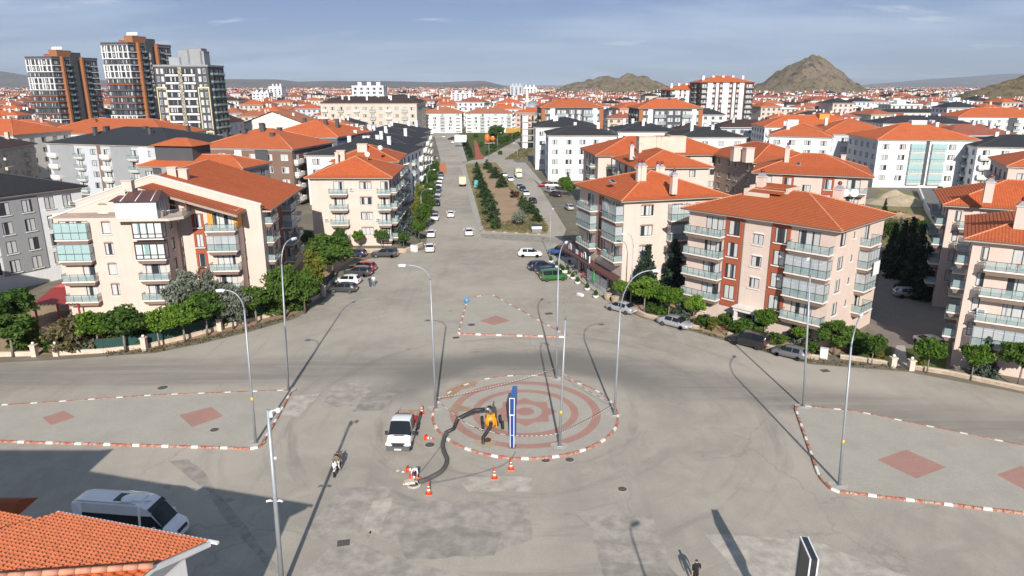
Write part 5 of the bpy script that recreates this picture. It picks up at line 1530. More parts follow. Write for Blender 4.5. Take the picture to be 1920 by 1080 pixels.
for (da, za), (db, zb) in (((0, 9), (D0, zq(D0))), ((D0, zq(D0)), (11, zq(D0)))):
    n = len(b.v); b.v += [V3(0, da, za - .2), V3(0, da, za + .06), V3(0, db, zb + .06), V3(0, db, zb - .2), V3(.12, da, za - .2), V3(.12, da, za + .06), V3(.12, db, zb + .06), V3(.12, db, zb - .2)]
    for q in ((0, 1, 2, 3), (7, 6, 5, 4), (0, 4, 5, 1), (1, 5, 6, 2), (3, 2, 6, 7), (0, 3, 7, 4)): b.f.append(tuple(n + i for i in q)); b.m.append(0); b.s.append(False)
b.obj('verge_board', MATS['gutter_white'], near)
b = MB(); b.quad([V3(0, .02, 8.82), V3(.75, .9, 8.6), V3(.75, D0, zq(D0) - .3), V3(0, D0, zq(D0) - .18)]); b.quad([V3(0, D0, zq(D0) - .18), V3(.75, D0, zq(D0) - .3), V3(.75, 11, zq(D0) - .3), V3(0, 11, zq(D0) - .18)]); b.quad([V3(.749, .9, 8.55), V3(.749, 11, 8.55), V3(.749, 11, zq(D0) - .25), V3(.749, D0, zq(D0) - .25)]); b.obj('soffit', MATS['gutter_white'], near)
tag(MB().frustum((-3, 3, -1.5, 1.5), (-2.8, 2.8, -.2, .2), 3.2, 3.9).obj('shed_roof', MATS['tile_orange'], None, G(-40, 962, 3.0) - Vector((0, 0, 3))), 'corner of a low red-tiled shed roof at the left edge', 'shed')
# the taller house beside it, outside the picture, whose shadow reaches across the road
k = Block('tiled_house', 'taller house with orange roof standing just below the lower left edge of the picture', (-62, 15.2), (-33, 15.2), 14, 13.2, .7, 'cream', lod=1)
side_fill(k, 'f', (.2, .5, .8)); side_fill(k, 'b', (.1, .3, .5, .7, .9)); k.finish(pitch=.42); k.chimney(27, 6, 1.2, 1.0, 14, 2.8, 'cream', False)

# ================================================================== hills on the skyline
from mathutils import noise as mnoise
def hill_mat(name, rock, grass, dark, s):
    m, nt, b = _nodes(name)
    b.inputs['Roughness'].default_value = 0.95
    b.inputs['Specular IOR Level'].default_value = 0.05
    p = _pos(nt)
    ge = _n(nt, 'ShaderNodeNewGeometry')
    c = _mix(nt, _ramp(nt, _noise(nt, p, s, 8.0, 0.7), .40, .60), rock, grass)
    c = _mix(nt, _ramp(nt, _noise(nt, p, s * 5, 7.0, 0.72), .50, .66), c, dark)
    v = _n(nt, 'ShaderNodeTexVoronoi', Scale=s * 9); nt.links.new(p, v.inputs['Vector'])
    c = _mix(nt, _math(nt, 'MULTIPLY', _ramp(nt, v.outputs['Distance'], .18, .34, 1, 0), .5), c, (.045, .05, .022))
    nt.links.new(c, b.inputs['Base Color'])
    _bump(nt, b, _noise(nt, p, s * 6, 8.0, .75), 1.0, 4.0)
    MATS[name] = m
hill_mat('rocky', (.215, .165, .125), (.175, .145, .085), (.075, .060, .050), .014)
hill_mat('green_hill', (.245, .190, .115), (.180, .150, .075), (.085, .075, .042), .02)
hill_mat('far_ridge', (.115, .095, .082), (.175, .145, .115), (.060, .056, .058), .0011)
def peak_mesh(peaks, R0, n=90, m=46, seed=0, rough=1.0):
    """peaks: (dx, dy, height, radius, sharpness) bumps over a disc of radius R0"""
    b = MB()
    for j in range(m + 1):
        r = R0 * (j / m) ** .9
        for i in range(n):
            a = 2 * math.pi * i / n
            x, y = r * math.cos(a), r * math.sin(a)
            z = 0
            for dx, dy, h, rad, sh in peaks:
                d = math.hypot(x - dx, (y - dy)) / rad
                z = max(z, h * max(0, 1 - d) ** sh)
            e = min(1, z / 12)
            z += e * rough * (mnoise.fractal(Vector((x * .02 + seed, y * .02, 0)), 1.0, 2.0, 6) * 7 + abs(mnoise.noise(Vector((x * .06, y * .06, seed)))) * 4 - 1)
            b.v.append((x, y, z - 1.0 if j < m else -4))
    for j in range(m):
        for i in range(n):
            i2 = (i + 1) % n
            b.f.append((j * n + i, (j + 1) * n + i, (j + 1) * n + i2, j * n + i2)); b.m.append(0); b.s.append(True)
    return b
def hill(name, u, v_top, y, peaks, R0, m, seed, rough=1.0, n=110, mm=60):
    c = DIST(u, 200, y)
    structure(put(name, peak_mesh(peaks, R0, n, mm, seed, rough).mesh(name, MATS[m]), None, (c.x, y, 0)))
hA = HT(Vector((0, 1500, 0)), 105)
hill('rocky_hill', 1512, 105, 1500, [(0, 0, hA + 3, 118, .80), (14, 6, hA - 2, 118, .85), (-16, 10, hA - 8, 125, .8), (60, -10, 32, 70, 1.1), (-75, 10, 26, 75, 1.0)], 190, 'rocky', 3.1, 1.5)
hB = HT(Vector((0, 1700, 0)), 139)
hill('rocky_hill', 1160, 139, 1700, [(18, 0, hB + 2, 135, .9), (-28, 8, hB - 7, 140, .8), (-75, 0, hB - 17, 110, .8), (-118, 0, hB - 22, 60, .9), (70, -5, hB - 24, 95, .9)], 220, 'rocky', 7.7, 1.5)
hC = HT(Vector((0, 800, 0)), 124)
hill('scrub_hill', 1948, 124, 800, [(0, 0, hC + 2, 105, .9), (-34, -4, hC - 12, 80, .9), (60, 10, hC + 8, 150, .8), (-10, -40, hC - 22, 90, .9)], 180, 'green_hill', 1.7, .8)
def ridge(name, y, pts, depth, m, seed, amp=.12):
    """a long low range: crest given as (photo u, photo v) at distance y, with real depth and flanks"""
    b = MB(); n, mm = 150, 16
    u0, u1 = pts[0][0], pts[-1][0]
    for i in range(n + 1):
        u = u0 + (u1 - u0) * i / n
        for (ua, va), (ub, vb) in zip(pts, pts[1:]):
            if ua <= u <= ub: v = va + (vb - va) * (u - ua) / (ub - ua); break
        c = DIST(u, v, y)
        h = max(4, c.z)
        for j in range(mm + 1):
            t = j / mm
            yy = y - depth * (1 - t) if t < .7 else y - depth * .3 + (t - .7) / .3 * depth * .3 + 0
            prof = math.sin(min(1, t / .75) * math.pi / 2) ** 1.6
            if t > .75: prof *= 1 - (t - .75) * 2.2
            k = 1 + amp * mnoise.fractal(Vector((c.x * .0012 + seed, t * 2.5, seed)), 1, 2, 5)
            b.v.append((c.x * (yy / y), yy, h * prof * k - 2))
    for i in range(n):
        for j in range(mm):
            a = i * (mm + 1) + j
            b.f.append((a, a + mm + 1, a + mm + 2, a + 1)); b.m.append(0); b.s.append(True)
    structure(b.obj(name, MATS[m]))
ridge('far_hills', 7600, [(-700, 150), (-300, 139), (0, 136), (60, 143), (150, 150), (300, 152), (420, 149), (520, 150), (560, 154), (640, 152), (720, 152), (820, 154), (905, 152), (945, 160), (985, 172), (1100, 176)], 2600, 'far_ridge', 1.2)
ridge('far_hills', 5200, [(560, 172), (640, 168), (720, 166), (800, 171), (860, 167), (930, 166), (985, 172), (1060, 176)], 900, 'far_ridge', 5.2)
ridge('distant_mountains', 13500, [(1380, 168), (1560, 164), (1640, 157), (1740, 149), (1800, 145), (1900, 140), (2040, 133), (2300, 128), (2700, 132)], 4200, 'far_ridge', 8.8)

# ================================================================== the town
random.seed(23)
WIN_M = mat('far_window', (.10, .11, .13), .25, var=0)
def house_parts(w, d, h, nf, roof='hip', pitch=.38, over=.8, bal=True):
    wl = MB(); wl.box(-w / 2, w / 2, -d / 2, d / 2, -.1, h)
    if bal:
        for f in range(nf):
            z = 1.2 + f * (h - 1.4) / nf
            for s in (-.27, .27): wl.box(s * w - 1.7, s * w + 1.7, -d / 2 - 1.0, -d / 2 - .003, z - .1, z + .8)
    wn_ = MB()
    fh = (h - 1.0) / nf
    for f in range(nf):
        z = 1.0 + f * fh
        for s, L in ((0, w), (1, d), (2, d)):
            n = max(2, int(L / 3.4))
            for i in range(n):
                c = (i + .5) / n * L - L / 2
                if s == 0: wn_.quad([(c - .75, -d / 2 - .03, z + .7), (c + .75, -d / 2 - .03, z + .7), (c + .75, -d / 2 - .03, z + 2.1), (c - .75, -d / 2 - .03, z + 2.1)])
                elif s == 1: wn_.quad([(w / 2 + .03, c - .75, z + .7), (w / 2 + .03, c + .75, z + .7), (w / 2 + .03, c + .75, z + 2.1), (w / 2 + .03, c - .75, z + 2.1)])
                else: wn_.quad([(-w / 2 - .03, c + .75, z + .7), (-w / 2 - .03, c - .75, z + .7), (-w / 2 - .03, c - .75, z + 2.1), (-w / 2 - .03, c + .75, z + 2.1)])
    rf_ = MB(); x, y = w / 2 + over, d / 2 + over
    if roof == 'flat':
        rf_.box(-x, x, -y, y, h + .004, h + .8)
        rf_.box(-3, 3, -2, 2, h + .801, h + 3.4)
    else:
        k = min(x, y)
        hz = k * pitch
        if x >= y: r0, r1 = (-(x - y), 0, h + .2 + hz), ((x - y), 0, h + .2 + hz)
        else: r0, r1 = (0, -(y - x), h + .2 + hz), (0, (y - x), h + .2 + hz)
        c = [(-x, -y, h + .2), (x, -y, h + .2), (x, y, h + .2), (-x, y, h + .2)]
        S = ((0, 1, r0, r1), (1, 2, r1, r1), (2, 3, r1, r0), (3, 0, r0, r0)) if x >= y else ((0, 1, r0, r0), (1, 2, r0, r1), (2, 3, r1, r1), (3, 0, r1, r0))
        for a, e, p, q in S: course_slope(rf_, c[a], c[e], p, q, flat=True)
        for q in range(3): 
            cx, cy = random.uniform(-.3, .3) * w, random.uniform(-.25, .25) * d
            wl.box(cx - .5, cx + .5, cy - .5, cy + .5, h, h + hz * .8 + 1.6)
        wl.box(-x + .05, x - .05, -y + .05, y - .05, h - .12, h + .15)
    return wl, rf_, wn_
KINDS = []
for w, d, h, nf, rt in ((22, 14, 12.5, 4, 'hip'), (16, 16, 12.5, 4, 'hip'), (28, 13, 10, 3, 'hip'), (14, 12, 9.5, 3, 'hip'), (18, 14, 15.5, 5, 'hip'), (20, 15, 14, 5, 'flat')):
    KINDS.append((w, d, h, nf, rt, house_parts(w, d, h, nf, rt)))
WALLS = ['white_wall', 'warm_white', 'cream', 'white_wall', 'beige_wall', 'pink_wall', 'light_grey', 'warm_white']
ROOFS = ['tile_orange', 'tile_orange', 'tile_pale', 'tile_orange', 'tile_orange', 'tile_brown', 'tile_dark', 'tile_orange']
mat('town_tile', (.36, .115, .055), .85, var=.15, scale=.3); mat('town_tile_old', (.29, .085, .05), .85, var=.15, scale=.3)
CH = {}
def house_mesh(ki, part, m):
    key = (ki, part, m)
    if key not in CH:
        CH[key] = KINDS[ki][5][part].mesh(('wall', 'roof', 'window_rows')[part], MATS[m])
    return CH[key]
TAKEN = []
for (name, x, y, r) in (('hill', 610, 1500, 150), ('hill', 250, 1700, 170), ('hill', 600, 800, 115), ('field', 235, 300, 70)): TAKEN.append((x, y, r))
for o in [o for o in bpy.data.objects if o.parent is None and o.get('category') in ('building',) and o.type == 'EMPTY']:
    M = Matrix.Rotation(o.rotation_euler.z, 4, 'Z')
    c = o.location + M @ Vector((14, 11, 0)); TAKEN.append((c.x, c.y, 27))
for k in [o for o in bpy.data.objects if o.name.startswith('apartment_tower')]: TAKEN.append((k.location.x + 12, k.location.y + 12, 30))
spots = []
y = 215.0
while y < 3300:
    step = 31 if y < 800 else 38 if y < 1600 else 52
    x = -.82 * y - 40
    while x < .82 * y + 40:
        px, py = x + random.uniform(-.32, .32) * step, y + random.uniform(-.32, .32) * step
        x += step * (1.0 if y < 800 else .9)
        if any((px - a) ** 2 + (py - b_) ** 2 < r * r for a, b_, r in TAKEN): continue
        # streets left open, the avenue and its park
        if py < 480 and -48 - .09 * (py - 250) < px < 34 + .12 * (py - 200) * (1 if py > 240 else 0): continue
        if py < 300 and -115 < px < 130: continue
        if random.random() < (.10 if py < 800 else .06): continue
        spots.append((px, py))
    y += step
spots.sort(key=lambda s: s[1])
RN = {'tile_orange': 'orange-roofed', 'tile_pale': 'pale orange-roofed', 'tile_brown': 'brown-roofed', 'tile_dark': 'dark-roofed', 'flat': 'flat-roofed'}
WN = {'white_wall': 'white', 'warm_white': 'off-white', 'cream': 'cream', 'beige_wall': 'beige', 'pink_wall': 'pinkish', 'light_grey': 'pale grey'}
ZONES = ((190, 'left of the brown towers'), (330, 'behind the brown towers'), (470, 'right of the patterned grey tower'), (600, 'behind the slate-blue block'), (790, 'behind the long beige block'), (985, 'beyond the end of the avenue'), (1140, 'behind the dark-faced pair'), (1300, 'below the lower rocky hill'), (1440, 'behind the tall striped block'), (1600, 'below the pointed rocky hill'), (1760, 'between the pointed hill and the field'), (9999, 'towards the scrubby hill'))
named = {}
vis = 0
rest = []
for (x, y) in spots:
    inside = abs(x) < .735 * y + 16
    right_far = x > .22 * y and y > 520
    ki = random.choice((0, 0, 1, 1, 2, 3, 4)) if not right_far else random.choice((0, 1, 4, 4, 5, 5))
    if random.random() < .03: ki = 5
    w = random.choice(WALLS); r = random.choice(ROOFS)
    rz = R(5) + random.choice((0, 0, math.pi / 2, R(-14))) + random.uniform(-.06, .06)
    sc = random.uniform(.85, 1.12)
    if inside and vis < 285:
        vis += 1
        rr = 'flat' if KINDS[ki][4] == 'flat' else r
        u = 960 + FPX * x / (y * math.cos(PITCH) + CAM_H * math.sin(PITCH))
        z_ = next(n for lim, n in ZONES if u < lim)
        o = root('town_house', '', 'house', (x, y, 0), rz, 'town houses ' + z_)
        named.setdefault('%s %s %s-storey house %s' % (WN[w], RN[rr], ('one', 'two', 'three', 'four', 'five')[KINDS[ki][3] - 1], z_), []).append((y, o))
        o.scale = (sc, sc, sc)
        put('wall', house_mesh(ki, 0, w), o)
        put('roof', house_mesh(ki, 1, 'white_wall' if rr == 'flat' else random.choice(('town_tile', 'town_tile_old', 'tile_orange')) if r == 'tile_orange' else r), o)
        put('window_rows', house_mesh(ki, 2, 'far_window'), o)['kind'] = 'stuff'
    elif inside:
        rest.append((x, y, ki, w, r, rz, sc))
for lb, hs_ in named.items():
    hs_.sort(key=lambda h: h[0])
    for i, (y, o) in enumerate(hs_): o['label'] = lb if len(hs_) == 1 else lb + ', %s nearest' % ORD[i]
# everything farther off reads as one mass: one object
order = ['white_wall', 'warm_white', 'cream', 'beige_wall', 'pink_wall', 'light_grey', 'town_tile', 'town_tile_old', 'tile_brown', 'tile_dark', 'far_window']
big = MB()
for x, y, ki, w, r, rz, sc in rest:
    w_, d_, h, nf, rt, parts = KINDS[ki]
    if rt != 'flat' and random.random() < .25: h *= 1.0
    M = Matrix.Translation((x, y, 0)) @ Matrix.Rotation(rz, 4, 'Z') @ Matrix.Scale(sc, 4)
    wi = order.index(w); ri = wi if rt == 'flat' else order.index({'tile_orange': random.choice(('town_tile', 'town_tile_old')), 'tile_pale': 'town_tile'}.get(r, r))
    st = len(big.v)
    X, Y = w_ / 2, d_ / 2
    big.box(-X, X, -Y, Y, -.1, h, wi)
    if rt != 'flat':
        k = min(X, Y) + .8; hz = k * .38; X2, Y2 = X + .8, Y + .8
        r0, r1 = ((-(X2 - Y2), 0), ((X2 - Y2), 0)) if X2 >= Y2 else ((0, -(Y2 - X2)), (0, Y2 - X2))
        c = [(-X2, -Y2, h), (X2, -Y2, h), (X2, Y2, h), (-X2, Y2, h)]; a, e = (*r0, h + hz), (*r1, h + hz)
        S = ((0, 1, e, a), (1, 2, e, e), (2, 3, a, e), (3, 0, a, a)) if X2 >= Y2 else ((0, 1, a, a), (1, 2, e, a), (2, 3, e, e), (3, 0, a, e))
        for i, j, p, q in S: big.quad([c[i], c[j], p] + ([q] if p != q else []), ri)
        for q in range(2):
            cx, cy = random.uniform(-.3, .3) * w_, random.uniform(-.25, .25) * d_
            big.box(cx - .6, cx + .6, cy - .6, cy + .6, h, h + hz + 1.0, wi)
    else: big.box(-3, 3, -2, 2, h, h + 3, wi)
    if y < 2200:
        n = max(2, int(w_ / 4.5)); fh = (h - 1) / nf
        for f in range(nf):
            for i in range(n):
                c = (i + .5) / n * w_ - X; z = 1 + f * fh + .7
                big.quad([(c - 1, -Y - .05, z), (c + 1, -Y - .05, z), (c + 1, -Y - .05, z + 1.5), (c - 1, -Y - .05, z + 1.5)], 10)
            for i in range(2):
                c = (i + .5) / 2 * d_ - Y; z = 1 + f * fh + .7
                big.quad([(X + .05, c - 1, z), (X + .05, c + 1, z), (X + .05, c + 1, z + 1.5), (X + .05, c - 1, z + 1.5)], 10)
    big.xf(M, st)
o = big.obj('far_town', [MATS[m] for m in order])
tag(o, 'white and orange-roofed houses of the far town merging towards the horizon', 'town', kind='stuff')
# taller blocks that stand out of it
def skyline(lab, u0, u1, vt, y, nf, wall='white_wall', D=18, roof='flat', tiles='lead'):
    A = DIST(u0, 200, y); B = DIST(u1, 200, y)
    k = Block('apartment_tower', lab, (A.x, y), (B.x, y), D, HT(Vector((0, y, 0)), vt), .3, wall, fh=(HT(Vector((0, y, 0)), vt) - 1) / nf, base=1, nf=nf, lod=1)
    n = max(3, int(k.W / 5))
    for i in range(n): k.win('f', (i + .5) / n * k.W, 2.6, 1.8, .6, pm='pane_dark')
    k.finish(roof=roof, tiles=tiles, fascia=(wall, wall), parapet=1.0, pitch=.35, cap=None)
    if roof == 'flat':
        for x in (.2, .5, .8): k.chimney(k.W * x, k.D * .5, k.W * .12, 5, k.eave + .2, 3.5, wall, False, 'roof_house')
    return k
skyline('white tower with grey balconies rising behind the long beige block', 661, 721, 163, 590, 9)
skyline('slim white tower with a red roof rim in the far town on the left', 507, 531, 163, 950, 11)
skyline('distant pair of tall grey towers beyond the end of the avenue, grey half', 956, 980, 161, 1150, 12, 'light_grey')
skyline('distant pair of tall towers beyond the end of the avenue, white half', 981, 1006, 164, 1150, 11)
skyline('white far block with twin minaret tips behind it', 846, 890, 176, 900, 7)
skyline('white far slab in the town on the left', 474, 506, 175, 900, 6)
mo = root('mosque', 'grey-domed mosque with one slim minaret near the end of the avenue', 'mosque', tuple(DIST(997, 215, 560).xy) + (0,))
MB().box(-9, 9, -8, 8, 0, 9).obj('wall', MATS['white_wall'], mo)
MB().lathe([(8, 9.01), (7.6, 12), (6, 15), (3, 17), (.3, 18)], 20).obj('dome', MATS['zinc'], mo)
q = DIST(988, 200, 560); h = HT(Vector((0, 560, 0)), 166)
MB().lathe([(1.5, 0), (1.3, h * .62), (2.1, h * .64), (2.1, h * .66), (1.1, h * .67), (1.0, h * .86), (.05, h)], 12).obj('minaret', MATS['white_wall'], mo, (q.x - mo.location.x, -4, 0))

# ================================================================== trees and shrubs
random.seed(5)
leaf_mat('leaf_bright', (.075, .150, .016), (.165, .275, .032)); leaf_mat('leaf_mid', (.042, .092, .014), (.100, .175, .028)); leaf_mat('leaf_yellow', (.115, .135, .020), (.235, .245, .045))
leaf_mat('leaf_olive', (.150, .170, .125), (.270, .290, .225), .2); leaf_mat('leaf_pine', (.020, .045, .014), (.060, .090, .030), .1); leaf_mat('leaf_spruce', (.014, .032, .017), (.036, .062, .030), .1)
leaf_mat('leaf_bluish', (.050, .075, .055), (.110, .145, .110), .1); leaf_mat('leaf_brown', (.120, .100, .050), (.190, .165, .075), .2); leaf_mat('leaf_redbrown', (.055, .022, .016), (.11, .05, .03), .2)
mat('bark', (.115, .085, .062), .95, var=.3, scale=3.0, bump=.5); mat('bark_grey', (.20, .175, .145), .95, var=.3, scale=3.0, bump=.5)
def leaf_mesh(name, leaves, m):
    """leaves: (centre, size, tone, droop) -> small folded quads turned every way"""
    vs, fs, tone = [], [], []
    for c, s, t, dr in leaves:
        a = Vector((random.gauss(0, 1), random.gauss(0, 1), random.gauss(0, 1) * (1 - dr))).normalized()
        b = a.orthogonal(); b.rotate(Matrix.Rotation(random.uniform(0, 6.28), 3, a)); b.normalize()
        if dr: b = (b + Vector((0, 0, -2.0 * dr))).normalized(); a = (a - b * a.dot(b)).normalized()
        a = a * (s * random.uniform(.35, .6)); b = b * (s * random.uniform(.7, 1.1))
        n = len(vs)
        vs += [c - b, c + a * .9, c + b, c - a * .9]
        fs.append((n, n + 1, n + 2, n + 3)); tone.append(max(0, min(1, t + random.uniform(-.18, .18))))
    me = bpy.data.meshes.new(name)
    me.from_pydata([tuple(v) for v in vs], [], fs)
    me.materials.append(MATS[m])
    at = me.attributes.new('tone', 'FLOAT', 'FACE'); at.data.foreach_set('value', tone)
    me.update()
    return me
def rand_dir():
    return Vector((random.gauss(0, 1), random.gauss(0, 1), random.gauss(0, 1))).normalized()
def blob_crown(rx, rz, zc, clumps, per, size, cr, m, flat=.0, hollow=.45, droop=0):
    L = []
    for _ in range(clumps):
        d = rand_dir(); r = random.uniform(hollow, 1) ** .6
        k = random.uniform(.82, 1.06)
        c = Vector((d.x * rx * r * k, d.y * rx * r * k, zc + d.z * rz * r * k))
        if d.z < -.3: c.z += rz * flat
        t = random.uniform(.12, .9); q = cr * random.uniform(.7, 1.25)
        for _ in range(per):
            e = rand_dir() * q * random.uniform(.3, 1) ** .5
            e.z *= .75
            L.append((c + e, size, t, droop))
    return leaf_mesh('crown', L, m)
def conifer_crown(h, r, size, m, levels=16, z0=.08, irr=.25, tip=.05, gap=.15, droop=.25):
    L = []
    for i in range(levels):
        f = (i + random.uniform(-.3, .3)) / levels
        z = h * (z0 + (1 - z0) * f)
        rr = r * ((1 - f) ** .85 * (1 - tip) + tip)
        n = max(4, int(9 * (1 - f) + 4))
        a0 = random.uniform(0, 6.28)
        for k in range(n):
            if random.random() < gap: continue
            a = a0 + 6.283 * k / n + random.uniform(-.25, .25); ln = rr * random.uniform(1 - irr, 1 + irr * .6); t = random.uniform(.1, .9)
            steps = max(3, int(ln / (size * .55)))
            for s in range(steps):
                q = (s + .6) / steps
                for _ in range(3):
                    L.append((Vector((math.cos(a) * ln * q + random.gauss(0, size * .35), math.sin(a) * ln * q + random.gauss(0, size * .35), z - ln * q * droop + random.gauss(0, size * .3))), size, t * (.6 + .5 * q), .15))
    return leaf_mesh('crown', L, m)
def trunk_mesh(h, r, fork, m, spread=.35, n=5):
    b = MB()
    b.tube([(0, 0, -.1), (.03, .02, h * .5), (0, .04, h)], [r * 1.25, r, r * .8], 8)
    for k in range(n):
        a = 6.283 * k / n + random.uniform(-.4, .4); L = fork * random.uniform(.8, 1.1)
        q = Vector((math.cos(a) * L * spread, math.sin(a) * L * spread, h + L * .75))
        b.tube([(0, .04, h * random.uniform(.8, 1)), tuple(q * .55 + Vector((0, 0, h * .42))), tuple(q)], [r * .6, r * .42, r * .15], 5)
    return b.mesh('trunk', MATS[m])
TREES = {}
def proto(kind, H, makers, trunks):
    TREES[kind] = (H, [f() for f in makers], [f() for f in trunks])
for nm, lm in (('round', 'leaf_bright'), ('roundmid', 'leaf_mid'), ('roundyellow', 'leaf_yellow')):
    proto(nm, 5.0, [lambda lm=lm: blob_crown(1.75, 1.45, 3.45, 62, 46, .26, .52, lm, .35) for _ in range(3)], [lambda: trunk_mesh(2.3, .09, 1.5, 'bark_grey') for _ in range(2)])
proto('broad', 7.0, [lambda: blob_crown(2.6, 2.6, 4.3, 85, 52, .30, .72, 'leaf_mid', .2) for _ in range(3)], [lambda: trunk_mesh(2.4, .15, 3.0, 'bark') for _ in range(2)])
proto('broadbright', 7.0, [lambda: blob_crown(2.7, 2.5, 4.4, 85, 52, .30, .75, 'leaf_bright', .2) for _ in range(2)], [lambda: trunk_mesh(2.4, .15, 3.0, 'bark') for _ in range(2)])
proto('olive', 6.5, [lambda: blob_crown(2.7, 2.5, 3.7, 95, 60, .24, .62, 'leaf_olive', .1, .4, .45) for _ in range(2)], [lambda: trunk_mesh(1.6, .14, 3.0, 'bark') for _ in range(2)])
proto('pine', 6.0, [lambda: conifer_crown(6.0, 2.1, .34, 'leaf_pine', 12, .12, .45, .12, .22, .05) for _ in range(3)], [lambda: trunk_mesh(4.6, .11, .6, 'bark') for _ in range(1)])
proto('spruce', 9.0, [lambda: conifer_crown(9.0, 2.7, .36, 'leaf_spruce', 20, .05, .22) for _ in range(3)], [lambda: trunk_mesh(7.5, .16, .5, 'bark') for _ in range(1)])
proto('bluespruce', 6.0, [lambda: conifer_crown(6.0, 2.0, .30, 'leaf_bluish', 15, .05, .25) for _ in range(2)], [lambda: trunk_mesh(4.6, .10, .5, 'bark') for _ in range(1)])
proto('thuja', 3.0, [lambda: blob_crown(.62, 1.45, 1.5, 34, 34, .16, .26, 'leaf_yellow', 0, .5) for _ in range(2)], [lambda: trunk_mesh(.8, .05, .8, 'bark') for _ in range(1)])
proto('column', 6.0, [lambda: blob_crown(1.25, 2.6, 3.2, 60, 46, .24, .5, 'leaf_yellow', 0, .5) for _ in range(2)], [lambda: trunk_mesh(1.5, .1, 2.0, 'bark') for _ in range(1)])
proto('shrub', 2.2, [lambda: blob_crown(1.35, 1.0, 1.05, 44, 42, .20, .42, 'leaf_mid', 0, .3) for _ in range(3)], [lambda: trunk_mesh(.4, .05, .9, 'bark') for _ in range(1)])
proto('brownshrub', 3.2, [lambda: blob_crown(1.5, 1.4, 1.7, 50, 42, .20, .45, 'leaf_brown', 0, .3) for _ in range(2)], [lambda: trunk_mesh(.9, .07, 1.2, 'bark') for _ in range(1)])
proto('redshrub', 2.2, [lambda: blob_crown(1.2, 1.0, 1.2, 26, 26, .2, .35, 'leaf_redbrown', 0, .3) for _ in range(1)], [lambda: trunk_mesh(.5, .05, 1.0, 'bark') for _ in range(1)])
tree_no = 0
def tree(kind, base, h, label, wide=1.0, group=None, name=None):
    global tree_no
    tree_no += 1
    H, cs, ts = TREES[kind]
    nm = name or ('shrub' if 'shrub' in kind else 'conifer' if kind in ('pine', 'spruce', 'bluespruce', 'thuja') else 'tree')
    o = root(nm, label, 'shrub' if 'shrub' in kind else 'tree', (base.x, base.y, 0.0), random.uniform(0, 6.28), group)
    s = h / H
    o.scale = (s * wide * random.uniform(.86, 1.14), s * wide * random.uniform(.86, 1.14), s * random.uniform(.95, 1.05))
    put('crown', cs[tree_no % len(cs)], o); put('trunk', ts[tree_no % len(ts)], o)
    return o
def T(kind, u, vb, vt, label, wide=1.0, z=0, group=None):
    b = G(u, vb); return tree(kind, b, max(.8, HT(b, vt)), label, wide, group)
g1 = 'street trees along the garden wall of the stepped cream building'
T('roundmid', 25, 669, 592, 'dark-trunked tree at the left edge by the garden gate, lower of two crowns', 1.35, group=g1)
T('roundmid', 30, 640, 540, 'big round-headed tree at the left edge in front of the grey-brick block', 1.3, group=g1)
T('column', 70, 655, 590, 'yellow-green upright bush beside the garden gate posts', .8)
T('brownshrub', 140, 662, 590, 'grey-brown shrub standing on the garden wall right of the gate', 1.15)
T('round', 187, 660, 588, 'yellowish round tree on the verge right of the grey-brown shrub', 1.3, group=g1)
T('roundmid', 236, 660, 578, 'dark spreading tree on the verge, middle of the row before the cream building', 1.4, group=g1)
T('round', 300, 652, 586, 'low round tree on the verge between the spreading tree and a denser one', 1.3, group=g1)
T('round', 347, 642, 567, 'dense round tree on the verge just left of the silver-leaved trees', 1.3, group=g1)
T('roundmid', 389, 630, 553, 'dense dark round tree on the verge under the silver-leaved trees', 1.3, group=g1)
T('olive', 372, 610, 502, 'large silver-leaved tree in front of the red strip of the stepped building', 1.0)
T('olive', 438, 617, 535, 'second silver-leaved tree, drooping over the verge lamp post', .95)
T('roundmid', 482, 608, 536, 'round green tree right of the silver-leaved trees', 1.1)
T('broad', 535, 595, 495, 'dark broad tree behind the twin lamp posts', .85)
T('broad', 572, 588, 500, 'dark tree at the bend of the garden fence near the grey hatchback', .8)
T('column', 592, 560, 462, 'tall yellow-green bush beside the parked white hatchback', .9)
T('broad', 625, 522, 436, 'big green tree at the corner behind the parked red car', 1.1)
T('broad', 600, 512, 440, 'green tree tucked behind the big corner tree', .9)
T('broad', 578, 470, 430, 'dark green tree between the stepped building and the pink-cream block', .9)
T('broad', 638, 470, 428, 'dark green tree against the foot of the pink-cream block', .9)
T('shrub', 565, 580, 558, 'low shrub under the fence trees near the parked cars', 1.3)
T('round', 673, 466, 433, 'small yellow-green round tree in front of the pink-cream block', .95)
T('roundmid', 716, 466, 430, 'round green tree before the pink-cream block window column', 1.05)
T('roundmid', 757, 468, 434, 'round tree at the avenue corner beside the white cabinet', .95)
T('bluespruce', 748, 455, 412, 'grey-green conifer at the corner of the avenue', 1.1)
av = [('round', 786, 455, 415), ('bluespruce', 771, 440, 390), ('broad', 796, 430, 378), ('column', 782, 420, 368), ('broad', 803, 408, 362), ('broad', 795, 395, 352), ('column', 788, 385, 342), ('broad', 806, 380, 340), ('broad', 803, 362, 326), ('broad', 811, 352, 318), ('broad', 806, 340, 310), ('broad', 815, 335, 304), ('broad', 817, 322, 300)]
for i, (kd, u, vb, vt) in enumerate(av):
    T(kd, u, vb, vt, 'kerbside %s, %s along the avenue counted from the junction corner' % ({'round': 'round tree', 'bluespruce': 'grey-green conifer', 'broad': 'green tree', 'column': 'yellow-green bush'}[kd], ORD[i]), .8 if kd == 'broad' else 1.0, group='trees along the parked cars on the avenue')
med_l = [(894, 325, 303), (898, 338, 312), (903, 355, 328), (909, 372, 340), (914, 388, 352), (921, 404, 366), (926, 418, 382), (930, 430, 402)]
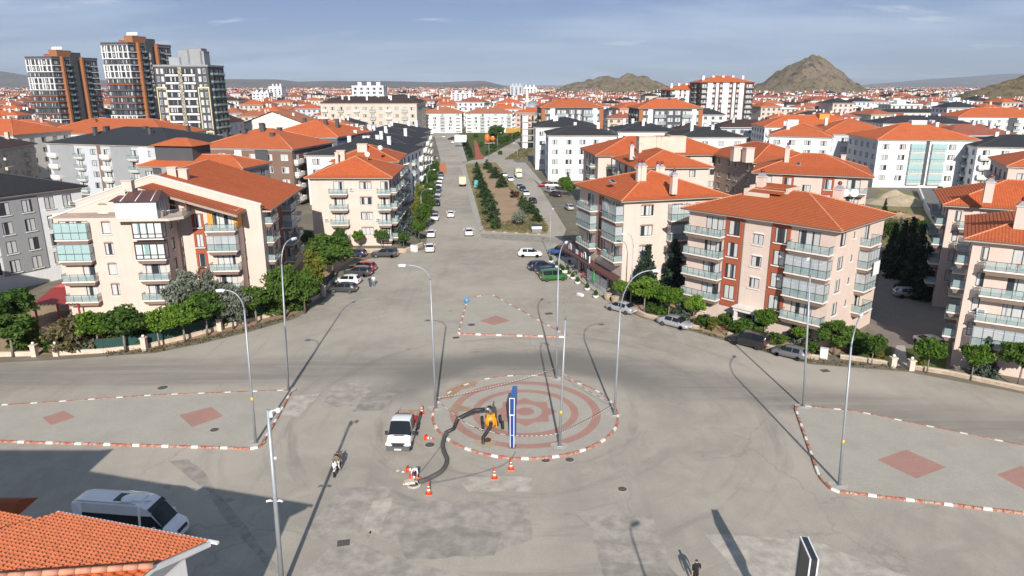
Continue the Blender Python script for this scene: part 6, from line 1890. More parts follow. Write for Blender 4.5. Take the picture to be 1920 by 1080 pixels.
for i, (u, vb, vt) in enumerate(med_l): T('pine', u, vb, vt, 'dark pine on the avenue side of the median, %s from the far end' % ORD[i], 1.3, group='pines on the median strip')
med_r = [(913, 318, 298), (920, 325, 305), (929, 335, 312), (941, 352, 324), (978, 388, 366), (985, 396, 368), (994, 402, 372), (1007, 416, 390)]
for i, (u, vb, vt) in enumerate(med_r): T('pine', u, vb, vt, 'dark pine on the side-street edge of the median, %s from the far end' % ORD[i], 1.3, group='pines on the median strip')
T('olive', 973, 424, 392, 'silver-grey bush tree near the rounded tip of the median', 1.05)
T('redshrub', 964, 372, 356, 'sparse reddish sapling in the bare earth of the median', 1.0)
for i, (kd, u, vb, vt) in enumerate([('spruce', 872, 274, 256), ('spruce', 876, 282, 262), ('spruce', 879, 290, 268), ('spruce', 883, 296, 275), ('broad', 931, 268, 234), ('broad', 940, 276, 256), ('broad', 950, 272, 254), ('broad', 960, 266, 250), ('broad', 970, 260, 246), ('broad', 925, 285, 268), ('shrub', 903, 275, 266), ('shrub', 915, 290, 281), ('shrub', 938, 290, 282), ('broad', 978, 240, 214), ('broad', 945, 243, 222), ('broad', 958, 238, 218), ('shrub', 892, 258, 250)]):
    T(kd, u, vb, vt, ('large willow-like tree in the small park' if i == 4 else '%s in the small park, %s counted from its avenue edge' % ({'spruce': 'dark conifer', 'broad': 'leafy tree', 'shrub': 'low shrub'}[kd], ORD[i])), 1.15 if kd == 'broad' else 1.0, group='trees of the small park')
T('bluespruce', 1064, 352, 322, 'grey-green conifer before the white corner-windowed block', 1.1)
T('broadbright', 1058, 358, 332, 'bright green tree beside the parked white van on the side street', 1.1)
T('broadbright', 1068, 368, 340, 'bright green tree at the corner of the cafe block', 1.0)
T('spruce', 1210, 566, 455, 'tall conifer between the cafe awning and the red-strip block', .95)
T('spruce', 1190, 562, 500, 'shorter conifer leaning on the end of the cafe awning', 1.0)
T('spruce', 1260, 560, 440, 'tall dark conifer in the gap between the cafe block and red-strip block', .8)
T('spruce', 1245, 545, 455, 'dark conifer deep in the gap beside the red-strip block', .8)
T('round', 1164, 566, 522, 'round bright tree at the near end of the cafe terrace', 1.0)
T('round', 1207, 588, 522, 'round bright tree on the verge behind the silver sedan with bicycles beside it', 1.1)
T('round', 1253, 598, 538, 'round bright tree on the verge between the two silver sedans', 1.1)
T('round', 1300, 606, 555, 'small round tree on the verge behind the second silver sedan', 1.0)
T('bluespruce', 1278, 600, 552, 'grey-green bush behind the two verge trees', 1.3)
T('thuja', 1334, 622, 588, 'small pointed thuja beside the entrance path of the red-strip block', 1.0)
T('shrub', 1362, 612, 590, 'rambling shrub over the bicycles by the entrance', 1.4)
T('shrub', 1403, 628, 600, 'shrub hedge behind the black van', 1.6)
T('round', 1432, 634, 582, 'round green tree behind the black van', 1.0)
T('bluespruce', 1490, 640, 590, 'grey-green conifer under the glazed balconies', 1.1)
T('round', 1499, 650, 610, 'small round tree behind the grey hatchback', 1.0)
T('broad', 1562, 665, 604, 'spreading dark shrub tree at the corner of the red-strip block', 1.35)
T('broad', 1590, 655, 612, 'dark leafy tree by the courtyard corner', 1.2)
T('shrub', 1618, 660, 628, 'leafy shrub overhanging the lawn by the courtyard', 1.5)
T('roundmid', 1634, 685, 624, 'leaning tree on the kerb at the left end of the lawn', .95)
T('thuja', 1648, 676, 656, 'yellow-green dwarf bush on the left lawn', 1.7)
T('round', 1738, 700, 636, 'round tree on the kerb right of the garden gate', 1.0)
T('thuja', 1724, 692, 668, 'yellow-green dwarf bush right of the garden gate', 1.5)
T('round', 1820, 713, 646, 'round tree on the kerb before the nearest right-hand block', 1.0)
T('bluespruce', 1842, 704, 632, 'grey-green conifer before the nearest right-hand block', 1.0)
T('roundmid', 1908, 726, 640, 'tree at the right edge of the picture on the kerb', 1.1)
for i, (u, vb, vt, w) in enumerate([(1682, 520, 408, .85), (1712, 548, 418, .9), (1668, 505, 418, .8), (1700, 505, 400, .85), (1728, 560, 462, .9)]):
    T('spruce', u, vb, vt, 'tall dark conifer in the shaded courtyard, %s of the clump' % ('front left', 'front right', 'leftmost', 'tallest', 'nearest the parked car')[i], w, group='conifers in the shaded courtyard')
T('bluespruce', 1687, 440, 408, 'blue-grey conifer at the head of the courtyard', 1.0); T('broad', 1726, 455, 412, 'green tree at the head of the shaded courtyard', 1.1); T('broad', 1668, 452, 415, 'dark green tree behind the red-strip block roof corner', 1.0); T('spruce', 1658, 400, 372, 'small lone conifer by the rubble heap', .8)
for i, (u, vb, vt) in enumerate([(1707, 338, 300), (1747, 342, 303), (1788, 345, 304)]): T('spruce', u, vb, vt, '%s of three dark conifers before the arched-loggia block' % ('first', 'middle', 'last')[i], 1.0)
T('spruce', 1622, 330, 300, 'dark conifer left of the arched-loggia block', 1.0); T('broad', 1810, 345, 318, 'dark tree by the white parasol at the side street', 1.1)
for i, (kd, u, vb, vt) in enumerate([('spruce', 35, 318, 268), ('column', 56, 315, 282), ('spruce', 72, 320, 280), ('column', 12, 320, 285), ('broad', 95, 312, 292)]):
    T(kd, u, vb, vt, '%s in the gap left of the pale grey block, %s from the picture edge' % ('dark conifer' if kd == 'spruce' else 'green tree', ('second', 'third', 'fourth', 'first', 'fifth')[i]), 1.0)
for i, (u, vb, vt) in enumerate([(1322, 262, 248), (1340, 264, 246), (1358, 264, 246), (1375, 266, 246), (1395, 268, 244), (1410, 270, 246), (1432, 268, 250), (1278, 262, 250), (1296, 262, 250)]):
    T(('broad', 'spruce')[i % 2], u, vb, vt, 'tree at the foot of the tall striped block, %s of the row' % ORD[i], 1.2)
for i, (u, vb, vt) in enumerate([(1790, 236, 224), (1818, 234, 220), (1842, 233, 218), (1775, 240, 230), (1855, 262, 246), (1725, 250, 238), (1750, 265, 252)]):
    T('broad', u, vb, vt, 'tree around the dry field on the right, %s' % ('on its far edge', 'far edge by the white block', 'beside the black-roofed block', 'behind the glazed block', 'at its right corner', 'at its left corner', 'on its near edge')[i], 1.2)
T('spruce', 432, 268, 240, 'dark conifer at the foot of the patterned grey tower', 1.1)
for i, (u, v, k) in enumerate(((105, 656, 'shrub'), (165, 652, 'shrub'), (212, 648, 'column'), (252, 646, 'shrub'), (275, 640, 'brownshrub'), (322, 634, 'shrub'), (365, 624, 'column'), (412, 610, 'shrub'), (460, 600, 'shrub'), (505, 592, 'broad'), (520, 588, 'shrub'), (548, 578, 'column'), (50, 655, 'shrub'))):
    T(k, u, v, v - (48 if k in ('broad', 'column') else 32), 'garden shrub crowding behind the netted wall, %s from the gate' % ORD[i], 1.25, group='shrubs behind the netted garden wall')
for i, (u, v) in enumerate(((1225, 588), (1245, 592), (1320, 612), (1380, 622), (1455, 646), (1520, 662))): T('shrub', u, v, v - 22, 'low verge shrub before the red-strip block, %s from the cafe' % ORD[i], 1.2, group='shrubs before the red-strip block')
# trees scattered through the far town, one mass
L = []
for _ in range(900):
    y = random.uniform(330, 1900); x = random.uniform(-.75, .75) * y
    if any((x - a) ** 2 + (y - b_) ** 2 < (r * .8) ** 2 for a, b_, r in TAKEN if r > 60): continue
    if y < 480 and abs(x + 10) < 60: continue
    h = random.uniform(4, 8.5)
    for _ in range(22):
        d = rand_dir(); L.append((Vector((x + d.x * h * .38, y + d.y * h * .38, h * .55 + d.z * h * .42)), h * .24, random.random(), 0))
for _ in range(420):   # thick scrub at the foot of the hill on the right
    y = random.uniform(560, 760); x = y * random.uniform(.56, .76)
    h = random.uniform(5, 10)
    for _ in range(26):
        d = rand_dir(); L.append((Vector((x + d.x * h * .4, y + d.y * h * .4, h * .5 + d.z * h * .42)), h * .22, random.random(), 0))
tag(put('far_trees', leaf_mesh('far_trees', L, 'leaf_mid')), 'dark green trees scattered among the houses of the far town', 'trees', kind='stuff')
# grass and weeds on the median, lawns and verges
L = []
def weeds(px, n, h, size):
    w = P(*px); xs = [p.x for p in w]; ys = [p.y for p in w]
    def inside(x, y):
        c = False
        for i in range(len(w)):
            a, b = w[i], w[i - 1]
            if (a.y > y) != (b.y > y) and x < (b.x - a.x) * (y - a.y) / (b.y - a.y) + a.x: c = not c
        return c
    k = 0
    while k < n:
        x, y = random.uniform(min(xs), max(xs)), random.uniform(min(ys), max(ys))
        if inside(x, y):
            k += 1; t = random.random()
            for _ in range(3): L.append((Vector((x + random.gauss(0, .12), y + random.gauss(0, .12), .12 + h * random.random())), size, t, .5))
weeds([(907, 431), (1025, 437), (1027, 425), (1000, 398), (975, 412), (938, 418)], 700, .22, .22)
weeds([(903, 425), (918, 420), (903, 338), (885, 320), (890, 360)], 700, .2, .24)
weeds([(1000, 398), (955, 352), (925, 312), (905, 316), (930, 326), (958, 360), (988, 396)], 500, .2, .24)
weeds([(1640, 440), (1735, 455), (1740, 425), (1700, 400), (1640, 395)], 700, .35, .4)
weeds([(945, 299), (985, 299), (1002, 275), (975, 280)], 300, .3, .4)
weeds([(200, 668), (290, 661), (380, 643), (470, 621), (555, 596), (552, 590), (470, 613), (380, 634), (290, 653), (200, 660)], 260, .15, .16)
weeds([(1300, 621), (1440, 661), (1520, 682), (1700, 696), (1700, 690), (1520, 675), (1440, 656), (1300, 617)], 200, .15, .16)
tag(put('weeds', leaf_mesh('weeds', L, 'leaf_brown')), 'dry weeds and tufts on the median strip and verges', 'weeds', kind='stuff')

# ================================================================== vehicles
def paint(name, col, metal=0.0):
    return mat(name, col, .38, metal, var=.04, scale=1.0, coat=.8)
for n_, c_, mt in (('p_white', (.78, .78, .77), 0), ('p_silver', (.42, .43, .44), .35), ('p_grey', (.16, .165, .175), .3), ('p_dgrey', (.065, .068, .073), .3), ('p_black', (.014, .014, .016), 0), ('p_red', (.33, .02, .025), 0), ('p_green', (.02, .13, .022), 0), ('p_blue', (.025, .085, .27), 0), ('p_dblue', (.02, .03, .075), .2), ('p_cream', (.66, .55, .36), 0)):
    paint(n_, c_, mt)
mat('car_glass', (.012, .015, .018), .05, var=0); mat('tyre', (.02, .02, .021), .85, var=0); mat('rim', (.38, .38, .39), .35, .7, var=0); mat('lamp_clear', (.75, .78, .8), .12, var=0); mat('lamp_red', (.42, .012, .01), .25, var=0); mat('plate', (.75, .75, .74), .5, var=0); mat('plastic', (.028, .028, .03), .6, var=0)
# stations: x, half width, underside, shoulder, top, top half width; seg flags between stations: s = side glass, t = top glass
CARS = {
 'sedan': (4.55, [(-2.27, .62, .46, .72, .78, .55), (-2.18, .84, .30, .92, .99, .70), (-1.70, .89, .25, .95, 1.04, .72), (-1.08, .90, .22, .94, 1.37, .60), (-.80, .90, .22, .94, 1.43, .61), (-.06, .90, .22, .93, 1.46, .62), (.02, .90, .22, .93, 1.46, .62), (.62, .90, .22, .92, 1.41, .61), (1.30, .90, .22, .92, .99, .72), (1.95, .87, .24, .80, .86, .66), (2.18, .80, .30, .70, .76, .58), (2.28, .60, .42, .60, .66, .5)], ['', '', 't', 's', 's', '', 's', 'st', '', '', ''], 1.33, .32),
 'hatch': (4.1, [(-2.05, .66, .42, .80, .86, .55), (-1.98, .84, .30, .95, 1.02, .68), (-1.62, .87, .24, .97, 1.40, .60), (-1.30, .88, .22, .96, 1.47, .61), (-.50, .88, .22, .95, 1.50, .62), (-.42, .88, .22, .95, 1.50, .62), (.40, .88, .22, .94, 1.44, .61), (1.12, .88, .22, .94, 1.02, .72), (1.70, .85, .24, .83, .90, .66), (1.96, .78, .30, .72, .78, .58), (2.05, .6, .42, .6, .66, .5)], ['', 't', '', 's', '', 's', 'st', '', '', ''], 1.22, .31),
 'suv': (4.5, [(-2.25, .70, .46, .88, .94, .58), (-2.17, .88, .36, 1.05, 1.12, .72), (-1.86, .92, .30, 1.08, 1.56, .66), (-1.50, .93, .28, 1.08, 1.66, .67), (-.62, .93, .28, 1.06, 1.69, .68), (-.54, .93, .28, 1.06, 1.69, .68), (.40, .93, .28, 1.05, 1.62, .67), (1.10, .92, .28, 1.05, 1.14, .78), (1.85, .90, .32, .98, 1.05, .72), (2.16, .84, .38, .86, .92, .64), (2.25, .66, .48, .7, .78, .55)], ['', 't', 's', 's', '', 's', 'st', '', '', ''], 1.36, .36),
 'mpv': (4.3, [(-2.15, .78, .42, 1.0, 1.1, .66), (-2.10, .88, .32, 1.10, 1.62, .72), (-1.95, .90, .28, 1.10, 1.76, .74), (-1.3, .91, .26, 1.08, 1.80, .75), (-.5, .91, .26, 1.08, 1.82, .75), (-.42, .91, .26, 1.08, 1.82, .75), (.45, .91, .26, 1.05, 1.76, .74), (1.15, .91, .26, 1.05, 1.14, .78), (1.75, .88, .28, .92, .99, .70), (2.06, .80, .34, .78, .84, .60), (2.15, .64, .46, .64, .7, .5)], ['t', '', 's', 's', '', 's', 'st', '', '', ''], 1.30, .32),
}
def loft(st, flags):
    """body shell and its glazing as separate builders"""
    body, glass = MB(), {'windscreen': MB(), 'rear_window': MB(), 'side_window': MB()}
    secs = []
    for x, w, zb, ze, zt, tw in st:
        r = [(0, zb), (w * .84, zb), (w * .98, zb + .14), (w, (zb + ze) / 2 + .03), (w * .965, ze), (tw, zt - .05), (tw * .72, zt - .008), (0, zt)]
        secs.append([(x, y, z) for y, z in r] + [(x, -y, z) for y, z in r[-2:0:-1]])
    n = len(secs[0])
    mid = len(st) // 2
    for i in range(len(secs) - 1):
        fl = flags[i]
        for k in range(n):
            k2 = (k + 1) % n
            q = [secs[i][k], secs[i + 1][k], secs[i + 1][k2], secs[i][k2]][::-1]
            side = k in (4, n - 5)
            top = k in (5, 6, n - 7, n - 6)
            if side and 's' in fl: glass['side_window'].quad(q, 0)
            elif top and 't' in fl: glass['windscreen' if i > mid - 1 else 'rear_window'].quad(q, 0, True)
            else: body.quad(q, 0, True)
    body.quad(secs[0], 0); body.quad(secs[-1][::-1], 0)
    return body, glass
def weld(me):
    bm = bmesh.new(); bm.from_mesh(me); bmesh.ops.remove_doubles(bm, verts=bm.verts, dist=.002); bmesh.ops.recalc_face_normals(bm, faces=bm.faces); bm.to_mesh(me); bm.free()
    return me
def wheel_meshes(r, w=.2):
    t = MB(); t.lathe([(r * .62, 0), (r * .95, 0), (r, .03), (r, w - .03), (r * .95, w), (r * .62, w)], 18); t.xf(Matrix.Rotation(math.pi / 2, 4, 'X'))
    k = MB(); k.lathe([(.02, w - .02), (r * .2, w - .025), (r * .62, w - .05), (r * .64, w)], 10); k.xf(Matrix.Rotation(math.pi / 2, 4, 'X'))
    return t.mesh('wheel', MATS['tyre']), k.mesh('rim', MATS['rim'])
CARM = {}
for kd, (L_, st, fl, wx, wr) in CARS.items():
    body, gl = loft(st, fl)
    parts = {'body': weld(body.mesh('body', MATS['p_white']))}
    for g_, mb in gl.items():
        if not mb.f: continue
        if g_ == 'side_window':
            for s in (1, -1):
                h = MB()
                for f in mb.f:
                    pts = [mb.v[i] for i in f]
                    if pts[0][1] * s > 0 or (pts[0][1] == 0 and pts[1][1] * s > 0): h.quad(pts)
                parts['side_window' + ('' if s > 0 else '2')] = weld(h.mesh('side_window', MATS['car_glass']))
        else: parts[g_] = weld(mb.mesh(g_, MATS['car_glass']))
    fx, rx = st[-2], st[1]
    parts['headlight'] = MB().frustum((-.10, .03, -.19, .19), (-.16, -.02, -.17, .17), 0, .13).mesh('headlight', MATS['lamp_clear'])
    parts['taillight'] = MB().frustum((-.04, .07, -.10, .10), (.0, .1, -.09, .09), 0, .24).mesh('taillight', MATS['lamp_red'])
    parts['plate'] = MB().box(-.02, .02, -.26, .26, 0, .11).mesh('number_plate', MATS['plate'])
    parts['mirror'] = MB().box(-.08, .08, -.1, .1, 0, .14).mesh('mirror', MATS['p_white'])
    parts['bumper'] = MB().box(-.03, .06, -st[1][1] * .9, st[1][1] * .9, 0, .2).mesh('bumper', MATS['plastic'])
    parts['wheel'], parts['rim'] = wheel_meshes(wr)
    CARM[kd] = (parts, L_, st, wx, wr)
def recol(o, m):
    o.material_slots[0].link = 'OBJECT'; o.material_slots[0].material = MATS[m]
    return o
def car(kd, col, p, head, label, far=False, sc=1.0, cat='car', name='car', group=None):
    parts, L_, st, wx, wr = CARM[kd]
    o = root(name, label, cat, (p.x, p.y, 0), R(head), group)
    o.scale = (sc,) * 3
    recol(put('body', parts['body'], o), col)
    for q in ('windscreen', 'rear_window', 'side_window', 'side_window2'):
        if q in parts: put(q.rstrip('2'), parts[q], o)
    W = st[len(st) // 2][1]
    for sx in (-1, 1):
        for sy_ in (-1, 1):
            w = put('wheel', parts['wheel'], o, (sx * wx, sy_ * (W - .19), wr), 0 if sy_ < 0 else math.pi)
            if not far: put('rim', parts['rim'], w)
    f, r = st[-3], st[1]
    for s in (-1, 1):
        h = put('headlight', parts['headlight'], o, (st[-2][0] + .03, s * st[-2][1] * .72, st[-2][3] - .12), s * .28)
        put('taillight', parts['taillight'], o, (r[0] - .06, s * (r[1] - .13), r[3] - .26))
        if not far: recol(put('mirror', parts['mirror'], o, (st[-4][0] - .25, s * (W + .06), st[-4][3] + .0)), col if col != 'p_dgrey' else 'p_black')
    put('number_plate', parts['plate'], o, (st[0][0] - .035, 0, .56)); 
    if not far: put('number_plate', parts['plate'], o, (st[-1][0] + .02, 0, .44))
    return o
def C(kd, col, u, v, head, label, **kw): return car(kd, col, G(u, v), head, label, **kw)
C('hatch', 'p_white', 994, 481, -3, 'white estate car parked alone at the avenue corner opposite the cafe', sc=1.06)
C('suv', 'p_dblue', 1015, 506, 18, 'dark navy car, farthest of three nosed in beside the cafe planters')
C('hatch', 'p_black', 1030, 516, 18, 'black hatchback parked between the navy car and the green one')
C('mpv', 'p_green', 1038, 525, 14, 'bright green van-like car parked by the cafe planters')
C('mpv', 'p_blue', 1052, 478, 150, 'blue van half under the end of the cafe awning', sc=1.08)
C('sedan', 'p_silver', 1165, 584, 135, 'silver sedan parked with bicycles behind it, nearest the cafe')
C('sedan', 'p_silver', 1265, 612, -43, 'silver sedan nosing towards the black van')
C('mpv', 'p_black', 1403, 648, 140, 'black van parked before the red-strip block entrance', sc=1.06)
C('hatch', 'p_grey', 1480, 669, 140, 'grey hatchback parked behind the black van beside the white cabinet', sc=.95)
C('hatch', 'p_silver', 1703, 557, -6, 'silver hatchback in the shaded courtyard', sc=1.02)
C('hatch', 'p_white', 1741, 650, 95, 'white car in the courtyard half hidden behind a round tree')
C('hatch', 'p_dgrey', 644, 547, 176, 'dark grey hatchback, nearest of the four angled cars on the left')
C('hatch', 'p_white', 652, 532, 172, 'white hatchback between the two dark cars on the left')
C('suv', 'p_dgrey', 672, 517, 170, 'dark grey estate behind the white hatchback on the left')
C('suv', 'p_red', 680, 508, 170, 'red car, farthest of the four angled cars on the left')
C('suv', 'p_dgrey', 722, 482, 178, 'dark grey sport utility parked along the wall of the pink-cream block', sc=1.05)
C('hatch', 'p_dblue', 666, 481, 176, 'dark blue car half hidden behind the big corner tree')
ad = math.degrees(math.atan2(*(G(868, 310) - G(893, 400)).yx))
gp = 'cars parked along the left kerb of the avenue'
for i, (kd, c, u, v, dr) in enumerate((('sedan', 'p_white', 806, 470, 0), ('sedan', 'p_white', 808, 443, 0), ('sedan', 'p_white', 815, 412, 180), ('hatch', 'p_black', 819, 385, 180), ('hatch', 'p_silver', 819, 377, 180), ('sedan', 'p_silver', 821, 367, 180), ('hatch', 'p_dblue', 822, 358, 180), ('sedan', 'p_white', 823, 350, 180), ('hatch', 'p_white', 824, 343, 180), ('sedan', 'p_white', 826, 336, 180), ('hatch', 'p_dgrey', 827, 330, 180))):
    C(kd, c, u, v, ad + dr, '%s %s parked on the left kerb of the avenue, %s from the junction' % (c[2:].replace('dblue', 'dark blue').replace('dgrey', 'dark grey'), {'sedan': 'sedan', 'hatch': 'hatchback'}[kd], ORD[i]), far=i > 2, group=gp)
C('hatch', 'p_white', 845, 406, ad, 'white car driving up the middle of the avenue')
C('sedan', 'p_white', 879, 440, ad, 'white sedan entering the avenue beside the median')
for i, (kd, c, u, v, hd, lab) in enumerate((('suv', 'p_black', 847, 262, 178, 'black car turning at the far end of the avenue'), ('hatch', 'p_white', 849, 269, ad, 'small white car just before the black one at the far end of the avenue'), ('sedan', 'p_white', 832, 258, ad, 'white car beside the parking bay at the far end of the avenue'), ('sedan', 'p_white', 806, 252, 178, 'white car in the far parking bay, outermost'), ('hatch', 'p_white', 803, 258, 178, 'white hatchback in the far parking bay, middle'), ('sedan', 'p_dgrey', 799, 263, 178, 'dark car in the far parking bay, nearest'))):
    C(kd, c, u, v, hd, lab, far=True)
sd = math.degrees(math.atan2(*(G(968, 350) - G(1030, 425)).yx))
gs = 'cars along the side street right of the median'
for i, (kd, c, u, v, dr, lab) in enumerate((('hatch', 'p_red', 931, 322, 0, 'dark red car half hidden by the median pines'), ('hatch', 'p_white', 946, 331, 180, 'white car partly behind a pine on the side street'), ('sedan', 'p_white', 957, 339, 180, 'white sedan passing the cream box lorry'), ('hatch', 'p_silver', 975, 354, 180, 'silver car, farthest of three in a line by the median'), ('hatch', 'p_dblue', 980, 358, 180, 'dark car, middle of three in a line by the median'), ('sedan', 'p_white', 986, 366, 180, 'white sedan, nearest of three in a line by the median'), ('sedan', 'p_black', 999, 380, 180, 'black sedan driving down the side street'), ('hatch', 'p_red', 1021, 350, 85, 'red hatchback parked across the bay by the white block'), ('mpv', 'p_white', 1035, 351, 75, 'white van beside the red hatchback'), ('hatch', 'p_silver', 1031, 361, 20, 'silver car in the shade of the bright green trees'), ('suv', 'p_black', 1041, 368, 20, 'black car under the bright green trees'), ('hatch', 'p_silver', 1067, 393, 5, 'silver car half hidden by the balconies of the cafe block'))):
    C(kd, c, u, v, sd + dr, lab, far=True, group=gs)
C('sedan', 'p_white', 1742, 344, 0, 'white car parked before the arched-loggia block', far=True); C('hatch', 'p_blue', 1762, 358, 60, 'pale blue car on the side street beyond the courtyard', far=True)
# cream box lorries
mat('box_cream', (.66, .56, .38), .6, var=.1)
def lorry(u, v, head, label, box=True):
    o = root('box_lorry', label, 'lorry', tuple(G(u, v)), R(head))
    b, gl = loft([(.9, .9, .5, 1.3, 2.1, .8), (1.2, .93, .42, 1.3, 2.2, .8), (1.9, .93, .42, 1.3, 2.15, .8), (2.5, .92, .42, 1.3, 1.45, .85), (2.85, .88, .45, 1.0, 1.08, .8), (2.9, .8, .55, .8, .85, .7)], ['', 's', 'st', '', ''])
    recol(put('cab', weld(b.mesh('cab', MATS['p_white'])), o), 'p_white')
    put('windscreen', weld(gl['windscreen'].mesh('windscreen', MATS['car_glass'])), o); put('side_window', weld(gl['side_window'].mesh('side_window', MATS['car_glass'])), o)
    MB().box(-2.9, .85, -1.05, 1.05, .75, 2.95).obj('cargo_box', MATS['box_cream'], o); MB().box(-2.9, 2.2, -.45, .45, .45, .748).obj('chassis', MATS['plastic'], o)
    tw, rm = wheel_meshes(.38, .24)
    for x in (-1.9, 1.9):
        for s in (-1, 1): w = put('wheel', tw, o, (x, s * .78, .38), 0 if s < 0 else math.pi); put('rim', rm, w)
    MB().box(-2.96, -2.902, -.95, -.65, .8, 1.0).obj('taillight', MATS['lamp_red'], o); MB().box(-2.96, -2.902, .65, .95, .8, 1.0).obj('taillight', MATS['lamp_red'], o)
    MB().box(-2.94, -2.902, -.3, .3, .8, .92).obj('number_plate', MATS['plate'], o)
lorry(867, 348, ad, 'cream box lorry seen from behind, driving up the avenue'); lorry(972, 333, sd + 180, 'cream box lorry with white cab coming down the side street')
# the white minibus in the shade
mb = root('minibus', 'white high-roofed minibus with black windows and roof hatch parked in the shade', 'minibus', tuple(G(252, 1003)), R(-7)); mb.scale = (1.06,) * 3
st = [(-3.45, .90, .45, 1.25, 2.50, .78), (-3.40, .97, .35, 1.28, 2.66, .80), (-3.0, .99, .32, 1.28, 2.74, .80), (-2.7, .99, .30, 1.28, 2.76, .80), (1.15, .99, .30, 1.28, 2.76, .80), (1.32, .99, .30, 1.28, 2.72, .79), (1.75, .99, .30, 1.28, 2.52, .78), (2.0, .99, .30, 1.28, 2.28, .78), (2.72, .97, .30, 1.22, 1.36, .84), (3.2, .92, .32, 1.08, 1.16, .78), (3.42, .84, .36, .86, .92, .70), (3.5, .7, .42, .72, .78, .6)]
b, gl = loft(st, ['', '', '', 's', '', 's', 's', 'st', '', '', ''])
put('body', weld(b.mesh('body', MATS['p_white'])), mb)
for s in (1, -1):
    h = MB()
    for f in gl['side_window'].f:
        pts = [gl['side_window'].v[i] for i in f]
        if pts[0][1] * s > 0:   # keep the glass below the roof shoulder, body colour above it
            lo = [p for p in pts if p[2] < 1.5]; hi = [p for p in pts if p[2] >= 1.5]
            cut = []
            for p in pts:
                if p[2] >= 1.5:
                    l = min(lo, key=lambda c: abs(c[0] - p[0])); t = (min(2.08, p[2] - .1) - l[2]) / (p[2] - l[2]); cut.append(tuple(l[i] + (p[i] - l[i]) * t for i in range(3)))
                else: cut.append(p)
            h.quad([(p[0], p[1] + s * .004, p[2]) for p in cut])
    put('side_window', h.mesh('side_window', MATS['car_glass']), mb)
    bb = MB()
    for f in gl['side_window'].f:
        pts = [gl['side_window'].v[i] for i in f]
        if pts[0][1] * s > 0: bb.quad(pts)
    put('side_panel', bb.mesh('side_panel', MATS['p_white']), mb)
put('windscreen', weld(gl['windscreen'].mesh('windscreen', MATS['car_glass'])), mb)
b = MB(); b.quad([(1.78, -.80, 2.515), (1.78, .80, 2.515), (2.02, .80, 2.29), (2.02, -.80, 2.29)][::-1]); o = b.obj('visor_strip', MATS['plastic'], mb, (.02, 0, .015))
MB().box(-.75, -.15, -.42, .42, 2.77, 2.80).obj('roof_hatch', MATS['car_glass'], mb)
k = MB(); k.lathe([(.52, 0), (.50, .1), (.38, .16), (.02, .17)], 16); k.obj('roof_vent', MATS['p_white'], mb, (.2, -.12, 2.76)); k = MB(); k.box(.55, 1.15, -.38, .38, 2.76, 2.86); k.obj('roof_vent', MATS['p_white'], mb)
for s in (-1, 1):
    MB().tube([(-3.1, s * .70, 2.80), (1.0, s * .70, 2.81)], .025, 6).obj('roof_rail', MATS['rail_steel'], mb)
    put('mirror', CARM['mpv'][0]['mirror'], mb, (2.25, s * 1.12, 1.35)); put('headlight', CARM['suv'][0]['headlight'], mb, (3.42, s * .66, .78), s * .3)
    put('taillight', CARM['suv'][0]['taillight'], mb, (-3.46, s * .82, 1.0))
MB().box(3.42, 3.5, -.5, .5, .72, .95).obj('grille', MATS['plastic'], mb); MB().box(2.66, 2.74, -.6, .6, 1.355, 1.385).obj('wiper_panel', MATS['plastic'], mb); MB().box(3.49, 3.53, -.26, .26, .48, .59).obj('number_plate', MATS['plate'], mb)
tw, rm = wheel_meshes(.36, .22)
for x in (-2.1, 2.35):
    for s in (-1, 1): w = put('wheel', tw, mb, (x, s * .80, .36), 0 if s < 0 else math.pi); put('rim', rm, w)
mat('letter_blue', (.02, .16, .55), .5, var=0)
lettering('Haskaymak', .26, mb, (1.53, 0, 2.655), (0, R(25), math.pi / 2), 'letter_blue')
# the white flatbed truck by the roundabout
tk = root('flatbed_truck', 'white crew truck with open rusty load bed of barrels beside the roundabout', 'truck', tuple(G(758, 822)), R(-92)); tk.scale = (1.05,) * 3
st = [(-.15, .90, .55, 1.25, 2.18, .74), (-.05, .97, .45, 1.28, 2.26, .76), (.5, .98, .40, 1.28, 2.30, .77), (1.15, .98, .38, 1.27, 2.30, .78), (1.28, .98, .38, 1.27, 2.27, .78), (2.02, .98, .38, 1.27, 1.40, .88), (2.38, .96, .38, 1.16, 1.20, .85), (2.56, .93, .4, .98, 1.02, .80), (2.62, .88, .42, .66, .72, .74)]
b, gl = loft(st, ['', 's', 's', '', 'st', '', '', ''])
put('cab', weld(b.mesh('cab', MATS['p_white'])), tk)
put('windscreen', weld(gl['windscreen'].mesh('windscreen', MATS['car_glass'])), tk); put('side_window', weld(gl['side_window'].mesh('side_window', MATS['car_glass'])), tk)
MB().box(2.54, 2.76, -.94, .94, .32, .70).obj('bumper', mat('bumper_grey', (.09, .092, .1), .6), tk); MB().box(2.50, 2.66, -.55, .55, .702, .96).obj('grille', MATS['plastic'], tk); MB().box(2.762, 2.79, -.28, .28, .42, .54).obj('number_plate', MATS['plate'], tk)
MB().box(2.06, 2.16, -.42, .42, 1.365, 1.40).obj('hood_vent', MATS['plastic'], tk)
for s in (-1, 1):
    put('headlight', CARM['suv'][0]['headlight'], tk, (2.60, s * .74, .76), s * .2, 1.5); MB().box(1.45, 1.6, s * 1.02 - .02 if s > 0 else -1.24, 1.24 if s > 0 else -1.0, 1.15, 1.45).obj('mirror', MATS['plastic'], tk)
for i in range(7): MB().box(-.10, .02, -.66 + .19 * i, -.54 + .19 * i, 2.262, 2.31).obj('roof_lamp', MATS['plastic'], tk)
mat('rusty', (.24, .17, .125), .85, var=.35, scale=3.0)
b = MB(); b.box(-2.75, -.25, -.98, .98, .75, .82); b.obj('load_bed', MATS['rusty'], tk)
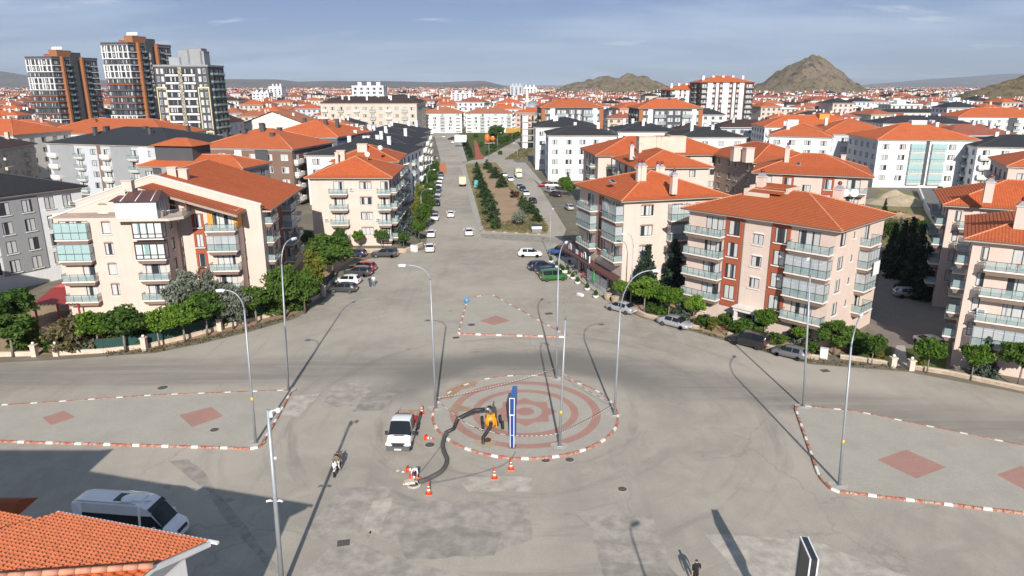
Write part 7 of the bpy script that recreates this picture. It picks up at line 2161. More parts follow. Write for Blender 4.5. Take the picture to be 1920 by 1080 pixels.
for x0, x1, y0, y1 in ((-2.75, -.25, .94, .98), (-2.75, -.25, -.98, -.94), (-2.75, -2.70, -.938, .938), (-.31, -.26, -.938, .938)): MB().box(x0, x1, y0, y1, .822, 1.28).obj('side_board', MATS['rusty'], tk)
MB().box(-2.6, 1.2, -.4, .4, .42, .748).obj('chassis', MATS['plastic'], tk)
tw, rm = wheel_meshes(.35, .22)
for x in (-1.7, 1.85):
    for s in (-1, 1): w = put('wheel', tw, tk, (x, s * .78, .35), 0 if s < 0 else math.pi); put('rim', rm, w)
mat('barrel_blue', (.02, .06, .25), .5); mat('sack', (.50, .40, .24), .9, var=.3)
tm = tk.matrix_basis
for i, (x, y, m, lab) in enumerate(((-.75, .25, 'barrel_blue', 'blue barrel in the truck bed nearest the cab'), (-.7, -.62, 'barrel_blue', 'dark blue barrel in the corner of the truck bed'), (-1.2, .68, 'lamp_red', 'red jerrycan-like drum in the truck bed'))):
    p = tm @ Vector((x, y, .83)); k = MB(); k.lathe([(.24, 0), (.25, .05), (.25, .25), (.265, .27), (.25, .3), (.25, .62), (.23, .66)], 14); tag(k.obj('barrel', MATS[m], None, p), lab, 'barrel')
p = tm @ Vector((-.8, -.2, .83)); k = MB(); k.ball((0, 0, .2), .32, sq=(1.2, .8, .65), n=12, m=8); tag(k.obj('sack', MATS['sack'], None, p), 'tan sack lying between the barrels in the truck bed', 'sack')
p = tm @ Vector((-1.6, 0, .83)); k = MB(); k.ball((0, 0, .18), .36, sq=(1.0, 1.3, .5), n=12, m=8); tag(k.obj('sack', MATS['sack'], None, p), 'tan sack at the tail of the truck bed', 'sack')

# ================================================================== lamp posts
mat('galvanised', (.36, .385, .41), .5, .4, var=.12, scale=1.2); mat('lamp_head', (.72, .73, .72), .5, var=.05); mat('sticker', (.75, .50, .03), .6, var=0)
def lamp(label, base_px, bend_v, head_px, dy=0.0, r=.12, top_u=None, base=None, h=None, footing=True, group='street lamps round the junction', sticker=None):
    bs = base or G(*base_px)
    zb = h or HT(bs, bend_v)
    o = root('street_lamp', label, 'street lamp', (bs.x, bs.y, .13 if footing else 0), 0, group)
    z0 = .13 if footing else 0
    tx = 0.0
    if top_u is not None: tx = DIST(top_u, bend_v, bs.y).x - bs.x
    hd = DIST(head_px[0], head_px[1], bs.y + dy) - Vector((bs.x, bs.y, z0)) if head_px else Vector((tx + .3, .2, zb + .8))
    top = Vector((tx, 0, zb - z0))
    MB().tube([(0, 0, .02), tuple(top * .5), tuple(top)], [r, r * .78, r * .58], 10).obj('pole', MATS['galvanised'], o)
    ctrl = Vector((tx + (hd.x - tx) * .12, hd.y * .12, hd.z))
    pts = [top * (1 - t) ** 2 + ctrl * (2 * t * (1 - t)) + hd * t * t for t in [i / 9 for i in range(10)]]
    MB().tube(pts, [r * .56] + [r * .42] * 9, 8).obj('arm', MATS['galvanised'], o)
    d = (pts[-1] - pts[-2]).normalized(); ang = math.atan2(d.y, d.x)
    k = MB(); k.ball((0, 0, 0), 1, n=12, m=8, sq=(.42, .17, .10)); k.box(-.3, .3, -.1, .1, -.13, -.06, 1)
    k.obj('lamp_head', [MATS['lamp_head'], MATS['lamp_clear']], o, hd + Vector((d.x, d.y, 0)) * .3, ang)
    if footing:
        MB().frustum((-.22, .22, -.22, .22), (-.20, .20, -.20, .20), 0, .03).obj('base_plate', MATS['galvanised'], o)
        k = MB(); k.prism([(math.cos(a) * (.75 + .12 * math.sin(a * 3)), math.sin(a) * (.62 + .1 * math.cos(a * 2))) for a in [i * .5236 for i in range(12)]], -.02, .015); k.obj('concrete_footing', MATS['concrete'], o)
    if sticker: MB().lathe([(r * .92, sticker), (r * .92, sticker + .3)], 10, c=(tx * sticker / max(1, zb), 0)).obj('warning_sticker', MATS['sticker'], o)
    return o
lamp('street lamp on the roundabout nearest the white truck, arm to the left', (817, 768), 525, (760, 497), 0, top_u=807)
lamp('street lamp at the far rim of the roundabout', (1043, 712), 500, (1060, 455), 2.0, top_u=1047)
lamp('street lamp at the near rim of the roundabout with a yellow sticker', (1049, 838), 600, (1083, 550), -1.0, top_u=1060, sticker=3.0)
lamp('street lamp at the right rim of the roundabout, arm arching right', (1152, 780), 580, (1224, 507), 0, top_u=1163)
lamp('street lamp on the near corner of the left traffic island', (480, 833), 580, (420, 544), 0, top_u=458, sticker=4.0)
lamp('street lamp at the far tip of the left traffic island', (541, 733), 495, (547, 448), 1.5, top_u=528)
lamp('street lamp at the far tip of the right traffic island, head towards the viewer', (1506, 764), 520, (1516, 484), -2.0, top_u=1519)
lamp('street lamp at the near corner of the right traffic island', (1573, 912), 650, (1613, 592), 2.5, top_u=1596, sticker=3.6)
gl_ = 'lamps along the avenue kerb'
lamp('slim street lamp before the pink-cream corner block', (646, 462), 408, (657, 392), 1, r=.09, footing=False, group=gl_)
for i, (b_, bv, hd) in enumerate((((791, 424), 366, (805, 354)), ((802, 380), 328, (812, 318)), ((815, 334), 303, (818, 296)), ((806, 350), 310, (809, 300)))): lamp('slim street lamp beside the parked cars on the avenue, %s from the junction' % ORD[i], b_, bv, hd, 0, r=.09, footing=False, group=gl_)
lamp('street lamp beside the tall conifer at the end of the cafe awning', (1182, 572), 462, (1174, 438), 0, r=.1, footing=False)
lamp('street lamp behind the white estate car at the avenue corner', (1031, 485), 405, (1036, 392), 1, r=.09, footing=False)
for i, (b_, bv, hd) in enumerate((((917, 300), 266, (923, 256)), ((933, 283), 254, (938, 249)), ((960, 268), 246, (965, 241)), ((970, 300), 276, (965, 268)))): lamp('slim lamp on the diagonal street by the small park, %s from the median' % ORD[i], b_, bv, hd, 0, r=.08, footing=False, group='lamps by the small park')
lamp('street lamp standing just below the picture, only its shadow lies on the road', None, 0, None, base=Vector((9.3, 19.5, 0)), h=12.0, footing=False)
lamp('street lamp standing beyond the right edge, its shadow crossing the street', None, 0, None, base=Vector((59.5, 44.5, 0)), h=12.0, footing=False)
lamp('street lamp standing beyond the left edge, its shadow on the verge', None, 0, None, base=Vector((-60.5, 52.5, 0)), h=11.0, footing=False)
# the camera mast in the foreground
bs = G(530, 1108); ht = HT(bs, 768)
cm = root('camera_mast', 'thick steel mast with security cameras in the foreground', 'mast', (bs.x, bs.y, 0))
tx = DIST(502, 768, bs.y).x - bs.x
MB().tube([(0, 0, 0), (tx, 0, ht)], [.16, .105], 14).obj('pole', MATS['galvanised'], cm)
k = MB(); k.tube([(tx, 0, ht - .15), (tx + .55, .1, ht - .02)], .04, 6); k.obj('bracket', MATS['lamp_head'], cm)
k = MB(); k.ball((tx + .55, .1, ht - .1), .17); k.obj('dome_camera', MATS['lamp_head'], cm)
MB().box(tx + .08, tx + .26, -.08, .1, ht - .45, ht - .12).obj('junction_box', MATS['lamp_head'], cm)
k = MB(); k.ball((tx * .78 + .22, -.05, ht * .75), .10); k.obj('small_camera', MATS['lamp_head'], cm)
for s in (-1, 1):
    k = MB(); zc = ht * .52; k.tube([(tx * .52 + s * .1, -.08, zc), (tx * .52 + s * .3, -.1, zc)], .03, 6); k.tube([(tx * .52 + s * .22, -.02, zc + .04), (tx * .52 + s * .48, -.16, zc + .02)], .065, 8); k.obj('bullet_camera', MATS['lamp_head'], cm)

# ================================================================== signs
mat('sign_blue', (.015, .055, .26), .4, var=.05); mat('sign_blue_side', (.04, .13, .36), .35, var=.08); mat('sign_dark', (.035, .038, .045), .3, var=.3, scale=2.0); mat('sign_white', (.75, .75, .75), .5, var=0)
sb = G(960, 842); hs = HT(sb, 749)
sg = root('advertising_sign', 'narrow blue sign with white edges seen edge-on on the roundabout', 'sign', (sb.x, sb.y, .13), R(84))
MB().box(0, 2.5, -.20, .20, hs * .66, hs).obj('panel', MATS['sign_blue_side'], sg)
b = MB(); b.box(-.004, -.03, -.15, .15, hs * .67, hs * .99); b.obj('end_face', MATS['sign_blue'], sg)
for z0, z1, y0, y1 in ((hs * .655, hs + .01, -.22, -.17), (hs * .655, hs + .01, .17, .22), (hs * .655, hs * .675, -.169, .169), (hs * .99, hs + .01, -.169, .169)): MB().box(-.05, -.001, y0, y1, z0, z1).obj('white_edge', MATS['sign_white'], sg)
MB().box(.02, .34, -.13, .13, 0, hs * .654).obj('leg', MATS['sign_blue'], sg); MB().box(2.1, 2.4, -.13, .13, 0, hs * .654).obj('leg', MATS['sign_blue'], sg)
for y in (-.16, .16): MB().box(-.01, .05, y - .03, y + .03, 0, hs * .655).obj('white_edge', MATS['sign_white'], sg)
MB().box(-.15, .5, -.3, .3, -.02, .02).obj('base_plate', MATS['dark_iron'], sg)
tp = G(1508, 1007, 7.0); tn = G(1527, 1049, 7.0)
dv = tn - tp; bb = root('billboard', 'dark billboard with white edges cut off by the lower right border', 'billboard', (tp.x, tp.y, 0), math.atan2(dv.y, dv.x))
W_ = dv.length
MB().box(0, W_, -.17, .17, 3.9, 7.0).obj('panel', MATS['sign_dark'], bb)
for y in (-.19, .19):
    for x0, x1, z0, z1 in ((-.02, W_ + .02, 6.96, 7.03), (-.03, .03, 3.9, 6.959), (W_ - .03, W_ + .03, 3.9, 6.959)): MB().box(x0, x1, y - .035, y + .035, z0, z1).obj('white_edge', MATS['sign_white'], bb)
MB().tube([(W_ / 2, 0, 0), (W_ / 2, 0, 3.89)], .16, 12).obj('post', MATS['galvanised'], bb); MB().box(W_ / 2 - .9, W_ / 2 - .2, -.05, .05, 1.6, 3.2).obj('lower_panel', MATS['sign_dark'], bb)
# cafe sign standing on the awning
a, c = G(1066, 467, 3.1), G(1105, 492, 3.1)
cs = root('cafe_sign', 'long dark cafe sign with silver and red emblems on the brown awning', 'sign', tuple(a), math.atan2((c - a).y, (c - a).x)); Lc = (c - a).length
MB().box(0, Lc, -.05, .05, 0, .85).obj('board', mat('board_navy', (.05, .06, .085), .4), cs)
MB().box(Lc + .002, Lc + .12, -.09, .09, -.1, 1.0).obj('end_post', MATS['sign_white'], cs)
for f in (.10, .80):
    k = MB(); pts = [(Lc * f - .55, .0), (Lc * f - .55, .55), (Lc * f - .2, 1.15), (Lc * f + .35, 1.1), (Lc * f + .6, .5), (Lc * f + .6, .05)]
    k.tube([(x, -.09, z + .1) for x, z in pts], .07, 6); k.obj('emblem', MATS['sign_white'], cs); MB().box(Lc * f - .42, Lc * f + .45, -.10, -.052, .2, .8).obj('emblem_plate', MATS['rail_steel'], cs)
for x in (.40, .47): MB().box(Lc * x - .14, Lc * x + .14, -.10, -.052, .1, .85).obj('emblem_letter', MATS['sign_white'], cs)
for x in (.54, .60): MB().box(Lc * x - .12, Lc * x + .12, -.10, -.052, .1, .8).obj('emblem_letter', MATS['lamp_red'], cs)
MB().box(Lc * .66 - .1, Lc * .66 + .1, -.10, -.052, .1, .85).obj('emblem_letter', MATS['sign_white'], cs)

# ================================================================== people
mat('skin', (.42, .25, .17), .6, var=.05); mat('hair', (.018, .014, .012), .6, var=0); mat('shoe', (.03, .03, .033), .6, var=0)
for n_, c_ in (('cl_black', (.010, .010, .012)), ('cl_white', (.72, .72, .72)), ('cl_navy', (.02, .03, .07)), ('cl_jeans', (.16, .23, .34)), ('cl_green', (.12, .18, .12)), ('cl_maroon', (.13, .03, .025)), ('cl_grey', (.10, .10, .105)), ('cl_cream', (.62, .55, .46))): mat(n_, c_, .9, var=.12, scale=6.0)
def person(label, loc, rz, J, top, legs, sleeve='skin', h=1.75, hair='hair'):
    """one continuous skinned body; J gives joint positions (metres) in the figure's own frame (+y = facing)"""
    names = list(J); idx = {n: i for i, n in enumerate(names)}
    E_ = [('pelvis', 'waist'), ('waist', 'chest'), ('chest', 'neck'), ('neck', 'head'), ('head', 'crown_')]
    for s in 'lr':
        E_ += [('chest', 'sh' + s), ('sh' + s, 'el' + s), ('el' + s, 'wr' + s), ('wr' + s, 'ha' + s), ('ha' + s, 'fi' + s), ('pelvis', 'hip' + s), ('hip' + s, 'kn' + s), ('kn' + s, 'an' + s), ('an' + s, 'to' + s)]
    rad = {'pelvis': .135, 'waist': .125, 'chest': .145, 'neck': .055, 'head': .098, 'crown_': .085}
    for s in 'lr': rad.update({'sh' + s: .07, 'el' + s: .048, 'wr' + s: .035, 'ha' + s: .042, 'fi' + s: .02, 'hip' + s: .098, 'kn' + s: .068, 'an' + s: .045, 'to' + s: .04})
    for s in 'lr':
        e, w = Vector(J['el' + s]), Vector(J['wr' + s]); d = (w - e).normalized()
        J['ha' + s] = tuple(w + d * .08); J['fi' + s] = tuple(w + d * .17)
    names = list(J); idx = {n: i for i, n in enumerate(names)}
    me = bpy.data.meshes.new('person'); me.from_pydata([J[n] for n in names], [(idx[a], idx[b]) for a, b in E_], [])
    t = bpy.data.objects.new('person', me); COL.objects.link(t)
    md = t.modifiers.new('s', 'SKIN'); md.use_smooth_shade = True; md.branch_smoothing = .4
    lay = me.skin_vertices[0].data if me.skin_vertices else None
    if lay is None:
        bm = bmesh.new(); bm.from_mesh(me); bm.verts.layers.skin.verify(); bm.to_mesh(me); bm.free(); lay = me.skin_vertices[0].data
    for n in names:
        r = rad[n]; lay[idx[n]].radius = (r * 1.12 if n in ('chest', 'waist', 'pelvis') else r, r * .82 if n in ('chest', 'waist') else r)
    lay[idx['pelvis']].use_root = True
    t.modifiers.new('u', 'SUBSURF').levels = 1
    bpy.context.view_layer.update()
    out = bpy.data.meshes.new_from_object(t.evaluated_get(bpy.context.evaluated_depsgraph_get()))
    bpy.data.objects.remove(t)
    out.materials.clear()
    order = ['skin', top, legs, 'shoe', hair, sleeve]
    for m in order: out.materials.append(MATS[m])
    seg = {('pelvis', 'waist'): 1, ('waist', 'chest'): 1, ('chest', 'neck'): 1, ('neck', 'head'): 0, ('head', 'crown_'): 4}
    for s in 'lr': seg.update({('chest', 'sh' + s): 1, ('sh' + s, 'el' + s): 1, ('el' + s, 'wr' + s): 5, ('wr' + s, 'ha' + s): 0, ('ha' + s, 'fi' + s): 0, ('pelvis', 'hip' + s): 2, ('hip' + s, 'kn' + s): 2, ('kn' + s, 'an' + s): 2, ('an' + s, 'to' + s): 3})
    segs = [(Vector(J[a]), Vector(J[b]), mi) for (a, b), mi in seg.items()]
    for p in out.polygons:
        c = p.center; best = (9, 0)
        for a, b, mi in segs:
            d = b - a; f = max(0, min(1, (c - a).dot(d) / max(1e-6, d.length_squared))); q = (c - a - d * f).length
            if q < best[0]: best = (q, mi)
        p.material_index = best[1]; p.use_smooth = True
    out.name = 'person'
    o = put('person', out, None, loc, rz, h / 1.75)
    return tag(o, label, 'person')
def stand(step=.12, lean=0.0, arms=.05, face=0.0, lift=0):
    J = {'pelvis': (0, 0, .95), 'waist': (0, .01 + lean * .1, 1.12), 'chest': (0, lean * .3, 1.36), 'neck': (0, .01 + lean * .4, 1.52), 'head': (0, .03 + lean * .45, 1.62), 'crown_': (0, .02 + lean * .45, 1.69)}
    for s, k in (('l', -1), ('r', 1)):
        J.update({'sh' + s: (k * .20, lean * .35, 1.42), 'el' + s: (k * .25, -.03 + k * arms, 1.13), 'wr' + s: (k * .25, .05 + k * arms * 2, .88), 'hip' + s: (k * .10, 0, .90), 'kn' + s: (k * .11, k * step * .5 + .02, .50), 'an' + s: (k * .11, k * step, .08), 'to' + s: (k * .12, k * step + .16, .04)})
    return J
p = G(1303, 1099); person('person in black T-shirt walking away at the lower right of the road', p, R(8), stand(.2, .05, .06), 'cl_black', 'cl_black', h=1.95)
p = G(701, 537); person('person in white T-shirt and jeans walking beside the parked cars', p, R(-5), stand(.16), 'cl_white', 'cl_jeans')
p = G(694, 538); person('person in dark clothes walking beside the one in white', p, R(-5), stand(-.14), 'cl_navy', 'cl_navy', 'cl_navy', h=1.66)
p = G(887, 348); person('person in dark clothes standing by the turquoise stall on the median', p, R(20), stand(.05), 'cl_black', 'cl_black', 'cl_black')
J = {'pelvis': (0, -.10, .86), 'waist': (0, .06, .98), 'chest': (0, .30, 1.02), 'neck': (0, .46, .98), 'head': (0, .54, .90), 'crown_': (0, .58, .84)}
for s, k in (('l', -1), ('r', 1)): J.update({'sh' + s: (k * .19, .36, .99), 'el' + s: (k * .26, .44, .70), 'wr' + s: (k * .22, .56, .45), 'hip' + s: (k * .11, -.1, .82), 'kn' + s: (k * .13, .06, .45), 'an' + s: (k * .14, -.08, .08), 'to' + s: (k * .15, .08, .04)})
p = G(781, 897); person('worker in white shirt bending over the open manhole', p, R(170), J, 'cl_white', 'cl_black')
# motorcycle with two riders
mc_p = G(632, 887); mc_h = R(-92)
mc = root('motorcycle', 'motorcycle carrying two riders across the junction', 'motorcycle', tuple(mc_p), mc_h)
tw, rm = wheel_meshes(.30, .11)
for x in (-.62, .64): w = put('wheel', tw, mc, (x, .055, .30)); put('rim', rm, w)
MB().frustum((-.3, .35, -.09, .09), (-.22, .25, -.1, .1), .32, .68).obj('engine', MATS['plastic'], mc)
k = MB(); k.ball((.18, 0, .82), .2, sq=(1.3, .75, .7)); k.obj('fuel_tank', MATS['p_dblue'], mc); k = MB(); k.frustum((-.72, 0, -.12, .12), (-.7, .02, -.14, .14), .72, .84); k.obj('seat', MATS['plastic'], mc)
MB().tube([(.64, .1, .3), (.45, .08, .95)], .025, 6).obj('fork', MATS['rail_steel'], mc); MB().tube([(.64, -.1, .3), (.45, -.08, .95)], .025, 6).obj('fork', MATS['rail_steel'], mc)
MB().tube([(.34, .36, 1.05), (.44, .15, 1.0), (.44, -.15, 1.0), (.34, -.36, 1.05)], .018, 6).obj('handlebar', MATS['rail_steel'], mc); k = MB(); k.ball((.56, 0, .88), .1); k.obj('headlight', MATS['lamp_clear'], mc)
MB().box(.5, .54, -.16, .16, .95, 1.2).obj('fly_screen', MATS['sign_white'], mc); MB().frustum((.45, .8, -.06, .06), (.5, .75, -.05, .05), .60, .64).obj('mudguard', MATS['p_white'], mc)
for s in (-1, 1): MB().box(-.55, -.15, s * .18 - .04, s * .18 + .04, .32, .42).obj('exhaust' if s < 0 else 'foot_rest', MATS['rail_steel'], mc)
def rider(y0, reach, z=.92):
    J = {'pelvis': (0, y0, z), 'waist': (0, y0 + .03, z + .18), 'chest': (0, y0 + .10, z + .42), 'neck': (0, y0 + .14, z + .58), 'head': (0, y0 + .18, z + .68), 'crown_': (0, y0 + .17, z + .75)}
    for s, k in (('l', -1), ('r', 1)): J.update({'sh' + s: (k * .20, y0 + .11, z + .48), 'el' + s: (k * .31, y0 + .25, z + .25), 'wr' + s: (k * .33, y0 + reach, z + .14), 'hip' + s: (k * .14, y0, z - .03), 'kn' + s: (k * .25, y0 + .38, z - .12), 'an' + s: (k * .24, y0 + .18, z - .52), 'to' + s: (k * .25, y0 + .32, z - .56)})
    return J
person('rider in grey-green top steering the motorcycle', mc_p, mc_h - math.pi / 2, rider(-.16, .46), 'cl_green', 'cl_cream')
person('passenger in dark maroon top on the back of the motorcycle', mc_p, mc_h - math.pi / 2, rider(-.56, .30, .96), 'cl_maroon', 'cl_black', 'cl_maroon')

# ================================================================== road works
mat('cone_orange', (.72, .085, .015), .5, var=.08); mat('cone_white', (.76, .74, .72), .5, var=.05)
def cone(label, p, tilt=None, s=1.0):
    o = root('traffic_cone', label, 'traffic cone', tuple(p), 0)
    o.scale = (s,) * 3
    if tilt: o.rotation_euler = tilt
    MB().frustum((-.24, .24, -.24, .24), (-.22, .22, -.22, .22), 0, .05).obj('base', MATS['cone_orange'], o)
    prof = [(.17, .05), (.135, .28), (.112, .42), (.088, .56), (.072, .66), (.045, .82), (.03, .92)]
    for i, m in enumerate(('cone_orange', 'cone_white', 'cone_orange', 'cone_white', 'cone_orange', 'cone_orange')): MB().lathe(prof[i:i + 2], 14).obj('cone_band', MATS[m], o)
    return o
cone('upright traffic cone on the kerb behind the white truck', G(791, 776), s=1.05); cone('upright traffic cone at the end of the rope, lower of the group', G(804, 926), s=1.08)
cone('upright traffic cone in the middle of the rope line', G(927, 897), s=1.05); cone('upright traffic cone below the blue sign', G(958, 880), s=1.05)
cone('fallen traffic cone beside the manhole cover right of the truck', G(797, 824) + Vector((0, 0, .2)), (0, R(88), R(-20))); cone('fallen traffic cone left of the bending worker', G(762, 884) + Vector((0, 0, .2)), (0, R(88), R(-12))); cone('fallen traffic cone lying across the open manhole', G(769, 899) + Vector((0, 0, .22)), (0, R(88), R(-12)))
mat('rope', (.10, .08, .075), .8, var=0)
m, nt, bs_ = _nodes('striped_tape'); pp = _pos(nt); sx = _n(nt, 'ShaderNodeSeparateXYZ'); nt.links.new(pp, sx.inputs[0])
nt.links.new(_mix(nt, _math(nt, 'GREATER_THAN', _math(nt, 'SINE', _math(nt, 'MULTIPLY', _math(nt, 'ADD', sx.outputs['X'], sx.outputs['Y']), 14.0)), 0.0), (.70, .66, .62), (.22, .04, .04)), bs_.inputs['Base Color']); MATS['striped_tape'] = m
def sag(label, pts, m='striped_tape', r=.022, drop=.35, name='barrier_tape'):
    P_ = []
    for a, c in zip(pts, pts[1:]):
        for i in range(9):
            t = i / 8; q = a.lerp(c, t); q.z = max(.03, q.z - drop * 4 * t * (1 - t)); P_.append(q)
    tag(MB().tube(P_, r, 5).obj(name, MATS[m]), label, 'rope' if name == 'rope' else 'tape')
def up(u, v, z): return G(u, v) + Vector((0, 0, z))
sag('striped barrier tape hung between the roundabout lamp posts on the far side', [up(817, 768, 1.2), up(1043, 712, 1.4), up(1152, 780, 1.2)])
sag('striped barrier tape along the near side of the roundabout past the blue sign', [up(1152, 780, 1.2), up(1049, 838, 1.3), up(960, 842, 1.3), up(880, 822, 1.3), up(817, 768, 1.2)], drop=.15)
sag('dark rope linking the traffic cones to the roundabout', [up(804, 926, .85), up(927, 897, .85), up(958, 880, .85), G(966, 850) + Vector((0, 0, .2))], 'rope', .015, .12, 'rope')
sag('dark rope from the fallen cone to the pump', [up(787, 893, .3), up(842, 820, .3)], 'rope', .015, .1, 'rope')
# pump on the roundabout
mat('pump_yellow', (.70, .27, .012), .45, var=.08); mat('hose_black', (.028, .028, .03), .55, var=.2, scale=2.0); mat('hose_dusty', (.085, .082, .078), .85, var=.25, scale=1.5); mat('steel_dull', (.32, .32, .32), .4, .7, var=.1)
pb = G(924, 806, .13)
pu = root('water_pump', 'black wheeled water pump with yellow casing on the roundabout', 'pump', tuple(pb), R(8)); pu.scale = (1.18,) * 3
tw, rm = wheel_meshes(.33, .2)
for x, y in ((-.55, .05), (.55, .05), (-.5, 1.1), (.5, 1.1)): w = put('wheel', tw, pu, (x + (.1 if x > 0 else -.1), y, .33), -math.pi / 2 if x < 0 else math.pi / 2); put('rim', rm, w)
MB().box(-.42, .42, -.25, 1.5, .42, .55).obj('frame', MATS['plastic'], pu); MB().frustum((-.38, .38, .15, 1.35), (-.3, .3, .25, 1.25), .552, 1.35).obj('engine', MATS['plastic'], pu)
for i in range(5): MB().box(-.39, .39, .3 + i * .2, .36 + i * .2, .8, 1.38).obj('cooling_fin', MATS['dark_iron'], pu)
MB().tube([(.2, 1.0, 1.3), (.2, 1.05, 1.85)], .06, 8).obj('exhaust', MATS['dark_iron'], pu); MB().box(-.3, .0, .5, .9, 1.352, 1.62).obj('air_filter', MATS['plastic'], pu)
k = MB(); k.lathe([(.12, -.22), (.42, -.2), (.46, 0), (.42, .2), (.12, .22)], 18); k.xf(Matrix.Translation((-.18, -.32, .92)) @ Matrix.Rotation(math.pi / 2, 4, 'X')); k.obj('pump_casing', MATS['pump_yellow'], pu)
MB().box(-.5, .12, -.42, -.2, 1.15, 1.5).obj('casing_top', MATS['pump_yellow'], pu); MB().box(.18, .26, -.5, -.1, .45, .9).obj('casing_bracket', MATS['pump_yellow'], pu)
MB().tube([(-.2, -.32, 1.45), (-.2, -.32, 1.75), (-.35, -.32, 1.92), (-.62, -.32, 1.92)], .13, 10).obj('outlet_elbow', MATS['steel_dull'], pu); k = MB(); k.tube([(-.2, -.5, .92), (-.22, -.75, .92)], .16, 10); k.obj('inlet_flange', MATS['steel_dull'], pu)
q = pu.matrix_basis.copy()
MB_ = MB(); MB_.tube([q @ Vector((-.22, -.76, .95)), q @ Vector((-.28, -1.02, .82)), G(906, 826) + Vector((0, 0, .3)), G(906, 836)], .17, 10); tag(MB_.obj('suction_hose', MATS['hose_black']), 'thick black suction hose dropping from the pump into the pit', 'hose')
e = q @ Vector((-.64, -.32, 1.92))
pt = [e, e + Vector((-.9, -.1, -.05)), G(858, 802) + Vector((0, 0, .9)), G(851, 812) + Vector((0, 0, .45)), G(838, 817) + Vector((0, 0, .35))]
MB_ = MB(); MB_.tube(pt, .17, 10); tag(MB_.obj('delivery_pipe', MATS['hose_black']), 'bent black delivery pipe running from the pump down to the kerb', 'pipe')
hp = [(837, 817), (833, 826), (830, 838), (833, 852), (838, 864), (836, 876), (827, 888), (812, 897), (797, 904), (785, 908)]
ctrl = [G(u, v) + Vector((0, 0, .19 if i else .33)) for i, (u, v) in enumerate(hp)]
pts = []
for i in range(len(ctrl) - 1):
    p0, p1, p2, p3 = ctrl[max(i - 1, 0)], ctrl[i], ctrl[i + 1], ctrl[min(i + 2, len(ctrl) - 1)]
    for t in (0, .25, .5, .75): pts.append(.5 * ((2 * p1) + (p2 - p0) * t + (2 * p0 - 5 * p1 + 4 * p2 - p3) * t * t + (3 * p1 - p0 - 3 * p2 + p3) * t ** 3))
pts.append(ctrl[-1]); MB_ = MB(); MB_.tube(pts, [.19] * len(pts), 12)
for i, (x, y, z) in enumerate(MB_.v): MB_.v[i] = (x, y, max(.012, z))
tag(MB_.obj('drain_hose', MATS['hose_dusty']), 'fat dusty hose snaking over the road from the roundabout to the manhole', 'hose')
# manholes and covers
def disc(label, u, v, r=.35, z=.012, m='dark_iron', square=False, name='manhole_cover'):
    p = G(u, v, z); b = MB()
    if square: b.box(-r, r, -r * .8, r * .8, -.01, .012)
    else: b.lathe([(r, -.01), (r, .012)], 20); b.lathe([(r * 1.18, -.012), (r * 1.18, .006)], 20, 1)
    o = b.obj(name, [MATS[m], MATS['concrete']], None, p, .2); tag(o, label, 'manhole')
    return o
disc('round manhole cover right of the white truck', 806, 834, .42); disc('round manhole cover on the left traffic island', 402, 806, .38, .15); disc('square drain grate in the road at lower centre', 644, 1018, .42, .016, square=True)
disc('round manhole cover on the triangular island', 884, 609, .5, .15); disc('square drain grate at the tip of the triangular island', 855, 633, .4, .01, square=True); disc('square drain grate in the road right of the triangular island', 1029, 588, .5, .01, square=True); disc('square drain grate on the road before the garden gate', 1547, 695, .45, .01, square=True); disc('round manhole cover right of centre in the near road', 1167, 917, .34, .01); disc('round manhole cover below the roundabout kerb, left of a pair', 1023, 863, .36, .01); disc('round manhole cover below the roundabout kerb, right of a pair', 1068, 862, .36, .01); disc('round manhole cover far up the left road', 305, 727, .5, .01)
op = G(776, 909); o = root('open_manhole', 'open manhole with broken concrete rim in front of the bending worker', 'manhole', (op.x, op.y, 0))
MB().lathe([(.62, 0), (.58, .10), (.36, .10), (.34, .01)], 14).obj('rim', MATS['concrete'], o); MB().lathe([(.345, .02), (.0, .021)], 14).obj('shaft_shade', MATS['dark_iron'], o)  # flat dark disc inside the rim paints the darkness of the hole
tag(MB().frustum((-.42, .42, -.3, .3), (-.36, .38, -.26, .27), 0, .16).obj('concrete_slab', mat('pale_concrete', (.58, .50, .39), .9, var=.2, scale=3), None, G(768, 907) + Vector((0, 0, .1)), .2), 'pale broken concrete slab at the edge of the open manhole', 'slab')
for i, (u, v) in enumerate(((756, 885), (746, 883), (757, 908))): tag(MB().frustum((-.12, .12, -.08, .08), (-.09, .1, -.06, .06), 0, .1).obj('concrete_chunk', MATS['pale_concrete'], None, G(u, v), i), ('small pale chunk on the road nearest the fallen cone', 'small pale chunk on the road farther left', 'small pale chunk on the road beside the broken slab')[i], 'chunk')

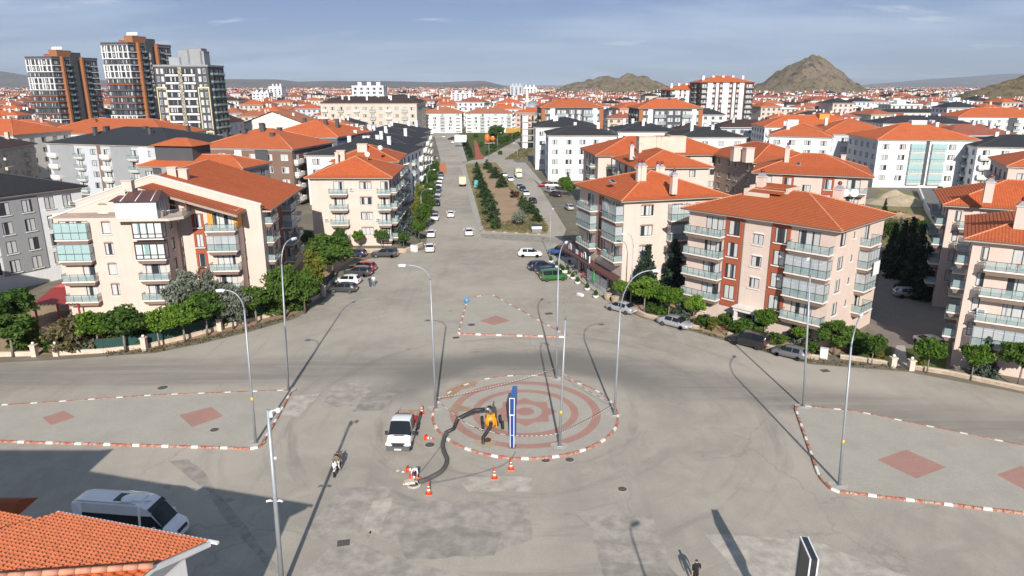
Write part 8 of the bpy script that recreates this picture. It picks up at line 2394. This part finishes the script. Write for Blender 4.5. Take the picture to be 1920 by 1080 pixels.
# ================================================================== walls, fences, cabinets, cafe terrace
def stone():
    m, nt, b = _nodes('garden_stone'); v = _pos(nt)
    vo = _n(nt, 'ShaderNodeTexVoronoi', Scale=2.2); nt.links.new(v, vo.inputs['Vector'])
    c = _mix(nt, _math(nt, 'MULTIPLY', vo.outputs['Distance'], 1.0), (.50, .40, .29), (.36, .28, .20))
    c = _mix(nt, _ramp(nt, _noise(nt, v, 1.5, 5, .7), .5, .75), c, (.26, .22, .17)); nt.links.new(c, b.inputs['Base Color']); b.inputs['Roughness'].default_value = .9; _bump(nt, b, vo.outputs['Distance'], .6, .05); MATS['garden_stone'] = m
stone()
mat('net_green', (.012, .055, .048), .8, var=.2); mat('wall_cream', (.60, .49, .38), .9, var=.2, scale=.8)
def low_wall(label, px, h=.45, t=.3, m='garden_stone', cop='trim_cream', posts=(), fence=None, ph=1.3, name='garden_wall', cat='wall'):
    w = P(*px); o = root(name, label, cat, tuple(w[0]))
    for a, c in zip(w, w[1:]):
        d = c - a; L = d.length; rz = math.atan2(d.y, d.x); lo = a - w[0]
        MB().box(0, L, -t / 2, t / 2, 0, h).obj('wall_section', MATS[m], o, lo, rz); MB().box(-.02, L + .02, -t / 2 - .04, t / 2 + .04, h + .001, h + .09).obj('coping', MATS[cop], o, lo, rz)
        if fence:
            MB().box(0, L, -.02, .02, h + .12, h + 1.25).obj('fence_net', MATS[fence], o, lo, rz)
            for i in range(int(L / 2.4) + 1): MB().box(i * 2.4 - .03, i * 2.4 + .03, -.05, -.021, h + .091, h + 1.3).obj('fence_post', MATS['rail_dark'], o, lo, rz)
    for u, v in posts:
        p = G(u, v) - w[0]; k = MB(); k.box(-.28, .28, -.28, .28, 0, ph); k.box(-.36, .36, -.36, .36, ph + .001, ph + .14); pst = k.obj('gate_post', MATS['trim_cream'], o, p); k = MB(); k.ball((0, 0, ph + .3), .17); k.obj('ball_finial', MATS['trim_white'], pst)
    return o
low_wall('low cream garden wall with ball-topped gate posts at the left edge', [(-60, 668), (0, 668), (62, 667)], m='wall_cream', posts=((66, 668), (107, 667)))
low_wall('cream garden wall with dark green netting along the stepped cream building', [(110, 666), (195, 661), (272, 653), (345, 636), (412, 617), (475, 602), (545, 583)], m='wall_cream', posts=((272, 657), (413, 620)), fence='net_green', ph=1.5)
low_wall('cream garden wall with netting and a lantern post by the angled cars', [(555, 580), (600, 556), (628, 524)], m='wall_cream', posts=((607, 556),), fence='net_green', ph=1.5)
low_wall('stone-faced planter wall before the pink-cream corner block', [(678, 474), (760, 474), (792, 462)], .7)
low_wall('low stone verge wall from the cafe past the silver sedans', [(1168, 574), (1210, 594), (1255, 606), (1310, 618)], .4); low_wall('low stone verge wall behind the black van and grey hatchback', [(1365, 630), (1440, 654), (1520, 672), (1535, 674)], .4)
low_wall('low stone wall along the lawn left of the garden gate', [(1575, 672), (1620, 678), (1665, 685)], .4, posts=((1673, 689),), ph=1.1); low_wall('low stone wall right of the garden gate to the picture edge', [(1714, 692), (1780, 703), (1840, 716), (1990, 748)], .4, posts=((1707, 694),), ph=1.1)
low_wall('pale boundary wall with post caps beside the rubble ground', [(1722, 360), (1735, 395), (1755, 428), (1760, 440)], 1.4, m='trim_white', cop='trim_white')
def cabinet(label, u, v, w=.8, d=.45, h=1.2): 
    o = root('utility_cabinet', label, 'cabinet', tuple(G(u, v)), R(-30)); MB().box(-w / 2, w / 2, -d / 2, d / 2, .12, h).obj('body', MATS['ac_white'], o); MB().box(-w / 2 - .05, w / 2 + .05, -d / 2 - .05, d / 2 + .05, 0, .119).obj('plinth', MATS['concrete'], o); MB().box(-w / 2 - .04, w / 2 + .04, -d / 2 - .04, d / 2 + .04, h + .001, h + .06).obj('lid', MATS['ac_white'], o)
cabinet('white utility cabinet on the verge behind the grey hatchback', 1544, 672); cabinet('pair-sized white utility cabinet at the avenue corner', 777, 472, 1.4)
o = root('recycling_cage', 'wire recycling cage with white roof panel at the tip of the median', 'container', tuple(G(1006, 437)), R(4))
MB().box(-1.0, 1.0, -.5, .5, .15, .9).obj('mesh_box', MATS['steel_dull'], o); MB().box(-1.05, 1.05, -.55, .55, .95, 1.5).obj('white_panel', MATS['sign_white'], o); MB().box(-1.05, 1.05, -.55, .55, 1.501, 1.75).obj('roof', MATS['plastic'], o)
for x in (-.95, .95):
    for y in (-.45, .45): MB().box(x - .04, x + .04, y - .04, y + .04, 0, .949).obj('leg', MATS['plastic'], o)
mat('turquoise', (.10, .42, .50), .5); o = root('portable_stall', 'turquoise plastic cabin beside the path on the median', 'cabin', tuple(G(893, 352)), .1); MB().frustum((-.6, .6, -.6, .6), (-.55, .55, -.55, .55), 0, 2.0).obj('body', MATS['turquoise'], o); MB().frustum((-.6, .6, -.6, .6), (-.2, .2, -.2, .2), 2.001, 2.3).obj('roof', MATS['turquoise'], o)
k = MB(); k.ball((0, 0, .32), .38, sq=(1, .8, .95)); k.tube([(0, 0, .6), (.03, 0, .8)], .1, 8); tag(k.obj('rubbish_bag', mat('bag_blue', (.06, .30, .55), .35), None, G(875, 567, .1)), 'light blue rubbish bag at the tip of the triangular island', 'bag')
def planter(label, u, v, s=1.0, trough=False):
    o = root('planter', label, 'planter', tuple(G(u, v)), .3); o.scale = (s,) * 3
    if trough: MB().frustum((-.7, .7, -.22, .22), (-.8, .8, -.28, .28), 0, .42).obj('pot', MATS['ac_white'], o)
    else: MB().lathe([(.25, 0), (.42, .22), (.48, .42), (.42, .44)], 16).obj('pot', MATS['ac_white'], o)
    for x in ((-.4, .4) if trough else (0,)):
        q = put('shrub', TREES['thuja'][1][0], o, (x, 0, .32)); q.scale = (.5, .5, .34)
        recol(q, 'leaf_mid')
for i, (u, v, t) in enumerate(((1033, 493, 0), (1044, 502, 0), (1051, 508, 0), (1060, 511, 1), (1067, 519, 0), (1074, 524, 0), (1083, 533, 0), (1101, 545, 0), (1117, 559, 0))):
    planter('white planter with clipped shrub before the cafe, %s from the avenue end' % ('first', 'second', 'third', 'fourth, a long trough', 'fifth', 'sixth', 'seventh', 'eighth', 'ninth')[i], u, v, 1.0, t)
def chair(label, p, rz, m='chair_red'):
    o = root('chair', label, 'chair', tuple(p), rz); MB().box(-.22, .22, -.22, .22, .42, .47).obj('seat', MATS[m], o); MB().box(-.22, .22, .18, .22, .471, .9).obj('backrest', MATS[m], o)
    for x in (-.19, .19):
        for y in (-.19, .19): MB().box(x - .02, x + .02, y - .02, y + .02, 0, .419).obj('leg', MATS['rail_dark'], o)
mat('chair_red', (.30, .025, .02), .5, var=0); mat('chair_orange', (.62, .20, .04), .6, var=0)
for i, (u, v) in enumerate(((1093, 522), (1076, 503), (1094, 505), (1088, 512), (1104, 530), (1068, 497))): chair('red cafe chair under the brown awning, %s' % ('nearest the planters', 'by the avenue end', 'deep in the shade', 'in the middle', 'by the green folded parasol', 'beside the blue van')[i], G(u, v, .03), i * 1.3)
for i, (u, v) in enumerate(((1081, 514), (1074, 506), (1100, 520))):
    o = root('cafe_table', 'small grey cafe table, %s' % ('between the planters and the awning', 'at the avenue end of the terrace', 'towards the near end of the terrace')[i], 'table', tuple(G(u, v, .03))); MB().lathe([(.38, .72), (.38, .75)], 14).obj('top', MATS['rail_steel'], o); MB().tube([(0, 0, .02), (0, 0, .72)], .04, 6).obj('leg', MATS['rail_dark'], o); MB().lathe([(.25, 0), (.25, .03)], 10).obj('foot', MATS['rail_dark'], o)
o = root('parasol', 'folded green parasol at the near end of the cafe terrace', 'parasol', tuple(G(1113, 537, .03))); MB().tube([(0, 0, 0), (0, 0, 2.5)], .03, 6).obj('pole', MATS['rail_steel'], o); MB().lathe([(.26, .9), (.3, 1.1), (.16, 1.9), (.03, 2.5)], 10).obj('canopy', mat('parasol_green', (.02, .26, .04), .8), o)
for i, (u, v) in enumerate(((1139, 562), (1153, 568))): tag(MB().lathe([(.5, 0), (.55, .5), (.62, .9), (.65, .95), (.5, 1.0)], 10).obj('stone_urn', MATS['garden_stone'], None, G(u, v)), ('stone pillar base at the near corner of the cafe terrace', 'second stone pillar base beside the terrace corner')[i], 'pillar')
for i, zz in enumerate((0, 1)): 
    q = R9.root.matrix_basis @ Vector((4.2 + 1.3 * zz, -.75, R9.floors[3] + .07)); chair('orange chair on the top balcony of the nearest right-hand block, %s' % ('left one', 'right one')[zz], q, R9.yaw + math.pi, 'chair_orange')
    q = R1.root.matrix_basis @ Vector((2.0 + 1.4 * zz, -.75, R1.floors[3] + .07)); chair('orange chair on the top balcony of the red-strip block, %s' % ('left one', 'right one')[zz], q, R1.yaw + math.pi, 'chair_orange')
q = R1.root.matrix_basis @ Vector((R1.W + 1.55, R1.D * .62 + .4, R1.floors[2] - .3)); b = MB(); b.box(-.02, .02, -.9, .9, -.6, 1.1); tag(b.obj('laundry', MATS['cl_white'], None, q, R1.yaw), 'white sheet hung out over the side balcony of the red-strip block', 'laundry')
# bicycles
def bicycle(label, u, v, rz, m='lamp_red'):
    o = root('bicycle', label, 'bicycle', tuple(G(u, v)), rz)
    t = MB()
    for x in (-.5, .5): pts = [(x + .32 * math.cos(a), 0, .33 + .32 * math.sin(a)) for a in [i * math.pi / 8 for i in range(17)]]; MB().tube(pts, .018, 5).obj('wheel', MATS['tyre'], o)
    MB().tube([(-.5, 0, .33), (-.1, 0, .3), (.38, 0, .78), (-.18, 0, .78), (-.1, 0, .3)], .02, 5).tube([(.5, 0, .33), (.36, 0, .95)], .02, 5).tube([(-.5, 0, .33), (-.2, 0, .82)], .016, 5).obj('frame', MATS[m], o)
    MB().box(-.32, -.08, -.06, .06, .84, .89).obj('saddle', MATS['plastic'], o); MB().tube([(.34, -.25, .98), (.36, 0, .95), (.34, .25, .98)], .014, 5).obj('handlebar', MATS['rail_steel'], o)
bicycle('dark bicycle leaning by the verge tree behind the silver sedan', 1212, 588, .4, 'plastic'); bicycle('second dark bicycle beside the first on the verge', 1222, 590, .9, 'plastic'); bicycle('red child bicycle by the entrance of the red-strip block', 1356, 624, .3); bicycle('pink bicycle by the entrance, right of the red one', 1368, 620, -.4, 'pink_wall'); bicycle('dark bicycle against the porch', 1382, 608, -.3, 'plastic')
# rubble heap, play equipment
def mound(name, label, u, v, rx, ry, h, m, seed):
    b = MB(); n, mm = 40, 16
    for j in range(mm + 1):
        for i in range(n):
            a = 6.28318 * i / n; f = j / mm
            z = h * (1 - f) ** 1.2 * (1 + .5 * mnoise.noise(Vector((math.cos(a) * f * 3 + seed, math.sin(a) * f * 3, seed)))) + .12 * mnoise.noise(Vector((math.cos(a) * f * 9, math.sin(a) * f * 9, seed))) * (1 - f)
            b.v.append((rx * f * math.cos(a), ry * f * math.sin(a), z - .03))
    for j in range(mm):
        for i in range(n): i2 = (i + 1) % n; b.f.append((j * n + i, (j + 1) * n + i, (j + 1) * n + i2, j * n + i2)); b.m.append(0); b.s.append(True)
    tag(b.obj(name, MATS[m], None, G(u, v)), label, 'heap')
mound('rubble_heap', 'pale sandy rubble heap between the cream block and the boundary wall', 1680, 380, 9, 7, 3.2, 'rubble', 2.0); mound('rubble_heap', 'lower brownish heap of soil before the sandy rubble heap', 1690, 408, 7, 4, 1.2, 'bare_soil', 5.0)
o = root('climbing_frame', 'orange climbing net dome in the small park', 'playground', tuple(G(918, 272)), 0); mat('play_orange', (.75, .16, .015), .5)
k = MB(); k.ball((-1.2, 0, 3.6), 1.9, sq=(.8, .8, 1.2)); k.obj('net_dome', MATS['play_orange'], o); k = MB(); k.ball((1.6, 0, 3.2), 1.3); k.obj('net_dome', MATS['play_orange'], o); MB().box(-2.5, 2.6, -.8, .8, .8, 1.2).obj('platform', MATS['grey_wall'], o)
for x in (-2.2, 2.2): MB().tube([(x, 0, 0), (x, 0, 2.4)], .12, 6).obj('post', MATS['grey_wall'], o)
o = root('park_billboard', 'pale billboard on a post beside the park walkway', 'billboard', tuple(G(864, 276)), 0); MB().box(-3, 3, -.15, .15, 2.5, 6).obj('panel', MATS['ac_white'], o); MB().tube([(0, .3, 0), (0, .3, 2.6)], .15, 8).obj('post', MATS['galvanised'], o)
o = root('tree_pit_sign', 'white notice board beside the avenue trees', 'sign', tuple(G(805, 318)), 0); MB().box(-1, 1, -.06, .06, 2, 3.4).obj('panel', MATS['sign_white'], o); MB().tube([(0, .1, 0), (0, .1, 2)], .06, 6).obj('post', MATS['galvanised'], o)
# the air: thin haze over town and plain
b = MB(); b.box(-15000, 15000, -300, 14500, -1.5, 760)
m = bpy.data.materials.new('haze'); m.use_nodes = True; nt = m.node_tree; nt.nodes.clear()
vo = nt.nodes.new('ShaderNodeVolumePrincipled'); ou = nt.nodes.new('ShaderNodeOutputMaterial')
vo.inputs['Color'].default_value = (.72, .82, .95, 1); vo.inputs['Density'].default_value = 6.5e-5; vo.inputs['Anisotropy'].default_value = 0.0
nt.links.new(vo.outputs[0], ou.inputs['Volume'])
hz = b.obj('haze', m); hz['kind'] = 'stuff'; hz['label'] = 'thin blue-grey haze over the far town and hills'; hz['category'] = 'haze'
